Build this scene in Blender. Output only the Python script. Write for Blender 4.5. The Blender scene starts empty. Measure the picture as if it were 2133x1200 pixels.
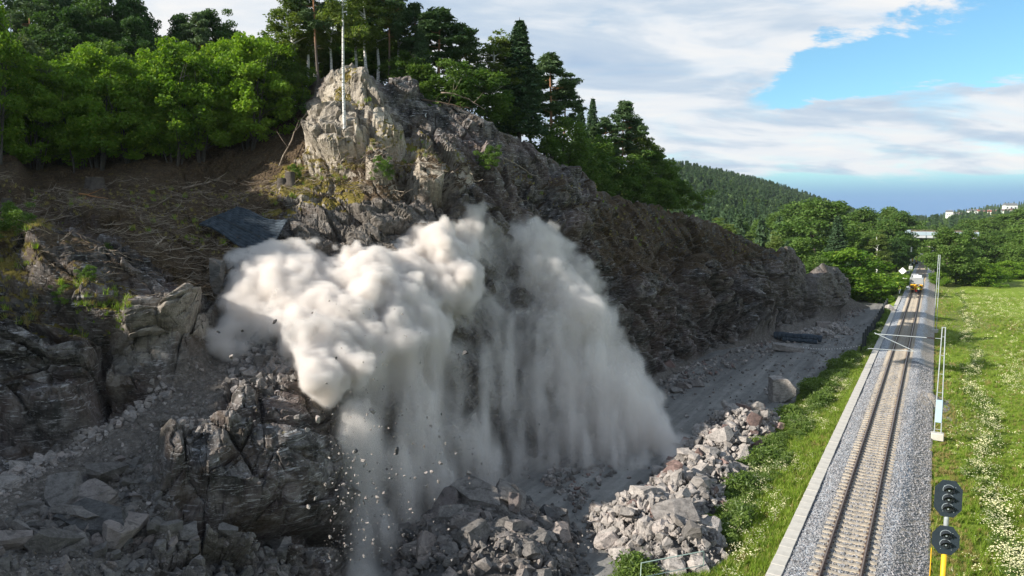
import bpy, math, random
import numpy as np
from mathutils import Vector, Matrix

# ------------------------------------------------------------------ camera
F_PX, CX, CY, HZ = 1500.0, 1066.5, 600.0, 450.0
YAW = math.radians(30.4)
PITCH = math.atan((CY - HZ) / F_PX)
CAM = np.array([2.75, 0.0, 15.0])
SC = bpy.context.scene
HILL_TREE = 1.22
DUST_K = 5.2
COL = SC.collection
cam_data = bpy.data.cameras.new('camera')
cam_data.sensor_width = 36.0
cam_data.lens = F_PX / 2133.0 * 36.0
cam_data.clip_start = 0.3
cam_data.clip_end = 9000.0
cam = bpy.data.objects.new('camera', cam_data)
COL.objects.link(cam)
cam.location = CAM
cam.rotation_euler = (math.pi / 2 - PITCH, 0, YAW)
SC.camera = cam

# ------------------------------------------------------------------ light
# the sun stands to the camera's left, slightly behind it
SUN_EL, SUN_AZ_CAM = math.radians(27.0), math.radians(111.0)   # azimuth measured left of the view direction
_h = YAW + SUN_AZ_CAM
SUN = np.array([-math.sin(_h) * math.cos(SUN_EL), math.cos(_h) * math.cos(SUN_EL), math.sin(SUN_EL)])
sun_data = bpy.data.lights.new('sun', 'SUN')
sun_data.energy = 5.0
sun_data.angle = math.radians(0.5)
sun_data.color = (1.0, 0.94, 0.84)
sun = bpy.data.objects.new('sun', sun_data)
COL.objects.link(sun)
sun.rotation_euler = Vector(SUN).to_track_quat('Z', 'Y').to_euler()
sun.location = (-60, -40, 90)
SC.view_settings.view_transform = 'Standard'
SC.view_settings.look = 'None'
SC.view_settings.gamma = 1.0
SC.view_settings.use_curve_mapping = False
SC.view_settings.exposure = 0.75
SC.render.engine = 'CYCLES'
SC.cycles.volume_bounces = 8
SC.cycles.volume_step_rate = 1.5
SC.cycles.volume_max_steps = 256
SC.cycles.max_bounces = 10
SC.cycles.transparent_max_bounces = 16
SC.cycles.use_denoising = True

world = bpy.data.worlds.new('World')
SC.world = world
world.use_nodes = True


class NT:
    """Small helper for wiring node trees."""
    def __init__(self, tree):
        self.t = tree
        tree.nodes.clear()

    def n(self, kind, **kw):
        nd = self.t.nodes.new(kind)
        for k, v in kw.items():
            setattr(nd, k, v)
        return nd

    def put(self, sock, v):
        if v is None:
            return
        if isinstance(v, bpy.types.NodeSocket):
            self.t.links.new(v, sock)
        elif isinstance(v, (tuple, list)) and len(v) == 3 and sock.type == 'RGBA':
            sock.default_value = (*v, 1.0)
        else:
            sock.default_value = v

    def math(self, op, a, b=None, c=None, clamp=False):
        nd = self.n('ShaderNodeMath', operation=op, use_clamp=clamp)
        self.put(nd.inputs[0], a)
        self.put(nd.inputs[1], b)
        self.put(nd.inputs[2], c)
        return nd.outputs[0]

    def mix(self, f, a, b, mode='MIX'):
        nd = self.n('ShaderNodeMix', data_type='RGBA', blend_type=mode)
        self.put(nd.inputs[0], f)
        self.put(nd.inputs[6], a)
        self.put(nd.inputs[7], b)
        return nd.outputs[2]

    def maprange(self, v, a, b, c=0.0, d=1.0, smooth=False):
        nd = self.n('ShaderNodeMapRange')
        if smooth:
            nd.interpolation_type = 'SMOOTHSTEP'
        nd.clamp = True
        for i, x in enumerate((v, a, b, c, d)):
            self.put(nd.inputs[i], x)
        return nd.outputs[0]

    def noise(self, vec, scale, detail=4.0, rough=0.55, dist=0.0):
        nd = self.n('ShaderNodeTexNoise')
        self.put(nd.inputs['Vector'], vec)
        nd.inputs['Scale'].default_value = scale
        nd.inputs['Detail'].default_value = detail
        nd.inputs['Roughness'].default_value = rough
        nd.inputs['Distortion'].default_value = dist
        return nd.outputs['Fac']

    def voro(self, vec, scale, feature='F1', out='Distance', rnd=1.0):
        nd = self.n('ShaderNodeTexVoronoi', feature=feature)
        self.put(nd.inputs['Vector'], vec)
        nd.inputs['Scale'].default_value = scale
        nd.inputs['Randomness'].default_value = rnd
        return nd.outputs[out]

    def mapping(self, vec, scale=(1, 1, 1), rot=(0, 0, 0), loc=(0, 0, 0)):
        nd = self.n('ShaderNodeMapping')
        self.put(nd.inputs['Vector'], vec)
        nd.inputs['Scale'].default_value = scale
        nd.inputs['Rotation'].default_value = rot
        nd.inputs['Location'].default_value = loc
        return nd.outputs[0]

    def ramp(self, f, stops):
        nd = self.n('ShaderNodeValToRGB')
        cr = nd.color_ramp
        while len(cr.elements) > 1:
            cr.elements.remove(cr.elements[-1])
        for i, (p, c) in enumerate(stops):
            e = cr.elements[0] if i == 0 else cr.elements.new(p)
            e.position = p
            e.color = (*c, 1.0) if len(c) == 3 else c
        self.put(nd.inputs[0], f)
        return nd.outputs[0]

    def bump(self, h, strength=0.5, dist=0.1, normal=None):
        nd = self.n('ShaderNodeBump')
        nd.inputs['Strength'].default_value = strength
        nd.inputs['Distance'].default_value = dist
        self.put(nd.inputs['Height'], h)
        self.put(nd.inputs['Normal'], normal)
        return nd.outputs[0]


# ------------------------------------------------------------------ sky with cloud decks
def build_world():
    w = NT(world.node_tree)
    out = w.n('ShaderNodeOutputWorld')
    sky = w.n('ShaderNodeTexSky', sky_type='NISHITA')
    sky.sun_disc = False
    sky.sun_elevation = SUN_EL
    sky.sun_rotation = math.atan2(SUN[0], SUN[1])
    sky.altitude = 50
    sky.air_density = 1.0
    sky.dust_density = 0.6
    sky.ozone_density = 1.6
    geo = w.n('ShaderNodeTexCoord')
    d = geo.outputs['Generated']
    sep = w.n('ShaderNodeSeparateXYZ')
    w.put(sep.inputs[0], d)
    z = w.math('MAXIMUM', sep.outputs[2], 0.0)
    zz = w.math('ADD', z, 0.17)
    comb = w.n('ShaderNodeCombineXYZ')
    w.put(comb.inputs[0], w.math('DIVIDE', sep.outputs[0], zz))
    w.put(comb.inputs[1], w.math('DIVIDE', sep.outputs[1], zz))
    # turn the cloud plane so its streets lie across the view
    pl = w.mapping(comb.outputs[0], scale=(1, 1, 1), rot=(0, 0, -YAW - 0.12), loc=(0.35, 0.9, 0))
    pl2 = w.mapping(pl, scale=(0.62, 0.85, 1), rot=(0, 0, 0.25))
    big = w.noise(pl2, 1.0, 3.0, 0.5, 0.3)
    fine = w.noise(pl2, 3.2, 9.0, 0.66, 0.25)
    wisp = w.noise(w.mapping(pl, scale=(0.8, 1.7, 1), rot=(0, 0, 0.2)), 2.4, 7.0, 0.6, 0.8)
    cov = w.math('ADD', w.math('MULTIPLY', big, 0.62), w.math('MULTIPLY', fine, 0.38))
    # cover by direction: a broad bank over the valley, thinner overhead and on the horizon
    def along(v):
        nd = w.n('ShaderNodeVectorMath', operation='DOT_PRODUCT')
        w.put(nd.inputs[0], d)
        nd.inputs[1].default_value = v
        return nd.outputs['Value']
    fw = w.math('MAXIMUM', along((-math.sin(YAW), math.cos(YAW), 0)), 0.12)
    U = w.math('DIVIDE', along((math.cos(YAW), math.sin(YAW), 0)), fw)
    E = w.math('ADD', w.math('DIVIDE', sep.outputs[2], fw), w.math('MULTIPLY', w.math('SUBTRACT', fine, 0.5), 0.12))
    U0 = w.math('SUBTRACT', U, 0.33)
    lo_e = w.math('ADD', w.math('MULTIPLY', U0, 0.12), 0.142)
    hi_e = w.math('MINIMUM', w.math('ADD', w.math('MULTIPLY', U0, 1.05), 0.155), w.math('ADD', w.math('MULTIPLY', U0, 0.17), 0.232))
    gap = w.math('MULTIPLY', w.maprange(w.math('SUBTRACT', E, lo_e), -0.012, 0.022, 0.0, 1.0, True), w.maprange(w.math('SUBTRACT', hi_e, E), -0.03, 0.05, 0.0, 1.0, True))
    gap = w.math('MULTIPLY', gap, 0.4)                                          # the blue gap opening to the right
    low = w.maprange(z, 0.040, 0.060, 0.25, 0.0, True)                          # clear strip above the horizon
    up = w.maprange(z, 0.3, 0.75, 0.0, 0.12)
    c = w.math('SUBTRACT', w.math('ADD', cov, 0.118), gap)
    c = w.math('SUBTRACT', c, low)
    c = w.math('SUBTRACT', c, up)
    alpha = w.maprange(c, 0.44, 0.575, 0.0, 1.0, True)
    alpha = w.math('MULTIPLY', alpha, w.maprange(wisp, 0.2, 0.5, 0.72, 1.0))
    shade = w.math('ADD', w.math('MULTIPLY', w.noise(w.mapping(pl, scale=(0.75, 1.25, 1), rot=(0, 0, 0.15), loc=(0.1, -0.22, 0)), 1.9, 7.0, 0.55, 0.4), 1.0), 0.0)
    ccol = w.ramp(shade, [(0.34, (1.0, 1.0, 1.0)), (0.46, (0.90, 0.94, 0.99)), (0.56, (0.64, 0.75, 0.88)), (0.72, (0.46, 0.60, 0.80))])
    # far rain haze: a blue-grey deck just above the hills
    rain = w.maprange(z, 0.015, 0.075, 1.0, 0.0, True)
    bg = w.n('ShaderNodeBackground')
    skyc = w.mix(1.0, sky.outputs[0], (0.84, 1.22, 1.30), 'MULTIPLY')
    w.put(bg.inputs[0], skyc)
    bg.inputs[1].default_value = 0.078
    rb = w.n('ShaderNodeBackground')
    rb.inputs[0].default_value = (0.17, 0.36, 0.74, 1)
    rb.inputs[1].default_value = 0.58
    cb = w.n('ShaderNodeBackground')
    w.put(cb.inputs[0], ccol)
    cb.inputs[1].default_value = 0.56
    m1 = w.n('ShaderNodeMixShader')
    w.put(m1.inputs[0], w.math('MULTIPLY', rain, 0.92))
    w.put(m1.inputs[1], bg.outputs[0])
    w.put(m1.inputs[2], rb.outputs[0])
    m2 = w.n('ShaderNodeMixShader')
    w.put(m2.inputs[0], alpha)
    w.put(m2.inputs[1], m1.outputs[0])
    w.put(m2.inputs[2], cb.outputs[0])
    w.put(out.inputs[0], m2.outputs[0])


build_world()

# ------------------------------------------------------------------ coordinates
RV = np.array([math.cos(YAW), math.sin(YAW), 0.0])       # camera right, level
FV = np.array([-math.sin(YAW), math.cos(YAW), 0.0])      # camera forward, level
_sp, _cp = math.sin(PITCH), math.cos(PITCH)


def P(px, py, d):
    """World point seen at photograph position (px, py) at level distance d."""
    px, py, d = np.broadcast_arrays(np.asarray(px, float), np.asarray(py, float), np.asarray(d, float))
    u = (px - CX) / F_PX
    v = (CY - py) / F_PX
    s = d / (_cp + v * _sp)
    return CAM + RV * (u * s)[..., None] + FV * d[..., None] + np.array([0, 0, 1.0]) * ((-_sp + v * _cp) * s)[..., None]


def G(px, py, z=0.0):
    """World point where the sight line meets the level z."""
    u = (px - CX) / F_PX
    v = (CY - py) / F_PX
    s = (z - CAM[2]) / (-_sp + v * _cp)
    return CAM + RV * (u * s) + FV * ((_cp + v * _sp) * s) + np.array([0, 0, (-_sp + v * _cp) * s])


def RD(r, d, z=0.0):
    return np.array([CAM[0], CAM[1], 0.0]) + RV * r + FV * d + np.array([0, 0, z])


def sstep(x, a=0.0, b=1.0):
    t = np.clip((x - a) / (b - a), 0, 1)
    return t * t * (3 - 2 * t)


# ------------------------------------------------------------------ numpy noise
def hsh(i, j, k, seed):
    h = (i.astype(np.int64) * 374761393 + j.astype(np.int64) * 668265263 + k.astype(np.int64) * 2147483647 + seed * 1274126177) & 0xFFFFFFFF
    h = ((h ^ (h >> 13)) * 1274126177) & 0xFFFFFFFF
    h = ((h ^ (h >> 16)) * 2246822519) & 0xFFFFFFFF
    h = h ^ (h >> 15)
    return (h & 0xFFFFFF).astype(np.float32) / 16777216.0


def vnoise(p, seed=0):
    f = np.floor(p)
    i = f.astype(np.int64)
    t = (p - f).astype(np.float32)
    t = t * t * (3 - 2 * t)
    r = 0
    for a in (0, 1):
        wa = t[..., 0] if a else 1 - t[..., 0]
        for b in (0, 1):
            wb = t[..., 1] if b else 1 - t[..., 1]
            for c in (0, 1):
                wc = t[..., 2] if c else 1 - t[..., 2]
                r = r + wa * wb * wc * hsh(i[..., 0] + a, i[..., 1] + b, i[..., 2] + c, seed)
    return r * 2 - 1


def fbm(p, octaves=4, seed=0, gain=0.5):
    a, s, r = 1.0, 0.0, 0
    q = np.array(p, float)
    for o in range(octaves):
        r = r + a * vnoise(q, seed + o * 17)
        s += a
        a *= gain
        q = q * 2.03 + 11.7
    return r / s


def facets(p, seed=0):
    """Cell blocks: returns (height of a tilted random plane per cell, gap to the next cell)."""
    f = np.floor(p)
    i = f.astype(np.int64)
    n = len(p)
    d1 = np.full(n, 9e9, np.float32)
    d2 = np.full(n, 9e9, np.float32)
    h = np.zeros(n, np.float32)
    for a in (-1, 0, 1):
        for b in (-1, 0, 1):
            for c in (-1, 0, 1):
                x, y, z = i[:, 0] + a, i[:, 1] + b, i[:, 2] + c
                fx = x + hsh(x, y, z, seed) - p[:, 0]
                fy = y + hsh(x, y, z, seed + 1) - p[:, 1]
                fz = z + hsh(x, y, z, seed + 2) - p[:, 2]
                dd = (fx * fx + fy * fy + fz * fz).astype(np.float32)
                hh = hsh(x, y, z, seed + 3) * 2 - 1
                tx = hsh(x, y, z, seed + 4) * 2 - 1
                tz = hsh(x, y, z, seed + 5) * 2 - 1
                val = hh - (fx * tx + fz * tz + fy * (tx * tz)) * 0.9
                near = dd < d1
                d2 = np.where(near, d1, np.minimum(d2, dd))
                h = np.where(near, val, h)
                d1 = np.where(near, dd, d1)
    return h, np.sqrt(d2) - np.sqrt(d1)


# ------------------------------------------------------------------ objects
MATS = {}


def tag(o, label=None, cat=None, group=None, kind=None):
    if label:
        o['label'] = label
    if cat:
        o['category'] = cat
    if group:
        o['group'] = group
    if kind:
        o['kind'] = kind
    return o


def link(o, parent=None):
    COL.objects.link(o)
    if parent is not None:
        o.parent = parent
    return o


def empty(name, loc=(0, 0, 0), rz=0.0):
    o = bpy.data.objects.new(name, None)
    o.location = Vector([float(c) for c in loc])
    o.rotation_euler = (0, 0, rz)
    o.empty_display_size = 0.2
    return link(o)


def mesh_np(name, V, F, mats=None, smooth=False, mi=None, col=None):
    """A mesh from arrays; F is one (n,3)/(n,4) array or a list of them."""
    me = bpy.data.meshes.new(name)
    V = np.asarray(V, np.float32)
    Fs = [np.asarray(f, np.int32) for f in (F if isinstance(F, (list, tuple)) else [F]) if len(f)]
    me.vertices.add(len(V))
    me.vertices.foreach_set('co', V.ravel())
    loops = np.concatenate([f.ravel() for f in Fs])
    tot = np.concatenate([np.full(len(f), f.shape[1], np.int32) for f in Fs])
    st = np.concatenate([[0], np.cumsum(tot)[:-1]]).astype(np.int32)
    me.loops.add(len(loops))
    me.loops.foreach_set('vertex_index', loops)
    me.polygons.add(len(tot))
    me.polygons.foreach_set('loop_start', st)
    me.polygons.foreach_set('loop_total', tot)
    if mats is not None:
        for m in (mats if isinstance(mats, (list, tuple)) else [mats]):
            me.materials.append(m)
    if mi is not None:
        me.polygons.foreach_set('material_index', np.asarray(mi, np.int32))
    me.update(calc_edges=True)
    me.polygons.foreach_set('use_smooth', np.full(len(tot), bool(smooth)))
    if col is not None:
        ca = me.color_attributes.new('tone', 'FLOAT_COLOR', 'POINT')
        c = np.ones((len(V), 4), np.float32)
        c[:, :col.shape[1]] = col
        ca.data.foreach_set('color', c.ravel())
    me.validate()
    return me


def put(name, me, parent=None, loc=None, rot=None, scale=None):
    o = bpy.data.objects.new(name, me)
    if loc is not None:
        o.location = Vector([float(c) for c in loc])
    if rot is not None:
        o.rotation_euler = rot
    if scale is not None:
        o.scale = (scale,) * 3 if isinstance(scale, (int, float)) else scale
    return link(o, parent)


def dup(o, parent=None, **kw):
    c = o.copy()
    COL.objects.link(c)
    if parent is not None:
        c.parent = parent
    for ch in list(o.children):
        dup(ch, c)
    return c


class MB:
    """Collects boxes, tubes and sheets into one mesh."""
    def __init__(self):
        self.v, self.q, self.t, self.n = [], [], [], 0
        self.qm, self.tm = [], []

    def add(self, v, q=(), t=(), m=0):
        v = np.asarray(v, float).reshape(-1, 3)
        if len(q):
            self.q.append(np.asarray(q, int) + self.n)
            self.qm.append(np.full(len(q), m))
        if len(t):
            self.t.append(np.asarray(t, int) + self.n)
            self.tm.append(np.full(len(t), m))
        self.v.append(v)
        self.n += len(v)
        return self

    def box(self, c, s, rz=0.0, m=0, taper=1.0, rot=None, bev=0.0):
        x, y, z = np.array(s) / 2.0
        if bev > 0:
            b = min(bev, x * .6, y * .6)
            ring = [(-x + b, -y), (x - b, -y), (x, -y + b), (x, y - b), (x - b, y), (-x + b, y), (-x, y - b), (-x, -y + b)]
            inn = [(px * (1 - b / x), py * (1 - b / y)) for px, py in ring]
            v = [(a, e, -z) for a, e in ring] + [(a * taper, e * taper, z - b) for a, e in ring] + [(a * taper, e * taper, z) for a, e in inn]
            q = []
            for k in range(8):
                k2 = (k + 1) % 8
                q += [(k, k2, 8 + k2, 8 + k), (8 + k, 8 + k2, 16 + k2, 16 + k)]
            t = [(16, 16 + k, 16 + k + 1) for k in range(1, 7)] + [(0, k + 1, k) for k in range(1, 7)]
            v = np.array(v, float)
        else:
            v = np.array([(-x, -y, -z), (x, -y, -z), (x, y, -z), (-x, y, -z), (-x * taper, -y * taper, z), (x * taper, -y * taper, z), (x * taper, y * taper, z), (-x * taper, y * taper, z)])
            q = [(3, 2, 1, 0), (4, 5, 6, 7), (0, 1, 5, 4), (1, 2, 6, 5), (2, 3, 7, 6), (3, 0, 4, 7)]
            t = []
        if rot is not None:
            v = v @ np.array(rot).T
        if rz:
            c_, s_ = math.cos(rz), math.sin(rz)
            v = v @ np.array([[c_, s_, 0], [-s_, c_, 0], [0, 0, 1]])
        return self.add(v + np.array(c, float), q, t, m)

    def tube(self, pts, rad, n=8, m=0, caps=True):
        pts = np.asarray(pts, float)
        k = len(pts)
        rad = np.broadcast_to(np.asarray(rad, float), (k,))
        tan = np.gradient(pts, axis=0)
        tan /= np.linalg.norm(tan, axis=1)[:, None] + 1e-9
        ref = np.array([0.31, 0.17, 0.93]) if abs(tan[0, 2]) < 0.8 else np.array([0.95, 0.2, 0.1])
        A = np.cross(tan, ref)
        A /= np.linalg.norm(A, axis=1)[:, None] + 1e-9
        B = np.cross(tan, A)
        a = np.arange(n) * 2 * math.pi / n
        v = (pts[:, None, :] + rad[:, None, None] * (A[:, None, :] * np.cos(a)[None, :, None] + B[:, None, :] * np.sin(a)[None, :, None])).reshape(-1, 3)
        q = []
        for i in range(k - 1):
            for j in range(n):
                j2 = (j + 1) % n
                q.append((i * n + j, i * n + j2, (i + 1) * n + j2, (i + 1) * n + j))
        t = []
        if caps:
            for j in range(1, n - 1):
                t.append((0, j + 1, j))
                t.append(((k - 1) * n, (k - 1) * n + j, (k - 1) * n + j + 1))
        return self.add(v, q, t, m)

    def bar(self, a, b, w, h=None, m=0):
        """A square bar between two points."""
        a, b = np.array(a, float), np.array(b, float)
        h = h or w
        d = b - a
        L = np.linalg.norm(d)
        d /= L
        up = np.array([0, 0, 1.0]) if abs(d[2]) < 0.9 else np.array([1.0, 0, 0])
        x = np.cross(up, d)
        x /= np.linalg.norm(x)
        y = np.cross(d, x)
        rot = np.stack([x, y, d], axis=1)
        return self.box((a + b) / 2, (w, h, L), rot=rot, m=m)

    def mesh(self, name, mats, smooth=False):
        V = np.concatenate(self.v)
        F, mi = [], []
        if self.q:
            F.append(np.concatenate(self.q))
            mi.append(np.concatenate(self.qm))
        if self.t:
            F.append(np.concatenate(self.t))
            mi.append(np.concatenate(self.tm))
        return mesh_np(name, V, F, mats, smooth, np.concatenate(mi))

    def build(self, name, mats, parent=None, smooth=False, **kw):
        return put(name, self.mesh(name, mats, smooth), parent, **kw)


# ------------------------------------------------------------------ materials
def new_mat(name):
    m = bpy.data.materials.new(name)
    m.use_nodes = True
    MATS[name] = m
    t = NT(m.node_tree)
    out = t.n('ShaderNodeOutputMaterial')
    b = t.n('ShaderNodeBsdfPrincipled')
    t.put(out.inputs[0], b.outputs[0])
    return m, t, b, out


def simple(name, c1, c2=None, scale=4.0, rough=0.8, bump=0.3, bscale=None, bdist=0.03, metal=0.0, spec=0.3, detail=5, obj=True):
    m, t, b, out = new_mat(name)
    tc = t.n('ShaderNodeTexCoord').outputs['Object'] if obj else t.n('ShaderNodeNewGeometry').outputs['Position']
    c2 = c2 or tuple(x * 0.7 for x in c1)
    f = t.noise(tc, scale, detail, 0.6)
    t.put(b.inputs['Base Color'], t.mix(t.maprange(f, 0.35, 0.65), c1, c2))
    b.inputs['Roughness'].default_value = rough
    b.inputs['Metallic'].default_value = metal
    b.inputs['Specular IOR Level'].default_value = spec
    if bump:
        t.put(b.inputs['Normal'], t.bump(t.noise(tc, bscale or scale * 4, 5, 0.65), bump, bdist))
    return m


def leaf_mat(name, c1, c2, c3=None, trans=0.35, tscale=0.5, rough=0.6):
    """Leaves: tone varies by tree, by clump and by leaf; thin, so some light passes."""
    m = bpy.data.materials.new(name)
    m.use_nodes = True
    MATS[name] = m
    t = NT(m.node_tree)
    out = t.n('ShaderNodeOutputMaterial')
    att = t.n('ShaderNodeAttribute', attribute_name='tone')
    sep = t.n('ShaderNodeSeparateColor')
    t.put(sep.inputs[0], att.outputs['Color'])
    info = t.n('ShaderNodeObjectInfo')
    pos = t.n('ShaderNodeNewGeometry').outputs['Position']
    f = t.math('ADD', t.math('MULTIPLY', sep.outputs[0], 0.6), t.math('MULTIPLY', info.outputs['Random'], 0.45))
    f = t.math('ADD', f, t.math('MULTIPLY', t.math('SUBTRACT', t.noise(pos, tscale, 2), 0.5), 0.7))
    col = t.mix(t.math('MINIMUM', t.math('MAXIMUM', f, 0.0), 1.0), c1, c2)
    if c3:
        col = t.mix(t.maprange(sep.outputs[1], 0.86, 1.0), col, c3)
    p = t.n('ShaderNodeBsdfPrincipled')
    t.put(p.inputs['Base Color'], col)
    p.inputs['Roughness'].default_value = rough
    p.inputs['Specular IOR Level'].default_value = 0.25
    tr = t.n('ShaderNodeBsdfTranslucent')
    t.put(tr.inputs[0], t.mix(1.0, col, (1.25, 1.3, 0.55), 'MULTIPLY'))
    mx = t.n('ShaderNodeMixShader')
    mx.inputs[0].default_value = trans
    t.put(mx.inputs[1], p.outputs[0])
    t.put(mx.inputs[2], tr.outputs[0])
    t.put(out.inputs[0], mx.outputs[0])
    return m
# ------------------------------------------------------------------ the cliff and slope (terrain)
RAIL = 0.0


def rock_material():
    m, t, b, out = new_mat('cliff_rock')
    pos = t.n('ShaderNodeNewGeometry').outputs['Position']
    att = t.n('ShaderNodeAttribute', attribute_name='tone')
    sep = t.n('ShaderNodeSeparateColor')
    t.put(sep.inputs[0], att.outputs['Color'])
    soil, moss, fresh = sep.outputs[0], sep.outputs[1], sep.outputs[2]
    big = t.noise(pos, 0.22, 4, 0.6)
    mid = t.noise(pos, 1.1, 7, 0.68, 0.4)
    fin = t.noise(pos, 7.0, 6, 0.7)
    # foliation: bands dipping down to the right
    band = t.noise(t.mapping(pos, scale=(0.5, 0.5, 3.2), rot=(0.35, 0.62, 0.2)), 1.3, 6, 0.7, 0.6)
    rock = t.ramp(mid, [(0.28, (0.018, 0.016, 0.015)), (0.43, (0.052, 0.046, 0.042)), (0.54, (0.15, 0.136, 0.126)), (0.70, (0.34, 0.315, 0.295))])  # kept dark overall to stand in for the slope's deep shade
    pink = t.mix(t.math('MULTIPLY', t.maprange(big, 0.46, 0.62), 0.42), rock, (0.23, 0.165, 0.15))
    rock = t.mix(t.math('MULTIPLY', t.maprange(band, 0.5, 0.62), 0.28), pink, (0.06, 0.057, 0.06))
    # dark lichen and water stains running down, enlarged to mimic deeper shadow
    stain_shade = t.noise(t.mapping(pos, scale=(1.6, 1.6, 0.22)), 0.9, 6, 0.7, 0.3)
    rock = t.mix(t.math('MULTIPLY', t.maprange(stain_shade, 0.52, 0.62), 0.62), rock, (0.03, 0.032, 0.028))
    spk = t.voro(pos, 5.0)
    rock = t.mix(t.math('MULTIPLY', t.maprange(t.math('ADD', spk, t.math('MULTIPLY', fin, -0.3)), -0.02, 0.12, 1.0, 0.0), 0.3), rock, (0.38, 0.38, 0.36))
    # pale broken edges along the foliation, and rust
    edge_ = t.noise(t.mapping(pos, scale=(0.6, 0.6, 4.2), rot=(0.35, 0.72, 0.2)), 1.9, 7, 0.72, 0.9)
    rock = t.mix(t.math('MULTIPLY', t.maprange(edge_, 0.56, 0.62), 0.85), rock, (0.46, 0.44, 0.43))
    rust = t.noise(pos, 0.55, 5, 0.7, 0.5)
    rock = t.mix(t.math('MULTIPLY', t.maprange(rust, 0.50, 0.64), 0.62), rock, (0.095, 0.064, 0.042))
    # freshly broken pale rock and gravel
    fr = t.ramp(t.math('ADD', t.math('MULTIPLY', t.noise(pos, 3.2, 8, 0.75), 0.7), t.math('MULTIPLY', fin, 0.3)),
                [(0.32, (0.060, 0.052, 0.045)), (0.5, (0.135, 0.118, 0.102)), (0.66, (0.30, 0.27, 0.24))])
    tan_ = t.ramp(t.math('ADD', t.math('MULTIPLY', mid, 0.6), t.math('MULTIPLY', fin, 0.4)), [(0.3, (0.15, 0.122, 0.095)), (0.44, (0.40, 0.345, 0.275)), (0.62, (0.58, 0.52, 0.43))])
    rock = t.mix(t.math('MULTIPLY', att.outputs['Alpha'], t.maprange(stain_shade, 0.62, 0.5, 0.15, 0.95)), rock, tan_)  # crest mask brings in the paler tan as painted sunlight
    col = t.mix(fresh, rock, fr)
    # soil with needles, twigs and dead grass
    so = t.ramp(t.noise(t.mapping(pos, scale=(1, 1, 1)), 4.5, 9, 0.8, 1.2), [(0.34, (0.024, 0.017, 0.011)), (0.5, (0.068, 0.046, 0.027)), (0.62, (0.15, 0.105, 0.060)), (0.75, (0.26, 0.20, 0.125))])
    sm = t.maprange(t.math('ADD', soil, t.math('MULTIPLY', t.math('SUBTRACT', mid, 0.5), 1.6)), 0.38, 0.62)
    col = t.mix(sm, col, so)
    mo = t.ramp(fin, [(0.3, (0.060, 0.056, 0.014)), (0.5, (0.165, 0.130, 0.026)), (0.7, (0.28, 0.205, 0.05))])
    mm = t.maprange(t.math('ADD', moss, t.math('MULTIPLY', t.math('SUBTRACT', t.noise(pos, 1.7, 7, 0.7), 0.5), 1.9)), 0.5, 0.72)
    col = t.mix(mm, col, mo)
    t.put(b.inputs['Base Color'], col)
    b.inputs['Roughness'].default_value = 0.9
    b.inputs['Specular IOR Level'].default_value = 0.2
    # relief
    cr = t.voro(t.mapping(pos, scale=(1, 1, 1.6), rot=(0.35, 0.6, 0.2)), 0.9, 'DISTANCE_TO_EDGE')
    crk = t.maprange(t.math('ADD', cr, t.math('MULTIPLY', t.math('SUBTRACT', mid, 0.5), 0.12)), 0.0, 0.05)
    h1 = t.math('ADD', t.math('MULTIPLY', mid, 1.0), t.math('MULTIPLY', band, 0.6))
    h1 = t.math('ADD', h1, t.math('MULTIPLY', crk, 0.25))
    n1 = t.bump(h1, 0.65, 0.32)
    n2 = t.bump(t.noise(pos, 9.0, 8, 0.75), 0.55, 0.08, n1)
    t.put(b.inputs['Normal'], n2)
    return m


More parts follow.
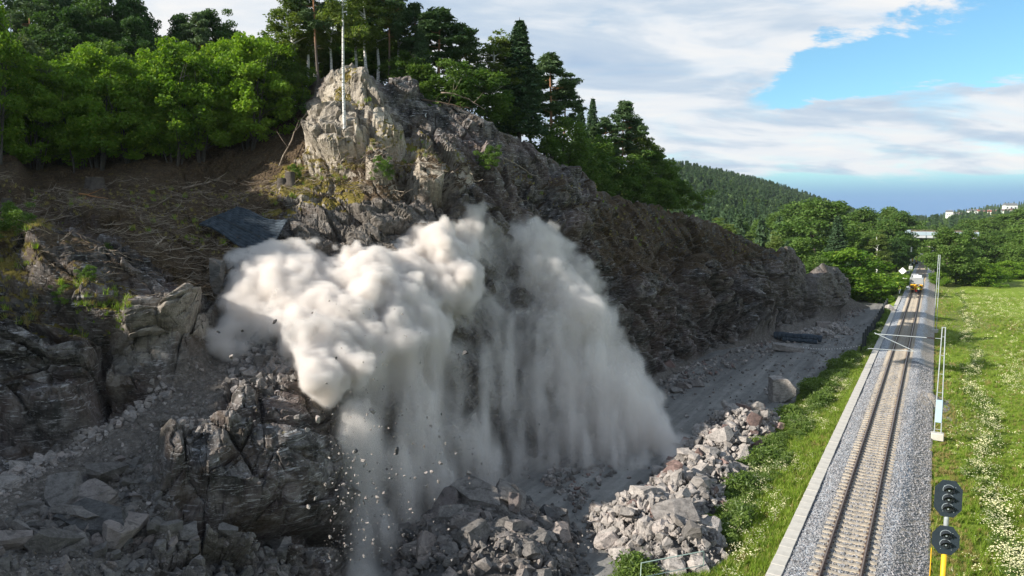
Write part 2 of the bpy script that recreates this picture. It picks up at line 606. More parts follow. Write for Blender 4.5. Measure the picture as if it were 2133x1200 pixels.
PXC = np.array([-500, 0, 150, 300, 450, 600, 700, 800, 900, 1000, 1100, 1200, 1300, 1400, 1500, 1600, 1680, 1760, 1840], float)
PYR = np.array([1300, 1160, 1050, 950, 850, 750, 650, 550, 480, 430, 370, 300, 230, 140], float)
DT = np.array([
    # 1300  1160  1050   950   850   750   650   550   480   430   370   300   230   140
    [14.5, 18.0, 21.0, 25.0, 28.0, 30.0, 32.0, 35.0, 39.0, 43.0, 52.0, 60.0, 70.0, 78.0],     # -500
    [17.0, 21.0, 24.0, 28.0, 30.5, 32.0, 33.5, 36.5, 41.0, 45.0, 54.0, 62.0, 72.0, 80.0],     # 0
    [18.0, 22.0, 25.0, 28.7, 31.6, 33.0, 34.3, 37.2, 42.0, 46.0, 54.0, 62.0, 72.0, 80.0],     # 150
    [19.5, 23.5, 26.0, 29.0, 32.0, 35.2, 36.2, 38.7, 43.0, 46.5, 54.0, 62.0, 72.0, 80.0],     # 300
    [21.5, 25.0, 27.6, 29.6, 32.0, 36.5, 39.5, 42.0, 46.0, 49.0, 56.0, 63.0, 72.0, 80.0],     # 450
    [25.0, 28.0, 29.4, 30.8, 33.0, 36.0, 39.5, 44.0, 47.0, 49.5, 53.5, 60.0, 67.0, 74.0],     # 600
    [28.0, 31.0, 32.5, 33.8, 35.8, 39.0, 42.0, 45.5, 48.0, 49.6, 52.3, 55.0, 57.6, 60.5],     # 700
    [30.0, 33.5, 36.0, 37.5, 39.5, 41.5, 44.0, 46.5, 48.0, 49.6, 52.3, 55.6, 59.5, 64.0],     # 800
    [30.9, 34.6, 38.2, 39.5, 41.5, 43.5, 46.0, 48.0, 50.0, 51.3, 53.8, 58.0, 62.0, 66.0],     # 900
    [30.9, 36.5, 41.2, 42.5, 44.5, 46.5, 49.0, 51.5, 53.0, 54.5, 57.5, 61.0, 64.0, 67.0],     # 1000
    [30.9, 37.0, 43.4, 46.8, 49.0, 51.5, 54.0, 57.0, 59.0, 61.0, 64.0, 67.5, 70.0, 72.0],     # 1100
    [30.9, 37.0, 43.7, 51.5, 54.5, 57.5, 60.5, 64.0, 67.0, 69.5, 73.5, 78.0, 80.0, 82.0],     # 1200
    [30.9, 37.0, 43.7, 52.5, 62.0, 65.0, 68.5, 73.0, 77.5, 81.5, 86.5, 89.0, 91.0, 93.0],     # 1300
    [30.9, 37.0, 43.7, 52.5, 65.6, 76.5, 80.0, 85.0, 89.5, 93.5, 96.0, 98.0, 100., 102.],     # 1400
    [30.9, 37.0, 43.7, 52.5, 65.6, 86.0, 91.5, 96.0, 100., 103., 106., 108., 110., 112.],     # 1500
    [30.9, 37.0, 43.7, 52.5, 65.6, 87.3, 101., 104., 107., 110., 113., 115., 117., 119.],     # 1600
    [30.9, 37.0, 43.7, 52.5, 65.6, 87.5, 110., 113., 116., 118., 120., 122., 124., 126.],     # 1680
    [30.9, 37.0, 43.7, 52.5, 65.6, 87.5, 120., 127., 130., 132., 134., 136., 138., 140.],     # 1760
    [30.9, 37.0, 43.7, 52.5, 65.6, 87.5, 131., 142., 145., 147., 149., 151., 153., 155.],     # 1840
])
# crest line of the terrain as seen from here (photograph column, row)
CR = np.array([(-500, 215), (0, 225), (300, 235), (450, 240), (560, 235), (620, 205), (652, 172), (690, 152), (715, 140), (735, 132), (750, 143), (778, 168), (800, 182), (822, 172), (860, 178),
               (885, 204), (940, 215), (1000, 246), (1050, 276), (1100, 298), (1150, 337), (1200, 376), (1250, 400), (1300, 416), (1350, 430), (1400, 444), (1450, 455),
               (1500, 474), (1560, 502), (1610, 520), (1640, 528), (1660, 550), (1672, 569), (1700, 572), (1730, 580), (1752, 596), (1762, 615), (1790, 632), (1840, 655)], float)


def depth_at(px, py):
    """Level distance of the terrain on the sight line (px, py) from the survey table."""
    px = np.asarray(px, float)
    py = np.asarray(py, float)
    px, py = np.broadcast_arrays(px, py)
    inv = 1.0 / DT
    cx = np.interp(px, PXC, np.arange(len(PXC)))
    cy = np.interp(-py, -PYR, np.arange(len(PYR)))
    i = np.clip(np.floor(cx).astype(int), 0, len(PXC) - 2)
    j = np.clip(np.floor(cy).astype(int), 0, len(PYR) - 2)
    a, b = cx - i, cy - j
    a2 = a * a * (3 - 2 * a) * 0.5 + a * 0.5
    v = (inv[i, j] * (1 - a2) * (1 - b) + inv[i + 1, j] * a2 * (1 - b) + inv[i, j + 1] * (1 - a2) * b + inv[i + 1, j + 1] * a2 * b)
    return 1.0 / v


def poly_mask(px, py, pts, soft=20.0):
    """1 inside the outline, falling to 0 outside over a soft margin."""
    pts = np.asarray(pts, float)
    inside = np.zeros(px.shape, bool)
    dist = np.full(px.shape, 1e9)
    n = len(pts)
    for k in range(n):
        x1, y1 = pts[k]
        x2, y2 = pts[(k + 1) % n]
        c = ((y1 > py) != (y2 > py)) & (px < (x2 - x1) * (py - y1) / (y2 - y1 + 1e-9) + x1)
        inside ^= c
        dx, dy = x2 - x1, y2 - y1
        tt = np.clip(((px - x1) * dx + (py - y1) * dy) / (dx * dx + dy * dy + 1e-9), 0, 1)
        dist = np.minimum(dist, np.hypot(px - (x1 + tt * dx), py - (y1 + tt * dy)))
    s = np.where(inside, dist, -dist)
    return sstep(s, -soft, soft)


def build_terrain():
    cols = np.concatenate([np.arange(-500, 0, 7.0), np.arange(0, 1842, 2.4)])
    nr, nb = 400, 26
    crest = np.interp(cols, CR[:, 0], CR[:, 1])
    # crest made uneven
    crest = crest + 5 * fbm(np.stack([cols / 22.0, cols * 0, cols * 0], -1), 4, 5) * (cols > 600)
    t = np.linspace(0, 1, nr)
    py = 1300 + (crest[:, None] - 1300) * t[None, :]
    px = np.repeat(cols[:, None], nr, 1)
    d = depth_at(px, py)
    for _ in range(5):   # soften the table's creases
        d[1:-1] = (d[:-2] + 2 * d[1:-1] + d[2:]) / 4
        d[:, 1:-1] = (d[:, :-2] + 2 * d[:, 1:-1] + d[:, 2:]) / 4
    W = P(px, py, d)
    # land behind the crest: goes on back, falling a little on the right, rising under the forest on the left
    back = np.array([0.3, 0.8, 1.6, 2.6, 4, 5.5, 7, 9, 11, 14, 17, 20, 24, 28, 33, 38, 44, 50, 57, 64, 72, 80, 90, 100, 112, 126.0])
    left = sstep(cols, 620, 300)
    far = sstep(cols, 1150, 1500)
    slope = 0.10 * left - 0.10 * (1 - left) * (1 - far) - 0.35 * far
    top = W[:, -1, :]
    dirv = FV[None, :] + RV[None, :] * ((cols - CX) / F_PX)[:, None]
    B = top[:, None, :] + dirv[:, None, :] * back[None, :, None]
    drop = slope[:, None] * back[None, :]
    B[..., 2] = np.maximum(top[:, None, 2] + drop, -3.0)
    V = np.concatenate([W, B], 1)
    nR = V.shape[1]
    PXg = np.repeat(cols[:, None], nR, 1)
    PYg = np.concatenate([py, np.repeat(crest[:, None], nb, 1)], 1)
    # normals of the smooth land
    du = np.gradient(V, axis=0)
    dv = np.gradient(V, axis=1)
    N = np.cross(du, dv)
    N /= np.linalg.norm(N, axis=2)[..., None] + 1e-9
    toc = CAM - V
    N *= np.sign((N * toc).sum(2))[..., None]
    # masks of what the ground is made of
    pm = lambda pts, s=18.0: poly_mask(PXg, PYg, pts, s)
    soil = pm([(-520, 200), (640, 200), (640, 330), (560, 380), (600, 440), (560, 500), (480, 560), (455, 650), (380, 600), (260, 520), (130, 455), (-520, 520)], 22)
    soil = np.maximum(soil, 0.72 * pm([(990, 290), (1210, 460), (1240, 560), (1300, 600), (1560, 560), (1660, 515), (1560, 480), (1400, 420), (1230, 375), (1160, 330), (1240, 430), (1200, 440), (1080, 330)], 34))
    soil = np.maximum(soil, 0.62 * pm([(640, 360), (700, 330), (1000, 330), (960, 420), (700, 450), (580, 420)], 18))
    soil = np.maximum(soil, 0.55 * pm([(0, 470), (120, 460), (220, 560), (150, 700), (0, 680)], 20))
    soil = np.maximum(soil, 0.9 * sstep(np.arange(nR), nr, nr + 5)[None, :])
    soil = np.maximum(soil, 0.75 * pm([(560, 130), (690, 130), (640, 240), (640, 360), (560, 380)], 14))
    moss = 1.0 * pm([(690, 200), (722, 140), (735, 150), (722, 245), (690, 240)], 10)
    moss = np.maximum(moss, 0.55 * pm([(640, 230), (780, 228), (790, 262), (660, 262), (650, 330), (700, 350), (640, 350)], 10))
    moss = np.maximum(moss, 0.6 * pm([(600, 330), (720, 320), (860, 280), (980, 330), (900, 350), (760, 330), (700, 360), (560, 380)], 12))
    moss = np.maximum(moss, 0.65 * pm([(570, 360), (760, 380), (760, 450), (560, 460)], 12))
    moss = np.maximum(moss, 0.62 * pm([(0, 520), (70, 480), (130, 520), (90, 600), (60, 680), (0, 640)], 18))
    moss = np.maximum(moss, 0.45 * pm([(180, 600), (300, 640), (300, 720), (150, 760), (60, 700)], 18))
    fresh = pm([(-520, 960), (0, 1000), (120, 930), (300, 830), (455, 735), (560, 680), (640, 720), (600, 810), (470, 830), (420, 930), (330, 1000), (360, 1090), (640, 1160), (700, 1310), (-520, 1310)], 16)
    fresh = np.maximum(fresh, pm([(430, 540), (760, 430), (1010, 440), (1130, 480), (1230, 640), (1380, 800), (1420, 1310), (700, 1310), (650, 900), (560, 700), (440, 740)], 22))
    fresh = np.maximum(fresh, 0.5 * pm([(240, 720), (380, 640), (460, 660), (450, 700), (240, 830)], 12))
    fresh = np.maximum(fresh, 0.4 * pm([(740, 140), (780, 180), (830, 280), (740, 290), (715, 240)], 9))  # crest faces lightened for sunlight, here and in the next outline
    fresh = np.maximum(fresh, 0.35 * pm([(650, 255), (760, 250), (740, 320), (650, 320)], 9))
    fresh = np.maximum(fresh, 0.55 * pm([(1560, 560), (1700, 575), (1760, 640), (1840, 640), (1840, 700), (1560, 730)], 16))
    foot = pm([(1230, 900), (1380, 770), (1560, 700), (1680, 660), (1790, 615), (1840, 640), (1840, 1310), (1000, 1310)], 10)
    fresh = np.maximum(fresh, foot)
    sunlit_pale = np.maximum(pm([(560, 400), (650, 225), (700, 140), (735, 130), (790, 190), (850, 290), (960, 330), (1010, 400), (900, 420), (760, 410), (640, 440)], 14),
                       0.7 * pm([(240, 830), (230, 700), (380, 640), (470, 660), (440, 720)], 16))  # crest outline paints sunlight into the rock; second outline is pale stone
    grav = np.maximum(pm([(-520, 1000), (0, 980), (140, 925), (460, 730), (560, 690), (620, 700), (600, 770), (470, 805), (430, 925), (345, 950), (330, 1090), (300, 1310), (-520, 1310)], 16), foot)
    P0 = V.reshape(-1, 3)
    # turn into the bedding frame: planes dip down to the right
    ax = math.radians(38)
    rr = (P0 - CAM) @ RV
    zz = P0[:, 2]
    ff = (P0 - CAM) @ FV
    a_ = rr * math.cos(ax) - zz * math.sin(ax)      # along dip
    b_ = rr * math.sin(ax) + zz * math.cos(ax)      # across bedding
    lefth = sstep(PXg, 620, 330).ravel()             # joints lie flatter on the left bench
    b_ = b_ * (1 - lefth) + (zz * 0.93 + rr * 0.25) * lefth
    a_ = a_ * (1 - lefth) + (rr * 0.93 - zz * 0.25) * lefth
    warp = 0.5 * fbm(P0 * 0.3, 3, 40)
    # the back wall on the upper right splits in upright slabs
    upr = (poly_mask(PXg, PYg, [(960, 260), (1110, 290), (1230, 380), (1240, 480), (1100, 420), (980, 330)], 14)).ravel()
    q = np.stack([a_ * 0.26, b_ * 0.55, ff * 0.30], -1) + warp[:, None] * 0.25
    h1, g1 = facets(q, 3)
    q2 = np.stack([a_ * 0.75 + 7.1, b_ * 1.9, ff * 0.9], -1) + warp[:, None] * 0.4
    h2, g2 = facets(q2, 9)
    q3 = np.stack([a_ * 1.9 + 3.1, b_ * 4.6, ff * 2.1], -1)
    h3, g3 = facets(q3, 19)
    q4 = np.stack([rr * 0.62, zz * 0.16, ff * 0.4], -1)
    h4, g4 = facets(q4, 29)
    crack = lambda g, w: 1 - sstep(g, 0, w)
    big = fbm(P0 * 0.13, 3, 77)
    so, mo, fr, gr = soil.ravel(), moss.ravel(), fresh.ravel(), grav.ravel()
    rocky = (1 - 0.72 * so) * (1 - 0.93 * gr)
    far_k = np.clip(ff / 55.0, 0.75, 1.6)
    h0, g0 = facets(np.stack([a_ * 0.085 + 3.3, b_ * 0.16, ff * 0.10], -1) + warp[:, None] * 0.1, 51)
    rt_ = sstep(PXg, 960, 1150).ravel()
    calm = poly_mask(PXg, PYg, [(330, 770), (700, 700), (780, 900), (740, 1130), (330, 1110)], 20).ravel()
    disp = big * 1.0 * (1 - 0.75 * gr) + rt_ * (h0 * 1.1 - crack(g0, 0.07) * 0.8) * (1 - gr)
    calm = np.maximum(calm, poly_mask(PXg, PYg, [(540, 120), (800, 120), (860, 250), (800, 345), (560, 345)], 24).ravel())
    h1 = h1 * (1 - 0.6 * calm) * (1 + 0.35 * rt_)
    h2 = h2 * (1 - 0.35 * calm)
    disp = disp + rocky * (h1 * 0.80 - crack(g1, 0.10) * 0.45) * (1 - 0.7 * upr)
    disp = disp + rocky * (h2 * 0.28 - crack(g2, 0.10) * 0.17) * far_k * (1 - 0.5 * upr)
    disp = disp + (rocky * (h3 * 0.04) + 0.018 * h3) * far_k
    disp = disp + upr * (h4 * 0.75 - crack(g4, 0.06) * 0.7)
    # ledges: the rock steps back in courses
    st = b_ * 0.62 + warp
    disp = disp + rocky * 0.42 * (sstep(st - np.floor(st), 0.0, 0.35) - (st - np.floor(st))) * 1.6
    disp = disp + (0.22 * fbm(P0 * 0.9, 4, 90) * (1 - 0.75 * gr) + 0.07 * fbm(P0 * 4.0, 3, 95))
    disp = disp * (1 - 0.55 * sstep(PYg.ravel() * 0 + np.repeat(np.arange(nR)[None, :], len(cols), 0).ravel(), nr - 40, nr))
    # do not move the land under the road
    keep = sstep(zz, -1.6, 0.2)
    disp = disp * keep
    # single ledges, hollows and knobs seen in the photograph
    px1, py1 = PXg.ravel(), PYg.ravel()

    def knob(cx, cy, rx, ry, amt, rot=0.0, hard=0.5):
        c, s = math.cos(rot), math.sin(rot)
        x = ((px1 - cx) * c + (py1 - cy) * s) / rx
        y = (-(px1 - cx) * s + (py1 - cy) * c) / ry
        r = (np.abs(x) ** 2.6 + np.abs(y) ** 2.6) ** (1 / 2.6)
        return amt * (1 - sstep(r, hard, 1.15))
    kn = (knob(716, 290, 58, 42, 1.7, 0.0, 0.85) + knob(770, 225, 26, 85, 1.2, -0.38, 0.6) + knob(730, 200, 36, 60, 0.5)
          + knob(540, 985, 215, 95, 1.7, 0.10, 0.75) + knob(600, 850, 120, 50, 0.8, 0.1, 0.8) + knob(560, 1110, 260, 22, -1.9, 0.06, 0.5) + knob(500, 905, 190, 16, -1.0, 0.1, 0.5)
          + knob(240, 640, 190, 80, 2.2, 0.55, 0.6) + knob(340, 720, 100, 80, 1.2, 0.0, 0.7) + knob(90, 800, 130, 110, 2.6, 0.2, 0.75) + knob(60, 560, 90, 80, 1.2)
          + knob(215, 800, 14, 90, -1.6, 0.1, 0.3) + knob(100, 720, 150, 16, -1.5, 0.45, 0.4) + knob(215, 455, 90, 30, 1.0, 0.3) + knob(25, 385, 42, 32, 1.6, 0, 0.7)
          + knob(890, 375, 30, 50, 1.9, -0.1, 0.75) + knob(790, 360, 26, 38, 1.6, -0.1, 0.7) + knob(840, 385, 16, 48, -1.8, -0.25, 0.4) + knob(810, 300, 34, 26, 1.5, 0, 0.7)
          + knob(925, 400, 12, 60, -1.0, -0.3, 0.3) + knob(960, 400, 34, 60, 1.3, -0.3, 0.7) + knob(840, 180, 28, 28, 0.5, 0, 0.8)
          + knob(1450, 610, 34, 70, 2.2, -0.35, 0.7) + knob(1330, 640, 60, 70, 1.8, -0.3, 0.6) + knob(1560, 640, 26, 70, 2.0, -0.15, 0.7) + knob(1290, 650, 12, 120, -1.6, -0.5, 0.4)
          + knob(1715, 610, 40, 46, 2.4, 0, 0.85) + knob(1640, 590, 34, 80, 1.2, 0, 0.8) + knob(1500, 560, 20, 110, -1.5, -0.5, 0.3) + knob(1610, 640, 12, 70, -1.2, -0.1, 0.3)
          + knob(1190, 430, 40, 70, 1.5, -0.2, 0.8))
    disp = disp * (1 - 0.6 * poly_mask(px1, py1, [(1655, 540), (1800, 560), (1840, 660), (1650, 640)], 15)) + kn * np.clip(keep, 0, 1)
    disp[np.repeat(np.arange(nR)[None, :] > nr + 1, len(cols), 0).ravel()] *= 0.5
    Nf = N.reshape(-1, 3).copy()
    # push mostly outwards towards the open valley, a little up
    out = Nf * 0.65 + np.array([0, 0, 0.15]) - FV * 0.30
    V1 = P0 + out * disp[:, None]
    nC = len(cols)
    idx = np.arange(nC * nR).reshape(nC, nR)
    Fq = np.stack([idx[:-1, :-1], idx[1:, :-1], idx[1:, 1:], idx[:-1, 1:]], -1).reshape(-1, 4)
    # moss and soil also gather on flat tops, not on steep faces
    Vg = V1.reshape(nC, nR, 3)
    n2 = np.cross(np.gradient(Vg, axis=0), np.gradient(Vg, axis=1))
    n2 /= np.linalg.norm(n2, axis=2)[..., None] + 1e-9
    n2 *= np.sign((n2 * (CAM - Vg)).sum(2))[..., None]
    flat = sstep(n2[..., 2], 0.45, 0.85).ravel()
    right = sstep(px1, 900, 1150)
    mo2 = np.clip(mo * (0.55 + 0.6 * flat) + 0.36 * flat * (1 - gr) * (1 - fr) * (1 - 0.5 * right), 0, 1)
    so2 = np.clip(so * (0.72 + 0.4 * flat) + 0.35 * flat * (1 - fr) * (1 - gr) * (0.6 + 0.4 * right), 0, 1)
    me = mesh_np('cliff', V1, Fq, rock_material(), False, None, np.stack([so2, mo2, fr, sunlit_pale.ravel()], -1).astype(np.float32))
    o = put('cliff', me)
    tag(o, 'grey and pinkish rock cliff and slope with moss, soil and blasted benches', 'cliff', kind='structure')
    return o, cols, crest, Vg, n2


terrain, TC, TCREST, TV, TN = build_terrain()
T_NR = 400


def on_terrain(px, py):
    """Point and normal of the rock surface nearest to the sight line (px, py)."""
    i = int(np.clip(np.searchsorted(TC, px), 0, len(TC) - 1))
    t = (1300 - py) / (1300 - TCREST[i])
    j = int(np.clip(t * (T_NR - 1), 0, T_NR - 1))
    return TV[i, j].copy(), TN[i, j].copy()


# ------------------------------------------------------------------ ground of the valley
def ground_z(X, Y):
    X = np.asarray(X, float)
    Y = np.asarray(Y, float)
    xr = np.interp(Y, [8, 30, 52, 60, 74, 84, 94, 160, 220], [-8.8, -8.6, -7.5, -7.3, -6.9, -5.9, -4.7, -4.5, -7.2])
    X0 = X
    X = np.where(X < -2.9, -2.9 + (X + 2.9) * (4.3 / (-2.9 - xr)), X)
    z = np.interp(X, [-60, -14, -8.2, -6.6, -2.9, -2.2, 2.6, 3.6, 6.5, 30, 300], [-1.4, -1.4, -1.38, -1.25, -0.62, -0.6, -0.85, -1.0, -1.4, -1.5, -1.6])
    X = X0
    # wooded hill on the left, beyond the cliff
    h = 60 * (1 - sstep(Y, 1000, 1500)) * sstep((-X - 22) / 235.0) * (0.42 + 0.58 * sstep((Y - 200) / 450.0)) * sstep(Y, 118, 150)
    # far ridge closing the valley, rising to the right
    d = Y * math.cos(YAW) - X * math.sin(YAW)
    r = X * math.cos(YAW) + Y * math.sin(YAW)
    rid = sstep(d, 750, 1150)
    u = r / np.maximum(d, 1.0)
    h2 = rid * np.interp(u, [0.40, 0.52, 0.58, 0.64, 0.72, 0.9, 1.2], [0, 0, 1, 6, 9, 14, 20]) + sstep(d, 1280, 1600) * np.interp(u, [0.4, 0.58, 0.66, 0.72, 1.2], [0, 2, 12, 17, 30])
    # the land climbs slightly from the meadow
    h3 = sstep(X, 40, 200) * 5.0 + sstep(Y, 250, 700) * 5.0 * sstep(X, 8, 40)
    return z + h + h2 + h3


def sheet(name, xs, ys, zf, mat_, kind='structure', label=None, cat=None, smooth=True, lift=0.0, colf=None):
    X, Y = np.meshgrid(xs, ys, indexing='ij')
    Z = zf(X, Y) + lift
    V = np.stack([X, Y, Z], -1).reshape(-1, 3)
    idx = np.arange(X.size).reshape(X.shape)
    F = np.stack([idx[:-1, :-1], idx[1:, :-1], idx[1:, 1:], idx[:-1, 1:]], -1).reshape(-1, 4)
    me = mesh_np(name, V, F, mat_, smooth, None, None if colf is None else colf(V))
    o = put(name, me)
    tag(o, label, cat, kind=kind)
    return o


def meadow_material():
    m, t, b, out = new_mat('meadow_ground')
    pos = t.n('ShaderNodeNewGeometry').outputs['Position']
    big = t.noise(t.mapping(pos, scale=(1, 0.45, 1)), 0.09, 4, 0.6)
    mid = t.noise(pos, 0.7, 6, 0.65)
    fin = t.noise(t.mapping(pos, scale=(1, 1, 1)), 6.0, 8, 0.75)
    c = t.ramp(t.math('ADD', t.math('MULTIPLY', mid, 0.5), t.math('MULTIPLY', fin, 0.5)), [(0.3, (0.09, 0.155, 0.016)), (0.5, (0.22, 0.31, 0.035)), (0.68, (0.34, 0.41, 0.085))])
    c = t.mix(t.maprange(big, 0.45, 0.6), c, t.mix(fin, (0.12, 0.16, 0.03), (0.25, 0.27, 0.08)))
    t.put(b.inputs['Base Color'], c)
    b.inputs['Roughness'].default_value = 0.95
    b.inputs['Specular IOR Level'].default_value = 0.1
    t.put(b.inputs['Normal'], t.bump(t.math('ADD', fin, t.math('MULTIPLY', mid, 1.2)), 1.0, 0.25))
    return m


meadow_m = meadow_material()
xs = np.concatenate([np.linspace(-900, -80, 42)[:-1], np.linspace(-80, 60, 141)[:-1], np.linspace(60, 400, 40)[:-1], np.linspace(400, 3000, 40)])
ys = np.concatenate([np.linspace(-80, 0, 12)[:-1], np.linspace(0, 160, 161)[:-1], np.linspace(160, 800, 80)[:-1], np.linspace(800, 3500, 60)])


def gz_rough(X, Y):
    p = np.stack([X, Y, X * 0], -1).reshape(-1, 3)
    n = fbm(p * 0.35, 3, 12).reshape(X.shape) * 0.12
    off = np.where((X > -2.95) & (X < 3.3), 0.0, 1.0)
    return ground_z(X, Y) + n * off - 0.12


sheet('ground', xs, ys, gz_rough, meadow_m, label='green valley floor and wooded hillsides', cat='ground')


# gravel road at the foot of the cliff
def road_material():
    m, t, b, out = new_mat('road_gravel')
    pos = t.n('ShaderNodeNewGeometry').outputs['Position']
    # wheel tracks run along the road
    along = t.mapping(pos, scale=(1.0, 0.055, 1), rot=(0, 0, -0.10))
    tr = t.noise(along, 0.9, 6, 0.65, 0.5)
    fin = t.noise(pos, 14, 8, 0.8)
    mid = t.noise(pos, 1.2, 6, 0.7)
    v = t.math('ADD', t.math('MULTIPLY', tr, 0.55), t.math('ADD', t.math('MULTIPLY', fin, 0.2), t.math('MULTIPLY', mid, 0.25)))
    c = t.ramp(v, [(0.34, (0.095, 0.092, 0.088)), (0.5, (0.20, 0.192, 0.18)), (0.64, (0.34, 0.325, 0.30))])
    t.put(b.inputs['Base Color'], c)
    b.inputs['Roughness'].default_value = 0.92
    b.inputs['Specular IOR Level'].default_value = 0.2
    t.put(b.inputs['Normal'], t.bump(t.math('ADD', t.math('MULTIPLY', fin, 0.5), t.math('ADD', mid, tr)), 0.9, 0.10))
    return m


road_m = road_material()


def road_z(X, Y):
    p = np.stack([X, Y, X * 0], -1).reshape(-1, 3)
    return -1.28 + 0.10 * fbm(p * 0.45, 3, 61).reshape(X.shape) + 0.05 * fbm(p * 1.9, 3, 62).reshape(X.shape)


def build_road():
    ys_ = np.linspace(8, 160, 305)
    k = np.linspace(0, 1, 72)
    right = np.interp(ys_, [8, 30, 52, 60, 74, 84, 94, 160], [-8.8, -8.6, -7.5, -7.3, -6.9, -5.9, -4.7, -4.5]) + 0.35 * np.array([vnoise(np.array([[y * 0.2, 0, 0]]), 4)[0] for y in ys_])
    leftx = np.interp(ys_, [8, 40, 60, 100, 145, 160], [-36, -34, -30, -20, -12.5, -8])
    X = right[:, None] + (leftx - right)[:, None] * k[None, :]
    Y = np.repeat(ys_[:, None], len(k), 1)
    Z = road_z(X, Y)
    Z[:, 0] -= 0.3
    V = np.stack([X, Y, Z], -1).reshape(-1, 3)
    idx = np.arange(X.size).reshape(X.shape)
    F = np.stack([idx[:-1, :-1], idx[:-1, 1:], idx[1:, 1:], idx[1:, :-1]], -1).reshape(-1, 4)
    o = put('road', mesh_np('road', V, F, road_m, True))
    tag(o, 'dark gravel haul road at the foot of the cliff', 'road', kind='structure')


build_road()
# ------------------------------------------------------------------ uncountable stuff: scattered by geometry nodes
def scatter(name, pts, meshes, scale, rz=None, tilt=None, label=None, cat=None, parent=None, seed=0):
    rng = np.random.default_rng(seed)
    n = len(pts)
    me = bpy.data.meshes.new(name)
    me.vertices.add(n)
    me.vertices.foreach_set('co', np.asarray(pts, np.float32).ravel())
    a = me.attributes.new('rot', 'FLOAT_VECTOR', 'POINT')
    rot = np.zeros((n, 3), np.float32)
    rot[:, 2] = rng.random(n) * 6.283 if rz is None else rz
    if tilt is not None:
        rot[:, :2] = (rng.random((n, 2)) - 0.5) * 2 * tilt
    a.data.foreach_set('vector', rot.ravel())
    b = me.attributes.new('size', 'FLOAT', 'POINT')
    b.data.foreach_set('value', np.broadcast_to(np.asarray(scale, np.float32), (n,)).astype(np.float32).copy())
    c = me.attributes.new('pick', 'INT', 'POINT')
    c.data.foreach_set('value', rng.integers(0, len(meshes), n).astype(np.int32))
    o = put(name, me, parent)
    tag(o, label, cat, kind='stuff')
    coll = bpy.data.collections.new(name + '_kinds')
    for k, m in enumerate(meshes):
        so = bpy.data.objects.new(f'{name}_kind', m)
        coll.objects.link(so)
    g = bpy.data.node_groups.new(name + '_scatter', 'GeometryNodeTree')
    g.interface.new_socket('Geometry', in_out='INPUT', socket_type='NodeSocketGeometry')
    g.interface.new_socket('Geometry', in_out='OUTPUT', socket_type='NodeSocketGeometry')
    N = g.nodes.new
    gi, go = N('NodeGroupInput'), N('NodeGroupOutput')
    ci = N('GeometryNodeCollectionInfo')
    ci.inputs['Collection'].default_value = coll
    ci.inputs['Separate Children'].default_value = True
    ci.inputs['Reset Children'].default_value = True
    ip = N('GeometryNodeInstanceOnPoints')
    ip.inputs['Pick Instance'].default_value = True

    def attr(nm, ty):
        x = N('GeometryNodeInputNamedAttribute')
        x.data_type = ty
        x.inputs[0].default_value = nm
        return x.outputs[0]
    L = g.links.new
    L(gi.outputs[0], ip.inputs['Points'])
    L(ci.outputs[0], ip.inputs['Instance'])
    L(attr('pick', 'INT'), ip.inputs['Instance Index'])
    L(attr('rot', 'FLOAT_VECTOR'), ip.inputs['Rotation'])
    L(attr('size', 'FLOAT'), ip.inputs['Scale'])
    L(ip.outputs[0], go.inputs[0])
    md = o.modifiers.new('scatter', 'NODES')
    md.node_group = g
    return o


# ------------------------------------------------------------------ rock shapes
def stone_material(name, tint, k=1.0, dust=0.5):
    m, t, b, out = new_mat(name)
    tc = t.n('ShaderNodeTexCoord').outputs['Object']
    pos = t.n('ShaderNodeNewGeometry').outputs['Position']
    info = t.n('ShaderNodeObjectInfo')
    f = t.noise(pos, 2.6, 8, 0.72)
    g = t.noise(pos, 16.0, 5, 0.7)
    lo, mi, hi = [tuple(c * s * k for c in tint) for s in (0.42, 0.78, 1.12)]
    c = t.ramp(t.math('ADD', t.math('MULTIPLY', f, 0.7), t.math('MULTIPLY', g, 0.3)), [(0.36, lo), (0.5, mi), (0.64, hi)])
    warm = t.mix(t.maprange(info.outputs['Random'], 0.62, 1.0), c, (0.30 * k, 0.215 * k, 0.185 * k))
    c2 = t.mix(0.28, c, warm)
    val = t.maprange(info.outputs['Random'], 0.0, 1.0, 0.72, 1.18)
    hs = t.n('ShaderNodeHueSaturation')
    t.put(hs.inputs['Color'], c2)
    t.put(hs.inputs['Value'], val)
    vein = t.noise(t.mapping(pos, scale=(1, 1, 4), rot=(0.7, 0.4, 0)), 1.7, 5, 0.7, 0.8)
    col = t.mix(t.math('MULTIPLY', t.maprange(vein, 0.53, 0.62), 0.7), hs.outputs[0], tuple(x * 0.30 * k for x in tint))
    t.put(b.inputs['Base Color'], col)
    b.inputs['Roughness'].default_value = 0.88
    b.inputs['Specular IOR Level'].default_value = 0.25
    t.put(b.inputs['Normal'], t.bump(t.math('ADD', t.math('MULTIPLY', f, 1.0), t.math('MULTIPLY', g, 0.35)), 0.9, 0.17))
    return m


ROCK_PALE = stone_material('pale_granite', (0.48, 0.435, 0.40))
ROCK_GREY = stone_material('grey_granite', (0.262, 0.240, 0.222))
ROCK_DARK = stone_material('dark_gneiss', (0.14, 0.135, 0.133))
ROCK_RED = stone_material('reddish_granite', (0.30, 0.205, 0.18))


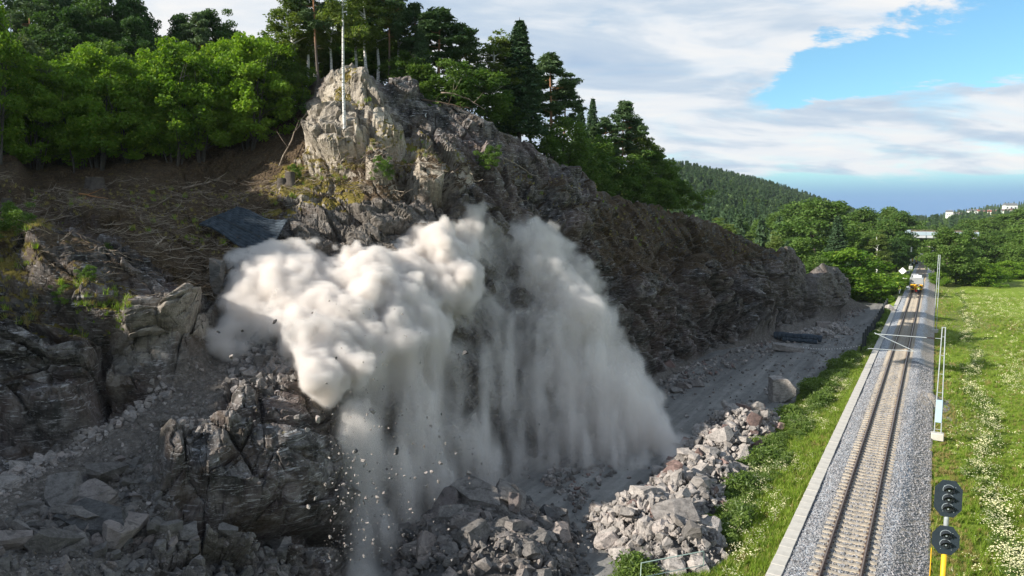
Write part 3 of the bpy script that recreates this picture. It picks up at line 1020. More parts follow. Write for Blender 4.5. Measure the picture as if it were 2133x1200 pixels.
def stone_mesh(seed, mat_, aspect=(1, 0.8, 0.65), cuts=13, fine=True, round_=0.0):
    """An angular broken block: a ball cut back by random planes, then roughened."""
    import bmesh
    rng = np.random.default_rng(seed)
    bm = bmesh.new()
    bmesh.ops.create_cube(bm, size=2.0)
    for _ in range(cuts):
        nrm = rng.normal(size=3)
        nrm /= np.linalg.norm(nrm)
        dist = rng.uniform(0.62, 1.05)
        geom = bm.verts[:] + bm.edges[:] + bm.faces[:]
        r = bmesh.ops.bisect_plane(bm, geom=geom, plane_co=Vector(nrm * dist), plane_no=Vector(nrm), clear_outer=True)
        ed = [e for e in r['geom_cut'] if isinstance(e, bmesh.types.BMEdge)]
        if ed:
            try:
                bmesh.ops.edgeloop_fill(bm, edges=ed)
            except Exception:
                pass
    bmesh.ops.remove_doubles(bm, verts=bm.verts[:], dist=0.07)
    bmesh.ops.triangulate(bm, faces=bm.faces[:])
    if fine:
        bmesh.ops.subdivide_edges(bm, edges=bm.edges[:], cuts=1, use_grid_fill=True)
        bmesh.ops.triangulate(bm, faces=bm.faces[:])
        V = np.array([v.co for v in bm.verts])
        n = fbm(V * 1.7 + seed, 2, seed) * 0.10
        for v, k in zip(bm.verts, n):
            v.co *= 1.0 + float(k)
    for v in bm.verts:
        v.co.x *= aspect[0]
        v.co.y *= aspect[1]
        v.co.z *= aspect[2]
    me = bpy.data.meshes.new('stone')
    bm.to_mesh(me)
    bm.free()
    me.materials.append(mat_)
    return me


def with_mat(me, m):
    c = me.copy()
    c.materials.clear()
    c.materials.append(m)
    return c


STONES = [stone_mesh(s, ROCK_GREY, a) for s, a in enumerate([(1, .8, .62), (1, .65, .55), (.9, .9, .7), (1.1, .7, .45), (1, .9, .5), (1.15, .62, .6), (.85, .8, .8), (1.2, .8, .38), (1, .75, .7), (1.05, .55, .5)])]
ST_PALE = [with_mat(m, ROCK_PALE) for m in STONES]
ST_DARK = [with_mat(m, ROCK_DARK) for m in STONES]
ST_RED = [with_mat(m, ROCK_RED) for m in STONES]
CHIPS = [stone_mesh(100 + s, ROCK_GREY, (1, .8, .6), 8, False) for s in range(5)]
CH_PALE = [with_mat(m, ROCK_PALE) for m in CHIPS]

# ------------------------------------------------------------------ railway
bal_m, t, b, out = new_mat('ballast_gravel')
pos = t.n('ShaderNodeNewGeometry').outputs['Position']
vc = t.n('ShaderNodeTexVoronoi')
t.put(vc.inputs['Vector'], pos)
vc.inputs['Scale'].default_value = 17.0
sepc = t.n('ShaderNodeSeparateColor')
t.put(sepc.inputs[0], vc.outputs['Color'])
sx = t.n('ShaderNodeSeparateXYZ')
t.put(sx.inputs[0], pos)
grey = t.ramp(sepc.outputs[0], [(0.0, (0.12, 0.13, 0.145)), (0.45, (0.30, 0.32, 0.35)), (0.8, (0.50, 0.515, 0.54)), (1.0, (0.74, 0.75, 0.76))])
brown = t.ramp(sepc.outputs[1], [(0.0, (0.14, 0.115, 0.09)), (0.5, (0.33, 0.28, 0.22)), (1.0, (0.54, 0.47, 0.39))])
patch = t.noise(t.mapping(pos, scale=(1, 0.12, 1)), 0.9, 4, 0.6, 0.3)
inner = t.math('ABSOLUTE', sx.outputs[0])
fb = t.math('MAXIMUM', t.maprange(t.math('ADD', inner, t.math('MULTIPLY', t.math('SUBTRACT', patch, 0.5), 1.2)), 1.0, 1.5, 0.85, 0.0),
            t.maprange(t.math('ADD', sx.outputs[0], t.math('MULTIPLY', t.math('SUBTRACT', patch, 0.5), 2.0)), 1.85, 2.3, 0.0, 0.9))
t.put(b.inputs['Base Color'], t.mix(fb, grey, brown))
b.inputs['Roughness'].default_value = 0.85
t.put(b.inputs['Normal'], t.bump(t.math('MULTIPLY', vc.outputs['Distance'], -1.0), 1.0, 0.06))


def ballast_z(X, Y):
    p = np.stack([X, Y, X * 0], -1).reshape(-1, 3)
    wob = fbm(p * np.array([1.0, 0.35, 1]), 3, 33).reshape(X.shape)
    z = np.interp(X + 0.10 * wob, [-2.25, -1.95, -1.45, 1.45, 1.9, 2.7, 3.3], [-0.40, -0.27, -0.22, -0.22, -0.30, -0.72, -0.98])
    # heap of fresh gravel spilled beside the track
    g = np.exp(-(((X - 3.0) / 1.15) ** 2 + ((Y - 70.5) / 2.6) ** 2)) * 0.55
    return z + 0.035 * wob + g


def rail_curve(Y):
    return 0.0


xs_ = np.concatenate([np.linspace(-2.2, 3.3, 34)])
ys_ = np.concatenate([np.linspace(6, 110, 521)[:-1], np.linspace(110, 420, 300)])
ballast = sheet('ballast', xs_, ys_, ballast_z, bal_m, label='blue grey crushed stone ballast under the railway track')
g_x = np.linspace(2.0, 4.7, 22)
g_y = np.linspace(66, 75, 46)
sheet('gravel_spill', g_x, g_y, lambda X, Y: ground_z(X, Y) - 0.12 + 0.95 * np.clip(np.exp(-(((X - 3.1) / 0.95) ** 2 + ((Y - 70.5) / 2.2) ** 2)) - 0.08, 0, 1), bal_m,
      label='small heap of grey gravel spilled beside the track')

rail_m = simple('rail_steel', (0.115, 0.062, 0.045), (0.19, 0.115, 0.085), 9, 0.6, 0.2, metal=0.3)
railtop_m = simple('rail_head', (0.30, 0.24, 0.20), (0.20, 0.15, 0.12), 5, 0.35, 0.05, metal=0.6)
conc_m = simple('sleeper_concrete', (0.46, 0.405, 0.33), (0.31, 0.26, 0.20), 5, 0.9, 0.3)
clip_m = simple('rail_clip_steel', (0.06, 0.045, 0.038), (0.12, 0.08, 0.06), 20, 0.6, 0.1)

track = empty('railway_track', (0, 6, -0.3))
tag(track, 'single railway track of rusty rails on concrete sleepers', 'railway track', kind='structure')


def rail_mesh():
    prof = np.array([(-.075, -.17), (.075, -.17), (.075, -.155), (.012, -.135), (.010, -.045), (.036, -.035), (.036, -.004), (.030, 0), (-.030, 0), (-.036, -.004), (-.036, -.035), (-.010, -.045), (-.012, -.135), (-.075, -.155)])
    Y = np.concatenate([np.arange(0, 120, 4.0), np.arange(120, 414, 14.0)])
    n = len(prof)
    V = np.concatenate([np.stack([prof[:, 0], np.full(n, y), prof[:, 1] + 0.3], 1) for y in Y])
    q, mi = [], []
    for i in range(len(Y) - 1):
        for j in range(n):
            j2 = (j + 1) % n
            q.append((i * n + j, i * n + j2, (i + 1) * n + j2, (i + 1) * n + j))
            mi.append(1 if j in (7,) else 0)
    return mesh_np('rail', V, np.array(q), [rail_m, railtop_m], False, mi)


rm = rail_mesh()
for sx_ in (-0.753, 0.753):
    put('rail', rm, track, loc=(sx_, 0, 0))
sl = MB()
for x in (-1.25, -0.4, 0.4):
    pass
Vs = []
prof = [(-1.25, .26, .19), (-1.1, .28, .205), (-0.45, .26, .205), (0, .22, .17), (0.45, .26, .205), (1.1, .28, .205), (1.25, .26, .19)]
q = []
for i, (x, w, h) in enumerate(prof):
    Vs += [(x, -w / 2, -0.2), (x, w / 2, -0.2), (x, w / 2 * .8, -0.2 + h), (x, -w / 2 * .8, -0.2 + h)]
for i in range(len(prof) - 1):
    for j in range(4):
        j2 = (j + 1) % 4
        q.append((i * 4 + j, (i + 1) * 4 + j, (i + 1) * 4 + j2, i * 4 + j2))
q += [(0, 1, 2, 3), (27, 26, 25, 24)]
sl.add(Vs, q)
for s in (-.753, .753):
    for e in (-.11, .11):
        sl.box((s + e, 0, .03), (.07, .12, .05), m=1)
slm = sl.mesh('sleeper', [conc_m, clip_m])
rng = np.random.default_rng(5)
for k in range(300):
    put('sleeper', slm, track, loc=(rng.normal() * .01, 6.0 + k * 0.6, 0.130 - 0.006 * rng.random()), rot=(0, 0, rng.normal() * .004))
far = MB()
for k in range(300, 690):
    far.box((0, 6.0 + k * 0.6, 0.04), (2.5, .24, .19))
far.build('far_sleepers', [conc_m], track)['kind'] = 'stuff'

# loose ballast stones, nearest stretch
rng = np.random.default_rng(8)
n = 26000
Y = 24 + 62 * rng.random(n) ** 1.5
X = rng.uniform(-2.15, 3.2, n)
keepm = ~((np.abs(np.abs(X) - .753) < .09))
X, Y = X[keepm], Y[keepm]
ns = Y / 0.6
on_sl = (np.abs((Y - 6.0) / 0.6 - np.round((Y - 6.0) / 0.6)) * 0.6 < 0.15) & (np.abs(X) < 1.27)
X, Y = X[~on_sl], Y[~on_sl]
Z = ballast_z(X, Y) + 0.012
balst = stone_material('ballast_stone', (0.42, 0.425, 0.445), 1.0)
scatter('ballast_stones', np.stack([X, Y, Z], 1), [with_mat(m, balst) for m in CHIPS], rng.uniform(.028, .06, len(X)), tilt=1.5, label='loose grey ballast stones along the rails', seed=3)

# ------------------------------------------------------------------ concrete cable trough beside the track
lid_m = simple('trough_concrete', (0.54, 0.51, 0.455), (0.45, 0.425, 0.38), 1.6, 0.9, 0.25, bscale=30)
trough = empty('cable_trough', (-2.48, 8, -0.6))
tag(trough, 'long pale concrete cable trough with flat lids along the left side of the ballast', 'cable trough')
MB().box((0, 68, .12), (.50, 150, .34)).build('channel', [lid_m], trough)
lm = MB().box((0, 0, 0), (.60, .985, .07), bev=.012).mesh('lid', [lid_m])
for k in range(148):
    put('lid', lm, trough, loc=(rng.normal() * .006, 0.5 + k * 1.0, .33 + rng.normal() * .004), rot=(rng.normal() * .004, rng.normal() * .006, rng.normal() * .006))

# ------------------------------------------------------------------ masts
galv = simple('galvanised_steel', (0.52, 0.56, 0.57), (0.40, 0.44, 0.46), 6, 0.5, 0.05, metal=0.35)
galv_d = simple('weathered_steel', (0.28, 0.33, 0.34), (0.20, 0.25, 0.26), 6, 0.55, 0.05, metal=0.3)
insul = simple('insulator_brown', (0.05, 0.03, 0.025), (0.03, 0.02, 0.02), 9, 0.3, 0.0)
plate_m = simple('pale_blue_plate', (0.42, 0.56, 0.66), (0.36, 0.50, 0.61), 3, 0.5, 0.02)


def mast(x, y, h, label, spread=0.40, arm=None, plate=False, steel=None, zb=-0.9):
    r = empty('catenary_mast', (x, y, zb))
    tag(r, label, 'catenary mast')
    steel = steel or galv
    tw = 0.19
    for s in (-1, 1):
        m_ = MB()
        m_.tube([(s * spread / 2, 0, 0), (s * tw / 2, 0, h)], [.038, .038], 8)
        m_.build('upright', [steel], r)
    rung = lambda c_, s_: MB().box(c_, s_).build('cross_bar', [steel], r)
    z = 0.6
    while z < h - .1:
        w = (spread + (tw - spread) * z / h) / 2
        rung((0, 0, z), (w * 2, .02, .03))
        z += 1.35
    rung((0, 0, h - .02), (tw + .08, .08, .04))
    MB().box((0, 0, .1), (.8, .6, .5), bev=.04).build('foundation', [lid_m], r)
    if plate:
        MB().box((0, -.06, 1.95), (.40, .025, 1.65), bev=.003).build('plate', [plate_m], r)
        for zb_ in (2.6, 1.3):
            MB().box((0, -.03, zb_), (.30, .02, .04)).build('bracket', [steel], r)
    if arm:
        c = empty('cantilever', (0, 0, 0))
        c.parent = r
        za, L = arm
        MB().tube([(-.1, 0, za), (-.55, 0, za)], .02, 6).tube([(-1.0, 0, za), (-L, .0, za)], .026, 8).build('top_tube', [steel], c)
        g = MB()
        for q_ in range(6):
            g.tube([(-.55 - q_ * .075, 0, za), (-.55 - q_ * .075 - .03, 0, za)], .065, 10)
        g.tube([(-.5, 0, za), (-1.02, 0, za)], .03, 8)
        g.build('insulator', [insul], c)
        MB().tube([(-L - .05, 0, za + .08), (-L * .42, -.1, za - 1.0)], .026, 8).build('diagonal_tube', [steel], c)
        MB().tube([(-L * .36, -.1, za - 1.05), (-L - .42, -.1, za - 1.12)], .022, 8).build('steady_tube', [steel], c)
    return r


mast(3.6, 59.2, 8.05, 'near two-legged steel catenary mast with a pale blue plate and an arm over the track', 0.44, arm=(7.2, 4.35), plate=True)
# the next mast along
mast(3.35, 114.5, 10.6, 'tall thin steel mast beside the track right of the work vehicle', 0.34)
mast(-3.6, 256.0, 6.6, 'steel mast on the left of the track beyond the work vehicle', 0.30, steel=galv_d)
mast(-3.0, 236.0, 7.0, 'greenish steel mast on the left nearest the bridge', 0.34, steel=galv_d)

# ------------------------------------------------------------------ signal
sig_black = simple('signal_board_black', (0.020, 0.030, 0.040), (0.026, 0.037, 0.048), 4, 0.45, 0.02, spec=0.4)
sig_dark = simple('signal_hood_black', (0.030, 0.036, 0.042), (0.024, 0.030, 0.036), 6, 0.5, 0.02, spec=0.4)
lens_m = simple('signal_lens_dark', (0.01, 0.014, 0.018), (0.015, 0.02, 0.025), 6, 0.12, 0.0, spec=0.6)
yellow_m = simple('yellow_paint', (0.80, 0.46, 0.02), (0.70, 0.40, 0.02), 6, 0.5, 0.02)
rim_m = simple('hood_rim_grey', (0.33, 0.38, 0.40), (0.26, 0.31, 0.33), 9, 0.5, 0.02)


def signal():
    base = G(1971, 1315, -0.6)
    d = 26.0
    top = P(1971.5, 1001, d)
    mid = P(1971.5, 1096, d)
    r = empty('railway_signal', (mid[0], mid[1], -1.0), rz=math.radians(8))
    tag(r, 'railway signal with two black eight-sided boards, three hooded lamps over two, all unlit', 'railway signal')
    k = d / F_PX            # metres per photograph pixel at the signal
    H = lambda py: float(P(1971.5, py, d)[2]) + 1.0
    W = 25.5 * k / math.cos(math.radians(22)) * .95
    MB().tube([(0, .10, 0), (0, .10, H(1150))], .095, 14).build('lower_pole', [yellow_m], r, True)
    MB().tube([(0, .10, H(1150)), (0, .10, H(1010))], .085, 14).build('upper_pole', [galv], r, True)
    MB().box((0, .1, .15), (.7, .7, .5), bev=.05).build('foundation', [lid_m], r)
    MB().tube([(-.42, .16, H(1149)), (-.42, .16, 1.0)], .018, 6).build('cable', [yellow_m], r)

    def board(y0, y1, lamps):
        z0, z1 = H(y0), H(y1)
        c = (z0 - z1)
        cx_, cz = W * .52, c * (.22 if len(lamps) == 3 else .30)
        pr = [(-W + cx_ * 1.05, z0), (W - cx_, z0), (W, z0 - cz), (W, z1 + cz), (W - cx_, z1), (-W + cx_ * 1.05, z1), (-W, z1 + cz), (-W, z0 - cz)]
        V = [(x, -.012, z) for x, z in pr] + [(x, .012, z) for x, z in pr]
        q = [(i, (i + 1) % 8, 8 + (i + 1) % 8, 8 + i) for i in range(8)]
        tr = [(0, i + 1, i) for i in range(1, 7)] + [(8, 8 + i, 8 + i + 1) for i in range(1, 7)]
        bo = MB().add(V, q, tr).build('board', [sig_black], r)
        scr = MB()
        for (x, z) in ((-.15, z0 - .22), (.22, z0 - .24), (-.15, z1 + .2), (.2, z1 + .2)):
            scr.tube([(x, -.014, z), (x, -.024, z)], .012, 6)
        scr.build('screws', [galv], bo)
        for ly in lamps:
            z = H(ly)
            lamp = empty('lamp', (-.0, 0, z))
            lamp.parent = r
            R_ = .155
            MB().tube([(0, -.012, 0), (0, -.075, 0)], R_ * .95, 24).tube([(0, -.07, 0), (0, -.10, 0)], R_ * .72, 24).build('housing', [sig_dark], lamp)
            MB().tube([(0, -.10, 0), (0, -.112, 0)], [R_ * .6, R_ * .45], 20).build('lens', [lens_m], lamp)
            MB().tube([(0, -.112, 0), (0, -.118, 0)], R_ * .2, 14).build('lens_centre', [rim_m], lamp)
            # hood: upper half sleeve, longer at the top
            a = np.linspace(math.radians(-25), math.radians(205), 25)
            ro, ri, L = R_ * 1.12, R_ * 1.04, .27
            V, q = [], []
            for i, an in enumerate(a):
                ln = L * (0.42 + 0.58 * max(0.0, math.sin(an)) ** 0.6) if math.sin(an) > 0 else L * .42
                ca, sa = math.cos(an), math.sin(an)
                V += [(ro * ca, -.01, ro * sa), (ri * ca, -.01, ri * sa), (ri * ca, -ln, ri * sa), (ro * ca, -ln, ro * sa)]
            for i in range(len(a) - 1):
                for j in range(4):
                    j2 = (j + 1) % 4
                    q.append((i * 4 + j, (i + 1) * 4 + j, (i + 1) * 4 + j2, i * 4 + j2))
            q += [(0, 1, 2, 3), tuple((len(a) - 1) * 4 + z_ for z_ in (3, 2, 1, 0))]
            MB().add(V, q).build('hood', [sig_dark], lamp)
            e = MB()
            rr_ = ro + .012
            pts_ = [(rr_ * math.cos(x), -.022, rr_ * math.sin(x)) for x in np.linspace(math.radians(30), math.radians(200), 16)]
            e.tube(pts_, .010, 6)
            e.build('hood_rim', [rim_m], lamp)
    board(1001, 1076, (1020, 1039, 1058))
    board(1096, 1154, (1114, 1133))
    return r


signal()
# ------------------------------------------------------------------ people
skin_m = simple('skin', (0.42, 0.24, 0.17), (0.36, 0.20, 0.14), 8, 0.6, 0.0)
hiviz = simple('hi_vis_yellow', (0.85, 0.90, 0.08), (0.75, 0.82, 0.06), 8, 0.7, 0.1)
hiorange = simple('hi_vis_orange', (0.85, 0.16, 0.03), (0.75, 0.13, 0.03), 8, 0.7, 0.1)
helmet_m = simple('white_helmet', (0.82, 0.82, 0.80), (0.78, 0.78, 0.76), 5, 0.35, 0.0)
white_m = simple('white_cloth', (0.74, 0.74, 0.72), (0.62, 0.62, 0.60), 5, 0.8, 0.1)
dark_m = simple('dark_trousers', (0.035, 0.04, 0.055), (0.05, 0.055, 0.07), 6, 0.8, 0.1)
boot_m = simple('dark_boot', (0.02, 0.018, 0.016), (0.03, 0.028, 0.026), 6, 0.6, 0.1)


def skin_chain(name, joints, edges, radii, mat_, parent, sub=2):
    me = bpy.data.meshes.new(name)
    me.from_pydata(joints, edges, [])
    me.materials.append(mat_)
    o = put(name, me, parent)
    sk = o.modifiers.new('skin', 'SKIN')
    for i, r in enumerate(radii):
        sv = me.skin_vertices[0].data[i]
        sv.radius = (r, r * .85) if not isinstance(r, tuple) else r
        sv.use_root = (i == 0)
    sk.use_smooth_shade = True
    sb = o.modifiers.new('sub', 'SUBSURF')
    sb.levels = sb.render_levels = sub
    return o


def person(loc, rz, label, top, legs, stride=0.12, reach=0.0):
    r = empty('person', loc, rz)
    tag(r, label, 'person')
    J = [(0, 0, .95), (0, 0, 1.12), (0, -.01, 1.34), (0, -.01, 1.47), (0, -.02, 1.56), (0, -.03, 1.70),
         (-.10, 0, .90), (-.11, -stride, .50), (-.12, -stride * .7, .09), (-.12, -stride * .7 - .16, .04),
         (.10, 0, .90), (.11, stride * .6, .50), (.12, stride * 1.4, .09), (.12, stride * 1.4 - .16, .04),
         (-.19, 0, 1.40), (-.27, .02, 1.14), (-.25, -.10 - reach, .94 + reach * .5), (-.24, -.16 - reach * 1.2, .86 + reach * .6),
         (.19, 0, 1.40), (.27, .02, 1.14), (.25, -.10 - reach, .94 + reach * .5), (.24, -.16 - reach * 1.2, .86 + reach * .6)]
    E = [(0, 1), (1, 2), (2, 3), (3, 4), (4, 5), (0, 6), (6, 7), (7, 8), (8, 9), (0, 10), (10, 11), (11, 12), (12, 13), (2, 14), (14, 15), (15, 16), (16, 17), (2, 18), (18, 19), (19, 20), (20, 21)]
    Rr = [.15, .14, .16, .07, .06, .10, .095, .065, .05, .045, .095, .065, .05, .045, .065, .05, .04, .045, .065, .05, .04, .045]
    skin_chain('body', J, E, Rr, skin_m, r)
    JJ = [J[0], J[1], J[2], (0, -.01, 1.43), J[14], J[15], (-.255, -.08 - reach * .8, .97 + reach * .45), J[18], J[19], (.255, -.08 - reach * .8, .97 + reach * .45)]
    skin_chain('jacket', JJ, [(0, 1), (1, 2), (2, 3), (2, 4), (4, 5), (5, 6), (2, 7), (7, 8), (8, 9)], [.185, .175, .19, .11, .095, .078, .066, .095, .078, .066], top, r)
    skin_chain('trousers', [J[0], J[6], J[7], (J[8][0], J[8][1], .16), J[10], J[11], (J[12][0], J[12][1], .16)], [(0, 1), (1, 2), (2, 3), (0, 4), (4, 5), (5, 6)], [.17, .12, .09, .075, .12, .09, .075], legs, r)
    for a in (8, 12):
        x, y, z = J[a]
        MB().box((x, y - .07, .055), (.11, .28, .11), bev=.02, taper=.85).build('boot', [boot_m], r)
    hm = MB()
    n = 14
    V, q = [], []
    for i, (zz, rr_) in enumerate([(1.705, .155), (1.72, .135), (1.78, .125), (1.84, .085), (1.86, .02)]):
        for j in range(n):
            an = j * 2 * math.pi / n
            V.append((rr_ * math.cos(an), -.03 + rr_ * 1.15 * math.sin(an), zz))
    for i in range(4):
        for j in range(n):
            q.append((i * n + j, i * n + (j + 1) % n, (i + 1) * n + (j + 1) % n, (i + 1) * n + j))
    hm.add(V, q)
    hm.build('helmet', [helmet_m], r, True)
    face = MB()
    for s in (-1, 1):
        face.box((s * .035, -.135, 1.70), (.02, .012, .012))
    face.box((0, -.145, 1.67), (.02, .03, .035)).box((0, -.132, 1.63), (.05, .01, .01))
    face.build('face', [boot_m], r)
    bands = MB()
    for z_ in (1.02, 1.16):
        bands.tube([(0, 0, z_), (0, 0, z_ + .045)], .2, 16)
    bands.build('reflective_band', [white_m], r)
    return r


p = G(1919, 603, -0.22)
person((0.42, 160.0, -.20), math.radians(200), 'person in yellow hi-vis vest walking on the track before the work vehicle', hiviz, dark_m)
person((-2.75, 158.5, -.25), math.radians(60), 'person in pale yellow hi-vis top standing by the concrete trough left of the track', hiviz, white_m, .05)

# ------------------------------------------------------------------ rail work vehicle
veh_grey = simple('vehicle_grey', (0.30, 0.31, 0.31), (0.22, 0.23, 0.24), 3, 0.6, 0.1)
veh_pale = simple('vehicle_pale', (0.62, 0.63, 0.64), (0.5, 0.51, 0.53), 3, 0.6, 0.1)
veh_org = simple('vehicle_yellow', (0.85, 0.46, 0.02), (0.75, 0.38, 0.02), 3, 0.5, 0.1)
veh_dark = simple('vehicle_dark', (0.03, 0.03, 0.032), (0.05, 0.05, 0.052), 6, 0.6, 0.1)
red_m = simple('red_paint', (0.55, 0.03, 0.03), (0.45, 0.03, 0.03), 6, 0.5, 0.05)
glass_d = simple('dark_window', (0.03, 0.04, 0.05), (0.05, 0.06, 0.07), 2, 0.1, 0.0, spec=0.6)
v = empty('rail_work_vehicle', (0, 163.2, 0))
tag(v, 'grey flat rail work vehicle with a yellow front frame and equipment on its deck', 'rail vehicle')
MB().box((0, 4.6, 1.05), (2.5, 8.8, .35), bev=.05).build('deck', [veh_grey], v)
MB().box((0, -.02, 1.42), (2.1, .2, .2)).box((0, -.02, 1.0), (2.0, .2, .18)).box((0, .0, .52), (2.0, .18, .16)).box((-.95, -.02, .97), (.2, .18, .8)).box((.95, -.02, .97), (.2, .18, .8)).box((-.3, -.02, .97), (.16, .18, .8)).box((.3, -.02, .97), (.16, .18, .8)).build('front_frame', [veh_org], v)
for s in (-1, 1):
    MB().tube([(s * .8, .1, .95), (s * .8, -.35, .95)], .06, 10).tube([(s * .8, -.35, .95), (s * .8, -.42, .95)], .2, 16).build('buffer', [veh_dark], v)
    MB().tube([(s * 1.05, .05, 1.45), (s * 1.05, -.02, 1.45)], .10, 14).build('headlight', [veh_pale], v)
    MB().box((s * .95, .05, 1.22), (.34, .08, .16)).build('marker_board', [red_m], v)
MB().box((0, -.25, .35), (.5, .3, .45)).build('coupling', [red_m], v)
for yy in (1.6, 7.4):
    for s in (-1, 1):
        MB().tube([(s * .69, yy, .45), (s * .82, yy, .45)], .45, 20).build('wheel', [veh_dark], v)
    MB().tube([(-.7, yy, .45), (.7, yy, .45)], .08, 8).build('axle', [veh_dark], v)
MB().box((0, 4.8, .55), (1.3, 4.2, .5)).build('underframe', [veh_dark], v)
MB().box((0, 1.3, 2.05), (2.5, 2.4, 1.5), bev=.08, taper=.96).build('front_cowl', [veh_grey], v)
MB().box((.1, 1.5, 3.0), (1.5, 1.5, .5), bev=.05).build('equipment_box', [veh_pale], v)
cab = MB().box((-.45, 5.4, 2.2), (1.4, 1.9, 2.0), bev=.1, taper=.9).build('cab', [veh_grey], v)
for (cx_, cy_, sx_, sy_) in ((-.45, 4.47, .95, .04), (-1.13, 5.4, .04, 1.2), (.22, 5.4, .04, 1.2)):
    MB().box((cx_, cy_, 2.55), (sx_, sy_, .7)).build('window', [glass_d], cab)
MB().tube([(.7, 3.4, 1.2), (.75, 3.7, 2.6), (.1, 2.8, 3.3), (-.3, 2.0, 2.7)], [.14, .12, .10, .08], 10).build('crane_arm', [veh_pale], v)
MB().box((.6, 3.2, 1.5), (.7, .7, .7), bev=.06).build('crane_base', [veh_dark], v)
for (x, y, a, h_) in ((-.8, 2.9, .7, .5), (.7, 7.2, .9, .7), (-.6, 7.6, .8, .55), (.1, 2.8, .5, .35)):
    MB().box((x, y, 1.22 + h_ / 2), (a, a * 1.2, h_), bev=.04).build('crate', [veh_pale], v)
for s in (-1, 1):
    MB().tube([(s * 1.2, 2.4, 1.2), (s * 1.2, 2.4, 2.1), (s * 1.2, 8.8, 2.1), (s * 1.2, 8.8, 1.2)], .025, 6).build('handrail', [veh_org], v)

# ------------------------------------------------------------------ small signs beside the track
def diamond_sign():
    r = empty('diamond_sign', (-3.3, 186.0, -1.2))
    tag(r, 'white diamond-shaped sign on a post above the bushes left of the track', 'sign')
    MB().tube([(0, 0, 0), (0, 0, 4.3)], .05, 8).build('post', [galv_d], r)
    w = .82
    V = [(0, -.06, 3.75 + w), (w, -.06, 3.75), (0, -.06, 3.75 - w), (-w, -.06, 3.75), (0, -.03, 3.75 + w), (w, -.03, 3.75), (0, -.03, 3.75 - w), (-w, -.03, 3.75)]
    MB().add(V, [(3, 2, 1, 0), (4, 5, 6, 7), (0, 1, 5, 4), (1, 2, 6, 5), (2, 3, 7, 6), (3, 0, 4, 7)]).build('board', [helmet_m], r)
    MB().box((0, -.05, 2.6), (.9, .03, .35)).build('lower_plate', [galv_d], r)


diamond_sign()
cb = empty('trackside_cabinet', (-3.4, 195.0, -1.0))
tag(cb, 'white cabinet beside the trough just left of the work vehicle', 'cabinet')
MB().box((0, 0, .9), (1.7, 1.0, 1.5), bev=.04).build('body', [white_m], cb)
MB().box((0, 0, 1.70), (1.85, 1.15, .10), bev=.03).build('roof', [helmet_m], cb)
for s in (-1, 1):
    MB().box((s * .42, -.51, .9), (.78, .02, 1.3)).build('door', [helmet_m], cb)

# ------------------------------------------------------------------ bridge over the track
bconc = simple('bridge_concrete', (0.44, 0.46, 0.47), (0.36, 0.38, 0.40), .8, 0.85, 0.1)
bsteel = simple('bridge_panel_blue_grey', (0.33, 0.41, 0.46), (0.27, 0.35, 0.40), .6, 0.6, 0.05)
bsoil = simple('brown_railing', (0.20, 0.14, 0.11), (0.14, 0.11, 0.09), 2, 0.8, 0.1)
BY = 284.0
br = empty('road_bridge', (0, BY, 1.4))
tag(br, 'pale road bridge with parapets crossing high over the railway', 'bridge')
MB().box((0, 0, 6.7), (30, 9.0, .9), bev=.08).build('deck', [bconc], br)
for k in range(10):
    MB().box((-13.5 + k * 3.0, -4.56, 7.75), (2.94, .12, 1.2)).build('parapet_panel', [bsteel], br)
for x in (-5.5, 6.5):
    MB().box((x, -4.7, 8.0), (1.9, .5, 1.9), bev=.05).build('guard_screen', [bsteel], br)
    MB().box((x, -4.7, 9.02), (2.3, .6, .16)).build('screen_cap', [veh_dark], br)
fr = MB()
for k in range(31):
    fr.box((-15 + k, 4.2, 8.0), (.08, .08, 1.5))
fr.box((0, 4.2, 8.75), (30, .1, .1)).box((0, 4.2, 8.1), (30, .06, .7))
fr.build('far_railing', [bsoil], br)
for x in (-7.2, 8.2):
    MB().box((x, 0, 2.0), (1.2, 8.4, 8.6)).build('abutment', [bconc], br)
for k in range(7):
    MB().box((-15 + k * 5, -4.6, 6.7), (.25, .25, .9)).build('rib', [galv_d], br)

# ------------------------------------------------------------------ works under the bridge
yb = empty('yellow_excavator', (-4.4, 262, -.9), rz=.4)
tag(yb, 'small yellow excavator parked left of the track in front of the bridge', 'excavator')
MB().box((0, 0, 1.9), (2.2, 2.4, 1.3), bev=.15).build('body', [yellow_m], yb)
c_ = MB().box((-.5, -.3, 3.2), (1.1, 1.3, 1.3), bev=.1, taper=.9).build('cab', [yellow_m], yb)
MB().box((-.5, -.97, 3.3), (.8, .03, .8)).build('window', [glass_d], c_)
for s in (-1, 1):
    MB().box((s * .9, 0, .65), (.5, 3.0, .9), bev=.2).build('crawler_track', [veh_dark], yb)
MB().tube([(.6, -1.0, 2.2), (.7, -2.6, 4.4), (.7, -4.2, 3.2)], [.22, .2, .15], 8).build('boom', [yellow_m], yb)
MB().tube([(.7, -4.2, 3.2), (.7, -4.6, 1.6)], [.14, .12], 8).build('dipper', [yellow_m], yb)
MB().box((.7, -4.7, 1.2), (.9, .7, .7), taper=.7).build('bucket', [veh_dark], yb)
rngb = np.random.default_rng(3)
cm = MB().box((0, 0, 1.1), (1, 1, 1), bev=.04).mesh('container', [white_m])
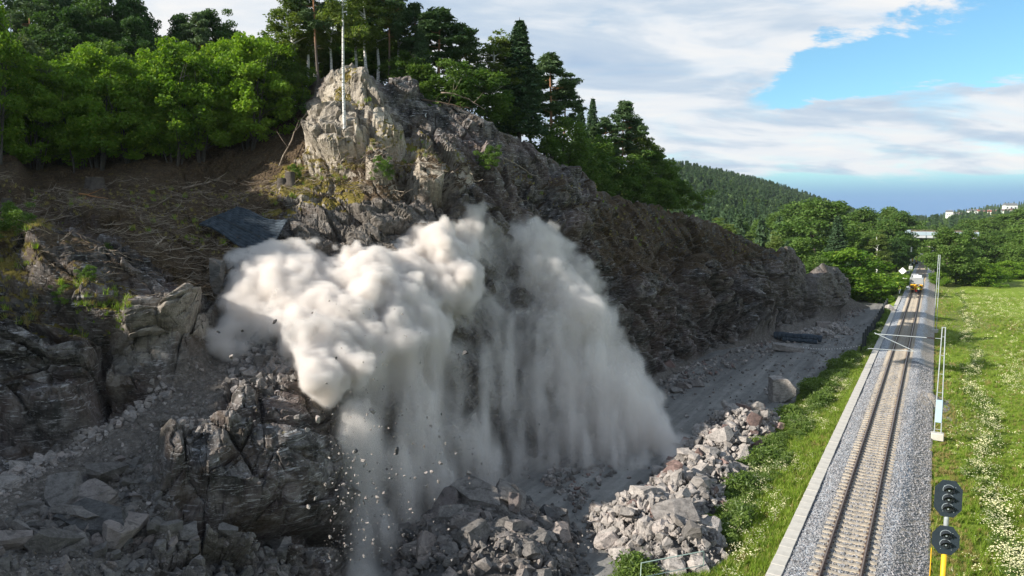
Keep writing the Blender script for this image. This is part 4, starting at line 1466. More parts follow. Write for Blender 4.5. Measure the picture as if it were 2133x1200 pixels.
for k, (x, y, sx_, sy_, sz_, lab) in enumerate([(-1.6, 268, 3.4, 3.2, 2.4, 'large white covered trailer on the track under the bridge'), (1.9, 262, 1.4, 4, 1.2, 'low white crate right of the rails before the bridge'),
                                               (3.4, 274, 1.8, 3, 1.8, 'white container at the right bridge abutment'), (-3.0, 240, .9, 1.2, .8, 'small white box on the ballast left of the rails'),
                                               (-3.2, 222, .8, 1.0, .6, 'little white box at the ballast edge before the excavator')]):
    e = empty('work_container', (x, y, -.6))
    tag(e, lab, 'container')
    MB().box((0, 0, sz_ / 2 + .15), (sx_, sy_, sz_), bev=.05).build('body', [white_m if k != 1 else veh_pale], e)
    MB().box((0, 0, sz_ + .2), (sx_ + .1, sy_ + .1, .1)).build('lid', [helmet_m], e)
    MB().box((0, -sy_ / 2 - .01, sz_ / 2 + .15), (sx_ * .7, .04, sz_ * .6)).build('door', [veh_grey], e)

# ------------------------------------------------------------------ fence of dark posts with boards beside the road
post_m = simple('dark_timber', (0.030, 0.035, 0.038), (0.045, 0.05, 0.052), 5, 0.75, 0.2)
board_m = simple('grey_boards', (0.24, 0.24, 0.23), (0.17, 0.175, 0.17), 5, 0.85, 0.2)
fence = empty('board_fence', (-3.9, 92, -1.2))
tag(fence, 'low grey board fence with dark upright posts between gravel road and track', 'fence')
ys_f = np.concatenate([[91.0], np.linspace(93.0, 137, 16)])
prev = None
for k, y in enumerate(ys_f):
    x = -3.95 + 0.004 * (y - 92)
    zb = float(ground_z(np.array(x), np.array(y))) + 1.12
    hgt = 2.7 if y < 100 else 2.3
    if k > 0:
        MB().box((x + 3.9, y - 92, zb + hgt / 2 - .35), (.22, .30, hgt + .3), bev=.02).build('post', [post_m], fence)
    else:
        MB().bar((x + 3.8, y - 92 + 1.5, zb - .2), (x + 3.9, y - 92 - .6, zb + 1.35), .12).build('brace', [post_m], fence)
    if k > 1:
        for q_ in range(5):
            MB().bar((prev[0] + 3.8, prev[1] - 92 + .02, prev[2] + .05 + q_ * .29), (x + 3.8, y - 92 - .02, zb + .05 + q_ * .29), .035, .27).build('board', [board_m], fence)
    prev = (x, y, zb)

# barrier tape across the road
tape_w = simple('barrier_tape_white', (0.80, 0.78, 0.76), (0.76, 0.74, 0.72), 6, 0.6, 0.0)
tape_r = simple('barrier_tape_grey', (0.28, 0.26, 0.26), (0.24, 0.22, 0.22), 6, 0.6, 0.0)
a_, b_ = np.array([-4.1, 91.0, .15]), np.array([-12.4, 93.0, -.7])
tp = MB()
npt = 56
L_ = [a_ + (b_ - a_) * t_ + np.array([0, 0, -.55 * 4 * t_ * (1 - t_)]) for t_ in np.linspace(0, 1, npt + 1)]
for k in range(npt):
    tp.bar(L_[k], L_[k + 1], .02, .09, m=k % 2)
o = tp.build('barrier_tape', [tape_w, tape_r])
tag(o, 'striped barrier tape sagging across the gravel road', 'barrier tape')

# handrail at the lower edge
hr_m = simple('pale_green_rail', (0.40, 0.50, 0.44), (0.34, 0.44, 0.38), 5, 0.5, 0.05)
p0, p1 = G(1466, 1148, .1), G(1410, 1161, .05)
dr_ = (p1 - p0) / np.linalg.norm(p1 - p0)
hr = empty('handrail', (p0[0], p0[1], -1.3))
tag(hr, 'pale green tubular handrail in the weeds below the stone pile', 'handrail')
MB().tube([(0, 0, 0), (0, 0, 1.38), tuple(dr_ * .03 + np.array([0, 0, 1.40])), tuple(dr_[:2] * 3.2) + (1.40 - .0,), tuple(dr_[:2] * 3.25) + (0.0,)], .024, 8).build('top_rail', [hr_m], hr)
MB().tube([(0, 0, .75), tuple(dr_[:2] * 3.2) + (.75,)], .018, 8).build('lower_rail', [hr_m], hr)

# ------------------------------------------------------------------ village houses on the far ridge
roof_cols = [simple('roof_brown', (0.16, 0.09, 0.07), (0.11, 0.07, 0.06), .5, .8, 0), simple('roof_grey', (0.17, 0.175, 0.18), (0.12, 0.125, 0.13), .5, .8, 0), simple('roof_red', (0.30, 0.10, 0.07), (0.22, 0.08, 0.06), .5, .8, 0)]
wall_w = simple('house_white', (0.80, 0.80, 0.78), (0.74, 0.74, 0.72), .3, .8, 0)
wall_r = simple('house_ochre', (0.50, 0.33, 0.16), (0.45, 0.28, 0.14), .3, .8, 0)


def house(px, py, d, w, dep, h, rz, rc, wallm, label):
    pt = P(px, py, d)
    zt = float(ground_z(np.array(pt[0]), np.array(pt[1])))
    z0 = max(pt[2], zt)
    r = empty('house', (pt[0], pt[1], z0), rz)
    tag(r, label, 'house')
    MB().box((0, 0, (h - 6) / 2), (w, dep, h + 6)).build('wall', [wallm], r)
    hw, e, rh = w / 2 + .6, dep / 2 + .6, dep * .34
    V = [(-hw, -e, h), (hw, -e, h), (hw, e, h), (-hw, e, h), (-hw, 0, h + rh), (hw, 0, h + rh)]
    V += [(x, y, z - .25) for x, y, z in V[:4]]
    ro = MB().add(V, [(0, 1, 5, 4), (2, 3, 4, 5), (0, 6, 7, 1), (3, 2, 8, 9), (6, 9, 8, 7)], [(0, 4, 3), (1, 2, 5)]).build('roof', [roof_cols[rc]], r)
    MB().box((w * .2, 0, h + rh), (.9, .9, 1.6)).build('chimney', [bconc], ro)
    for k in range(3):
        MB().box((-w / 2 + w * (k + .5) / 3, -dep / 2 - .02, h * .55), (w * .13, .08, h * .26)).build('window', [glass_d], r)


for k, a in enumerate([(1977, 453, 1180, 9, 8, 9, .2, 1, wall_w, 'white house, leftmost on the far wooded ridge'),
                       (1987, 454, 1190, 12, 8, 5, .5, 1, wall_w, 'low white house second from the left on the far ridge'),
                       (1994, 453, 1200, 13, 8, 5, .3, 0, wall_w, 'white house with a dark roof third from the left on the far ridge'),
                       (2003, 453.5, 1200, 9, 8, 4, .1, 1, wall_r, 'low ochre house among the trees of the far ridge'),
                       (2024, 447, 1230, 12, 8, 6, .5, 1, wall_w, 'white house in the middle of the far village'),
                       (2033, 446, 1240, 8, 8, 5, .2, 2, wall_w, 'small white house with a red roof in the far village'),
                       (2044, 447, 1240, 10, 8, 5, .4, 0, wall_w, 'white house with a brown roof right of the red one'),
                       (2058, 446, 1250, 9, 8, 5, .2, 1, wall_w, 'small white house above the dark house of the far village'),
                       (2064, 449, 1220, 17, 9, 6, .1, 2, wall_w, 'long white house with a reddish roof in the far village'),
                       (2077, 446, 1260, 11, 8, 6, .6, 1, wall_w, 'white house with a steep grey roof near the far hilltop'),
                       (2090, 445, 1260, 12, 8, 5, .2, 0, wall_w, 'white house below the largest house of the far village'),
                       (2103, 439.5, 1290, 20, 11, 10, .4, 1, wall_w, 'largest and highest white house of the far village'),
                       (2114, 444, 1280, 16, 9, 5, .1, 0, wall_w, 'long low white house right of the largest one'),
                       (2126, 445, 1270, 14, 9, 5, .3, 1, wall_w, 'white house at the right end of the far village')]):
    house(*a)
# ------------------------------------------------------------------ trees
bark_g = simple('bark_grey', (0.105, 0.095, 0.08), (0.055, 0.05, 0.042), 5, 0.9, 0.4)
bark_d = simple('bark_dark', (0.060, 0.048, 0.040), (0.10, 0.085, 0.07), 5, 0.9, 0.4)
m, t, b, out = new_mat('bark_pine')
tc = t.n('ShaderNodeTexCoord').outputs['Object']
sz = t.n('ShaderNodeSeparateXYZ')
t.put(sz.inputs[0], tc)
t.put(b.inputs['Base Color'], t.mix(t.maprange(t.math('ADD', sz.outputs[2], t.math('MULTIPLY', t.noise(tc, 2), 4)), 5, 9), (0.10, 0.08, 0.065), (0.34, 0.17, 0.085)))
b.inputs['Roughness'].default_value = 0.9
bark_p = m
m, t, b, out = new_mat('bark_birch')
tc = t.n('ShaderNodeTexCoord').outputs['Object']
f = t.noise(t.mapping(tc, scale=(2.5, 2.5, 9)), 1.6, 5, 0.7)
t.put(b.inputs['Base Color'], t.mix(t.maprange(f, 0.52, 0.60), (0.72, 0.70, 0.66), (0.06, 0.055, 0.05)))
b.inputs['Roughness'].default_value = 0.7
bark_b = m

LF_HAZEL = leaf_mat('hazel_leaves', (0.070, 0.155, 0.014), (0.200, 0.325, 0.032), (0.30, 0.38, 0.05), 0.42)
LF_BROAD = leaf_mat('broad_leaves', (0.045, 0.105, 0.018), (0.125, 0.205, 0.038), (0.18, 0.24, 0.07), 0.36)
LF_DARK = leaf_mat('dark_leaves', (0.028, 0.075, 0.018), (0.075, 0.140, 0.032), None, 0.3)
LF_BIRCH = leaf_mat('birch_leaves', (0.080, 0.135, 0.022), (0.175, 0.225, 0.060), (0.24, 0.26, 0.10), 0.42)
LF_PINE = leaf_mat('pine_needles', (0.045, 0.092, 0.034), (0.115, 0.175, 0.066), None, 0.18)
LF_SPRUCE = leaf_mat('spruce_needles', (0.030, 0.072, 0.032), (0.082, 0.135, 0.058), None, 0.15)
LF_ASPEN = leaf_mat('pale_aspen_leaves', (0.09, 0.13, 0.06), (0.17, 0.21, 0.11), None, 0.35)
LF_DRY = leaf_mat('dry_brown_needles', (0.16, 0.075, 0.03), (0.26, 0.13, 0.055), None, 0.2)


def leaves(C, size, seed, tone, upness=0.35, long_=1.0, mat_=None, name='crown'):
    """One small bent leaf per centre, two triangles each."""
    rng = np.random.default_rng(seed)
    n = len(C)
    nrm = rng.normal(size=(n, 3))
    nrm /= np.linalg.norm(nrm, axis=1)[:, None]
    nrm[:, 2] = np.abs(nrm[:, 2]) * (1 - upness) + upness
    nrm /= np.linalg.norm(nrm, axis=1)[:, None]
    a = np.cross(nrm, rng.normal(size=(n, 3)))
    a /= np.linalg.norm(a, axis=1)[:, None] + 1e-9
    bb = np.cross(nrm, a)
    s = size * rng.uniform(0.6, 1.35, n)[:, None]
    a, bb = a * s * long_, bb * s * 0.62 / math.sqrt(long_)
    fold = nrm * s * 0.25
    V = np.stack([C - a, C - bb + fold, C + a, C + bb + fold], 1).reshape(-1, 3)
    F = np.arange(n * 4).reshape(n, 4)
    tn = np.repeat(np.stack([tone, rng.random(n), rng.random(n)], 1), 4, 0)
    return V, F, tn.astype(np.float32)


def crown_mesh(C, size, seed, tone, mat_, upness=0.35, long_=1.0):
    V, F, tn = leaves(C, size, seed, tone, upness, long_)
    return mesh_np('crown', V, F, mat_, False, None, tn)


def tree_broad(seed, H=10, R=3.2, n=7000, leaf=.17, base=.25, mat_=None, bark=None, stems=1, clumps=60, cr=1.0, spread=.8):
    rng = np.random.default_rng(seed)
    mb = MB()
    cs, rs = [], []
    for s in range(stems):
        an = rng.random() * 6.28
        lean = rng.uniform(.15, .9) * spread if stems > 1 else rng.uniform(0, .2)
        tip = np.array([math.cos(an) * lean * R * .75, math.sin(an) * lean * R * .75, H * rng.uniform(.72, .92)])
        foot = np.array([math.cos(an) * .22, math.sin(an) * .22, -1.5]) * (1 if stems > 1 else .2) + (0 if stems > 1 else np.array([0, 0, -1.2]))
        k = 7
        pts = np.array([foot + (tip - foot) * (i / (k - 1)) + np.array([rng.normal(), rng.normal(), 0]) * .10 * i / 3 for i in range(k)])
        pts[:, :2] = pts[:, :2] * (np.linspace(0, 1, k) ** .75)[:, None] ** .5
        r0 = (0.075 if stems > 1 else 0.16) * H / 10
        mb.tube(pts, np.linspace(r0, r0 * .25, k), 6, caps=False)
        for q in range(3 if stems > 1 else 9):
            f = rng.uniform(base + .1, .9)
            st = pts[0] + (pts[-1] - pts[0]) * f
            i = f * (k - 1)
            st = pts[int(i)] + (pts[min(int(i) + 1, k - 1)] - pts[int(i)]) * (i - int(i))
            a2 = rng.random() * 6.28
            L = R * rng.uniform(.5, .95) * (1.15 - f * .5)
            en = st + np.array([math.cos(a2) * L, math.sin(a2) * L, L * rng.uniform(.2, .7)])
            mb.tube([st, (st + en) / 2 + np.array([0, 0, .15]), en], [r0 * .45, r0 * .3, r0 * .1], 5, caps=False)
            cs.append(en)
            rs.append(rng.uniform(.7, 1.15) * cr)
    while len(cs) < clumps:
        v = rng.normal(size=3)
        v /= np.linalg.norm(v)
        rad = rng.uniform(.45, 1.0) ** .6
        z = base + (1 - base) * (v[2] * rad * .5 + .5)
        prof = math.sin(min(1.0, (z - base) / (1 - base) * 1.15 + .22) * math.pi * .93) ** .55 if z < 1 else .2
        c = np.array([v[0] * R * rad * max(prof, .15), v[1] * R * rad * max(prof, .15), z * H])
        cs.append(c * np.array([1 + .18 * rng.normal(), 1 + .18 * rng.normal(), 1 + .03 * rng.normal()]))
        rs.append(rng.uniform(.55, 1.2) * cr)
    cs, rs = np.array(cs), np.array(rs)
    w = rs ** 2
    pick = rng.choice(len(cs), n, p=w / w.sum())
    g = rng.normal(size=(n, 3))
    g /= np.linalg.norm(g, axis=1)[:, None]
    g *= (rng.random(n) ** .45)[:, None]
    C = cs[pick] + g * rs[pick][:, None] * np.array([1, 1, .62])
    ct = rng.random(len(cs))
    tone = np.clip(ct[pick] * .7 + rng.random(n) * .3, 0, 1)
    cm_ = crown_mesh(C, leaf, seed, tone, mat_, .4)
    tm = mb.mesh('trunk', [bark], True)
    return tm, cm_


def tree_spruce(seed, H=16, R=2.6, n=6500, leaf=.24, mat_=None, bark=None, base=.06):
    rng = np.random.default_rng(seed)
    mb = MB().tube([(0, 0, -1.5), (0, 0, H * .5), (0, 0, H)], [.2, .12, .02], 7, caps=False)
    C, T = [], []
    z = H * base
    while z < H * .985:
        f = z / H
        L0 = R * (1 - f) ** .8 + .12
        nb_ = 7
        a0 = rng.random() * 6.28
        for q in range(nb_):
            L = L0 * rng.uniform(.65, 1.12)
            a = a0 + q * 6.283 / nb_ + rng.normal() * .12
            k = max(3, int(n / 230 * L / R * 3))
            s = rng.random(k) ** .7 * L
            dz = -0.20 * s - .05 * s * s + .10 * L * (s / L) ** 3
            w = (1 - s / L) * .35 * min(L, 1.5) + .08
            side = rng.normal(size=k) * w
            C.append(np.stack([np.cos(a) * s - np.sin(a) * side, np.sin(a) * s + np.cos(a) * side, z + dz - np.abs(side) * .35 - rng.random(k) * .18], 1))
            T.append(np.full(k, rng.random() * .6) + rng.random(k) * .4)
        z += H * .022 + .16 * (1 - f)
    C, T = np.concatenate(C), np.concatenate(T)
    return mb.mesh('trunk', [bark], True), crown_mesh(C, leaf, seed, T, mat_, .25, 1.35)


def tree_pine(seed, H=14, R=3.0, n=6000, leaf=.20, mat_=None, bark=None, base=.42, lean=.3, clumps=46):
    rng = np.random.default_rng(seed)
    tip = np.array([rng.normal() * lean, rng.normal() * lean, H * .97])
    pts = np.array([tip * f + np.array([math.sin(f * 4 + seed) * .12, 0, -1.5 * (1 - f)]) for f in np.linspace(0, 1, 8)])
    mb = MB().tube(pts, np.linspace(.20, .04, 8) * H / 14, 7, caps=False)
    cs, rs = [], []
    for q in range(clumps):
        f = base + (1 - base) * (q + rng.random()) / clumps
        st = tip * f
        env = math.sin(min(1, (f - base) / (1 - base) * .9 + .18) * math.pi) ** .6
        L = R * env * rng.uniform(.4, 1.05)
        a = rng.random() * 6.28
        en = st + np.array([math.cos(a) * L, math.sin(a) * L, L * rng.uniform(.02, .38)])
        if q % 2 == 0:
            mb.tube([st, (st + en) / 2 - np.array([0, 0, .08 * L]), en], [.05, .035, .012], 4, caps=False)
        for j in range(2):
            cs.append(st + (en - st) * rng.uniform(.55, 1.05) + rng.normal(size=3) * .15)
            rs.append(rng.uniform(.45, .95))
    for q in range(5):   # dead lower snags
        f = rng.uniform(.2, base)
        a = rng.random() * 6.28
        L = rng.uniform(.5, 1.3)
        mb.tube([tip * f, tip * f + np.array([math.cos(a) * L, math.sin(a) * L, -.1])], [.03, .008], 4, caps=False)
    cs, rs = np.array(cs), np.array(rs)
    pick = rng.integers(0, len(cs), n)
    g = rng.normal(size=(n, 3))
    g /= np.linalg.norm(g, axis=1)[:, None]
    g *= (rng.random(n) ** .5)[:, None]
    C = cs[pick] + g * rs[pick][:, None] * np.array([1, 1, .42])
    ct = rng.random(len(cs))
    return mb.mesh('trunk', [bark], True), crown_mesh(C, leaf, seed, np.clip(ct[pick] * .7 + rng.random(n) * .3, 0, 1), mat_, .25, 1.5)


KIND = {
    'hazel': [tree_broad(11 + s, 10, 3.6, 12500, .15, .16, LF_HAZEL, bark_g, 6 + s, 105, .92, 1.25) for s in range(3)],
    'hazel_low': [tree_broad(31 + s, 4.0, 2.1, 3600, .12, .05, LF_BROAD, bark_g, 5, 34, .7) for s in range(2)],
    'broad': [tree_broad(41 + s, 11, 4.0, 11000, .19, .14, LF_BROAD, bark_d, 1, 90, 1.15) for s in range(3)],
    'dark': [tree_broad(51 + s, 15, 4.2, 10000, .20, .25, LF_DARK, bark_d, 1, 80, 1.2) for s in range(2)],
    'birch': [tree_broad(61 + s, 13, 2.5, 6500, .14, .34, LF_BIRCH, bark_b, 1, 62, .8) for s in range(3)],
    'spruce': [tree_spruce(71 + s, 16, 2.7, 7000, .21, LF_SPRUCE, bark_d) for s in range(2)],
    'pine': [tree_pine(81 + s, 14, 3.0, 8500, .17, LF_PINE, bark_p) for s in range(3)],
    'aspen': [tree_broad(91, 7, 1.9, 3800, .13, .15, LF_ASPEN, bark_g, 2, 36, .7)],
    'round': [tree_broad(95, 7, 3.9, 9000, .17, .02, LF_HAZEL, bark_g, 6, 80, 1.05)],
}
# the kinds as they look from half a kilometre away
LOD = {
    'broad': [tree_broad(141 + s, 11, 4.0, 700, .62, .05, LF_BROAD, bark_d, 1, 40, 1.2) for s in range(2)],
    'spruce': [tree_spruce(171 + s, 15, 2.5, 700, .60, LF_SPRUCE, bark_d) for s in range(2)],
    'pine': [tree_pine(181 + s, 13, 3.0, 600, .60, LF_PINE, bark_p, .25) for s in range(2)],
}
H0 = {'hazel': 10, 'hazel_low': 4, 'broad': 11, 'dark': 15, 'birch': 13, 'spruce': 16, 'pine': 14, 'aspen': 7, 'round': 7}
NAMES = {'hazel': 'hazel_tree', 'hazel_low': 'bush', 'broad': 'leafy_tree', 'dark': 'leafy_tree', 'birch': 'birch_tree', 'spruce': 'spruce_tree', 'pine': 'pine_tree', 'aspen': 'aspen_tree', 'round': 'bush'}
CATS = {'hazel_low': 'bush', 'round': 'bush'}
rt = np.random.default_rng(77)


def tree(kind, pos_, h, label, group=None, wide=1.0, var=None, cat=None, name=None):
    ms = KIND[kind]
    tm, cm_ = ms[rt.integers(len(ms)) if var is None else var]
    r = empty(name or NAMES[kind], pos_, float(rt.random() * 6.28))
    s = h / H0[kind]
    r.scale = (s * wide, s * wide, s)
    tag(r, label, cat or CATS.get(kind, 'tree'), group)
    put('trunk', tm, r)
    put('crown', cm_, r)
    return r


def at(px, py, d):
    return P(px, py, d)


# hazel thicket along the clearing, left
tg = 'hazel trees in the thicket behind the clearing'
for k, (px, py, d, h) in enumerate([(-60, 378, 56, 10.5), (20, 372, 57, 9.5), (75, 380, 55, 8.8), (118, 372, 58, 9.8), (160, 378, 56, 9.2), (205, 374, 56, 10.2), (248, 368, 60, 9.6),
                                    (275, 372, 57, 9.2), (322, 362, 60, 10.2), (366, 362, 58, 10.6), (408, 352, 61, 11.0), (418, 356, 59, 9.6), (468, 345, 62, 10.6), (520, 340, 61, 10.8),
                                    (560, 325, 64, 10.4), (600, 300, 67, 10.0)]):
    tree('hazel', at(px, py, d), h * .95, 'many-stemmed bright green hazel tree in the dense thicket behind the brown clearing', tg)
for k, (px, py, d, h) in enumerate([(-30, 330, 66, 10.5), (60, 325, 67, 10), (130, 318, 66, 9), (190, 315, 68, 10), (260, 305, 68, 9.5), (330, 300, 69, 8.6), (400, 300, 70, 9.4), (450, 285, 72, 8.8), (505, 280, 72, 8.8),
                                    (548, 270, 74, 8.2), (590, 262, 74, 7.6), (625, 235, 76, 7.6)]):
    tree('broad' if k % 3 else 'hazel', at(px, py, d), h, 'leafy tree of the second row rising over the hazel thicket', 'leafy trees in the second row above the thicket')
tree('aspen', at(62, 300, 55.5), 8.2, 'pale grey-green aspen standing out of the thicket at the upper left')
tree('hazel', at(0, 300, 52), 9.8, 'bright yellow-green tree at the left edge, taller than the thicket', wide=.8)
# dark tall trees against the sky, upper left
dg = 'dark tall trees on the skyline behind the thicket'
for (px, py, d, h, kd) in [(-80, 215, 82, 13, 'dark'), (-10, 215, 84, 13, 'spruce'), (35, 215, 86, 12.5, 'dark'), (70, 215, 82, 13, 'pine'), (110, 210, 86, 13.5, 'dark'), (150, 212, 83, 13, 'spruce'), (190, 210, 86, 13.5, 'dark'), (228, 212, 82, 13.5, 'dark'),
                           (262, 208, 86, 12.5, 'spruce'), (292, 212, 84, 11.5, 'dark'), (316, 206, 90, 8.0, 'pine'), (388, 210, 86, 9.8, 'dark'), (415, 208, 84, 9.8, 'pine'), (446, 208, 86, 10.2, 'dark'), (478, 210, 88, 9.6, 'dark'), (505, 210, 84, 7.0, 'dark'),
                           (230, 240, 78, 10, 'dark'), (290, 238, 78, 10, 'dark'), (170, 240, 77, 11, 'dark'), (350, 238, 80, 6.2, 'dark'), (100, 240, 77, 11, 'dark')]:
    tree(kd, at(px, py, d), h, {'dark': 'dark leafy tree', 'spruce': 'dark spruce tree', 'pine': 'dark pine tree'}[kd] + ' on the shaded skyline behind the hazel thicket', dg + ', ' + kd)

# trees on the crest
crest_list = [
    ('birch', 572, 205, 66, 4.8, 'airy birch left of the crest, its crown against the bright sky gap', 1.1),
    ('birch', 612, 190, 65, 9.2, 'yellow-green birch standing between the sky gap and the pine on the crest', 1.2),
    ('broad', 590, 215, 64, 5.2, 'rounded light green bush-like tree at the left foot of the crest', 1.0),
    ('pine', 662, 152, 63, 9.2, 'pine with two orange upright stems on the crest, left of the lone birch', .9),
    ('birch', 640, 165, 66, 7.5, 'birch directly behind the orange-stemmed pine on the crest', 1.1),
    ('birch', 690, 150, 67, 7.2, 'small birch behind the moss-topped summit rock', 1.1),
    ('birch', 742, 160, 68, 8.8, 'slim birch just right of the lone white trunk', 1.0),
    ('birch', 764, 168, 66, 9.2, 'slim birch, second right of the lone white trunk', 1.0),
    ('birch', 788, 172, 68, 9.4, 'slim leaning birch in the row above the summit rocks', 1.1),
    ('pine', 812, 165, 67, 9.8, 'thin dark pine between the birches and the large dark pines', .8),
    ('birch', 830, 165, 70, 8.8, 'thin birch with sky showing through beside the dark pines', .9),
    ('pine', 868, 190, 69, 8.4, 'dark pine, first of the dense group right of the summit', 1.0),
    ('spruce', 880, 205, 66, 7.2, 'short dark spruce in front of the pines right of the summit', 1.0),
    ('pine', 912, 210, 68, 8.6, 'broad dark pine above the crest, widest crown of the group', 1.45),
    ('pine', 955, 225, 70, 8.2, 'dark pine on the right side of the dense group', 1.25),
    ('hazel_low', 985, 235, 66, 4.2, 'green bush on the crest under the broad dark pine', 1.2),
    ('pine', 1000, 243, 68, 5.0, 'young pine above the bleached dead branches', 1.2),
    ('birch', 1032, 250, 72, 9.0, 'leafy birch between the pines and the tall pointed spruce', 1.4),
    ('spruce', 1082, 275, 72, 11.2, 'tallest pointed spruce on the crest', 1.35),
    ('birch', 1060, 262, 74, 9.0, 'green birch right behind the tallest spruce', 1.1),
    ('pine', 1105, 285, 75, 7.8, 'pine tucked against the right side of the tallest spruce', 1.1),
    ('pine', 1150, 318, 77, 10.8, 'open-crowned pine with branches reaching right into the sky', 1.15),
    ('pine', 1172, 330, 80, 9.0, 'lower pine on the right flank of the open-crowned pine', 1.1),
    ('spruce', 1208, 360, 88, 8.8, 'dark narrow spruce right of the open-crowned pine', .9),
    ('spruce', 1233, 370, 92, 10.4, 'slender spruce standing free against the clouds', .85),
    ('pine', 1262, 385, 90, 8.6, 'short pine between the slender spruce and the last birches', 1.1),
    ('pine', 1290, 392, 92, 11.4, 'tall pine with pale upper branches near the end of the ridge', 1.0),
    ('birch', 1318, 398, 94, 9.8, 'leafy birch near the right end of the ridge trees', 1.1),
    ('birch', 1338, 402, 95, 8.8, 'birch, last tall tree but one on the ridge', 1.1),
    ('broad', 1362, 412, 96, 7.0, 'rounded leafy tree ending the ridge trees', 1.1),
    ('broad', 1392, 425, 98, 5.2, 'low leafy tree below the end of the ridge trees', 1.1),
    ('hazel_low', 1420, 438, 99, 4.2, 'bush at the lower end of the wooded ridge', 1.2),
]
for kd, px, py, d, h, lab, w in crest_list:
    tree(kd, at(px, py + 6, d), h, lab, wide=w * 1.22)
for k, (px, py, d, h, kd, lab) in enumerate([(655, 172, 70, 6.0, 'birch', 'low birch filling the gap left of the lone trunk behind the summit'), (678, 168, 72, 5.4, 'broad', 'round green tree low behind the mossy summit rock'),
                                             (708, 168, 72, 5.8, 'birch', 'low birch right behind the lone white trunk'), (735, 172, 73, 5.2, 'broad', 'round green tree low behind the summit, right of the lone trunk'),
                                             (762, 178, 72, 5.6, 'broad', 'small green tree behind the slim birches of the summit'), (795, 182, 73, 5.8, 'birch', 'low birch behind the thin dark pine'),
                                             (825, 184, 73, 5.2, 'broad', 'small green tree behind the upper grey rock of the crest'), (850, 190, 72, 5.4, 'broad', 'green tree low between the birches and the dense pines'),
                                             (622, 200, 68, 6.4, 'birch', 'leafy birch low left of the orange-stemmed pine')]):
    tree(kd, at(px, py + 8, d), h, lab, wide=1.5)
# the lone birch on the ledge
lb = empty('birch_tree', at(717, 246, 53.2))
tag(lb, 'lone tall birch with a bare white trunk rooted on the mossy ledge', 'tree')
MB().tube([(0, 0, -1), (-.02, 0, 2.5), (.05, 0, 5.2), (.10, 0, 7.5), (.12, 0, 12.5)], [.12, .10, .085, .07, .02], 10, caps=False).build('trunk', [bark_b], lb, True)
put('crown', tree_broad(65, 13, 2.0, 4200, .13, .50, LF_BIRCH, bark_b, 1, 40, .75)[1], lb, scale=1.0)
# undergrowth of the ridge, under the trees
ug = 'low bushes under the ridge trees'
for (px, py, d, h) in [(1130, 322, 76, 4), (1180, 352, 79, 5), (1215, 372, 84, 5), (1250, 392, 88, 5.5), (1285, 405, 90, 5.5), (1320, 415, 92, 5), (1350, 422, 93, 4.5), (1200, 395, 80, 4), (1240, 410, 84, 4),
                       (1290, 425, 88, 4), (1330, 435, 90, 4), (1375, 440, 93, 4), (1060, 285, 72, 4), (1015, 262, 68, 4), (940, 225, 65, 4.0), (890, 208, 65, 3.0), (850, 172, 66, 3), (600, 235, 66, 4), (570, 262, 66, 5), (620, 262, 64, 4)]:
    tree('hazel_low', at(px, py, d), h, 'low dark green bush in the undergrowth along the wooded ridge', ug, wide=1.3)
tree('hazel_low', on_terrain(1018, 352)[0], 1.9, 'small green bush growing alone from the shaded cliff face', wide=1.0)
sm_b = [(150, 655, 1.0, 'green weed clump on the lower left outcrop'), (60, 545, 1.7, 'green sapling clump on the mossy left outcrop'), (560, 890, 0, ''), (800, 395, 1.6, 'green saplings in the gully between the pale buttresses'),
        (620, 385, 1.0, 'small green tuft at the foot of the mossy ledge'), (225, 520, .7, 'small green plant among the branches of the clearing'), (190, 640, .8, 'small leafy plant beneath the left ridge of rock')]
for px, py, h, lab in sm_b:
    if h:
        tree('hazel_low', on_terrain(px, py)[0], h, lab, cat='plant')

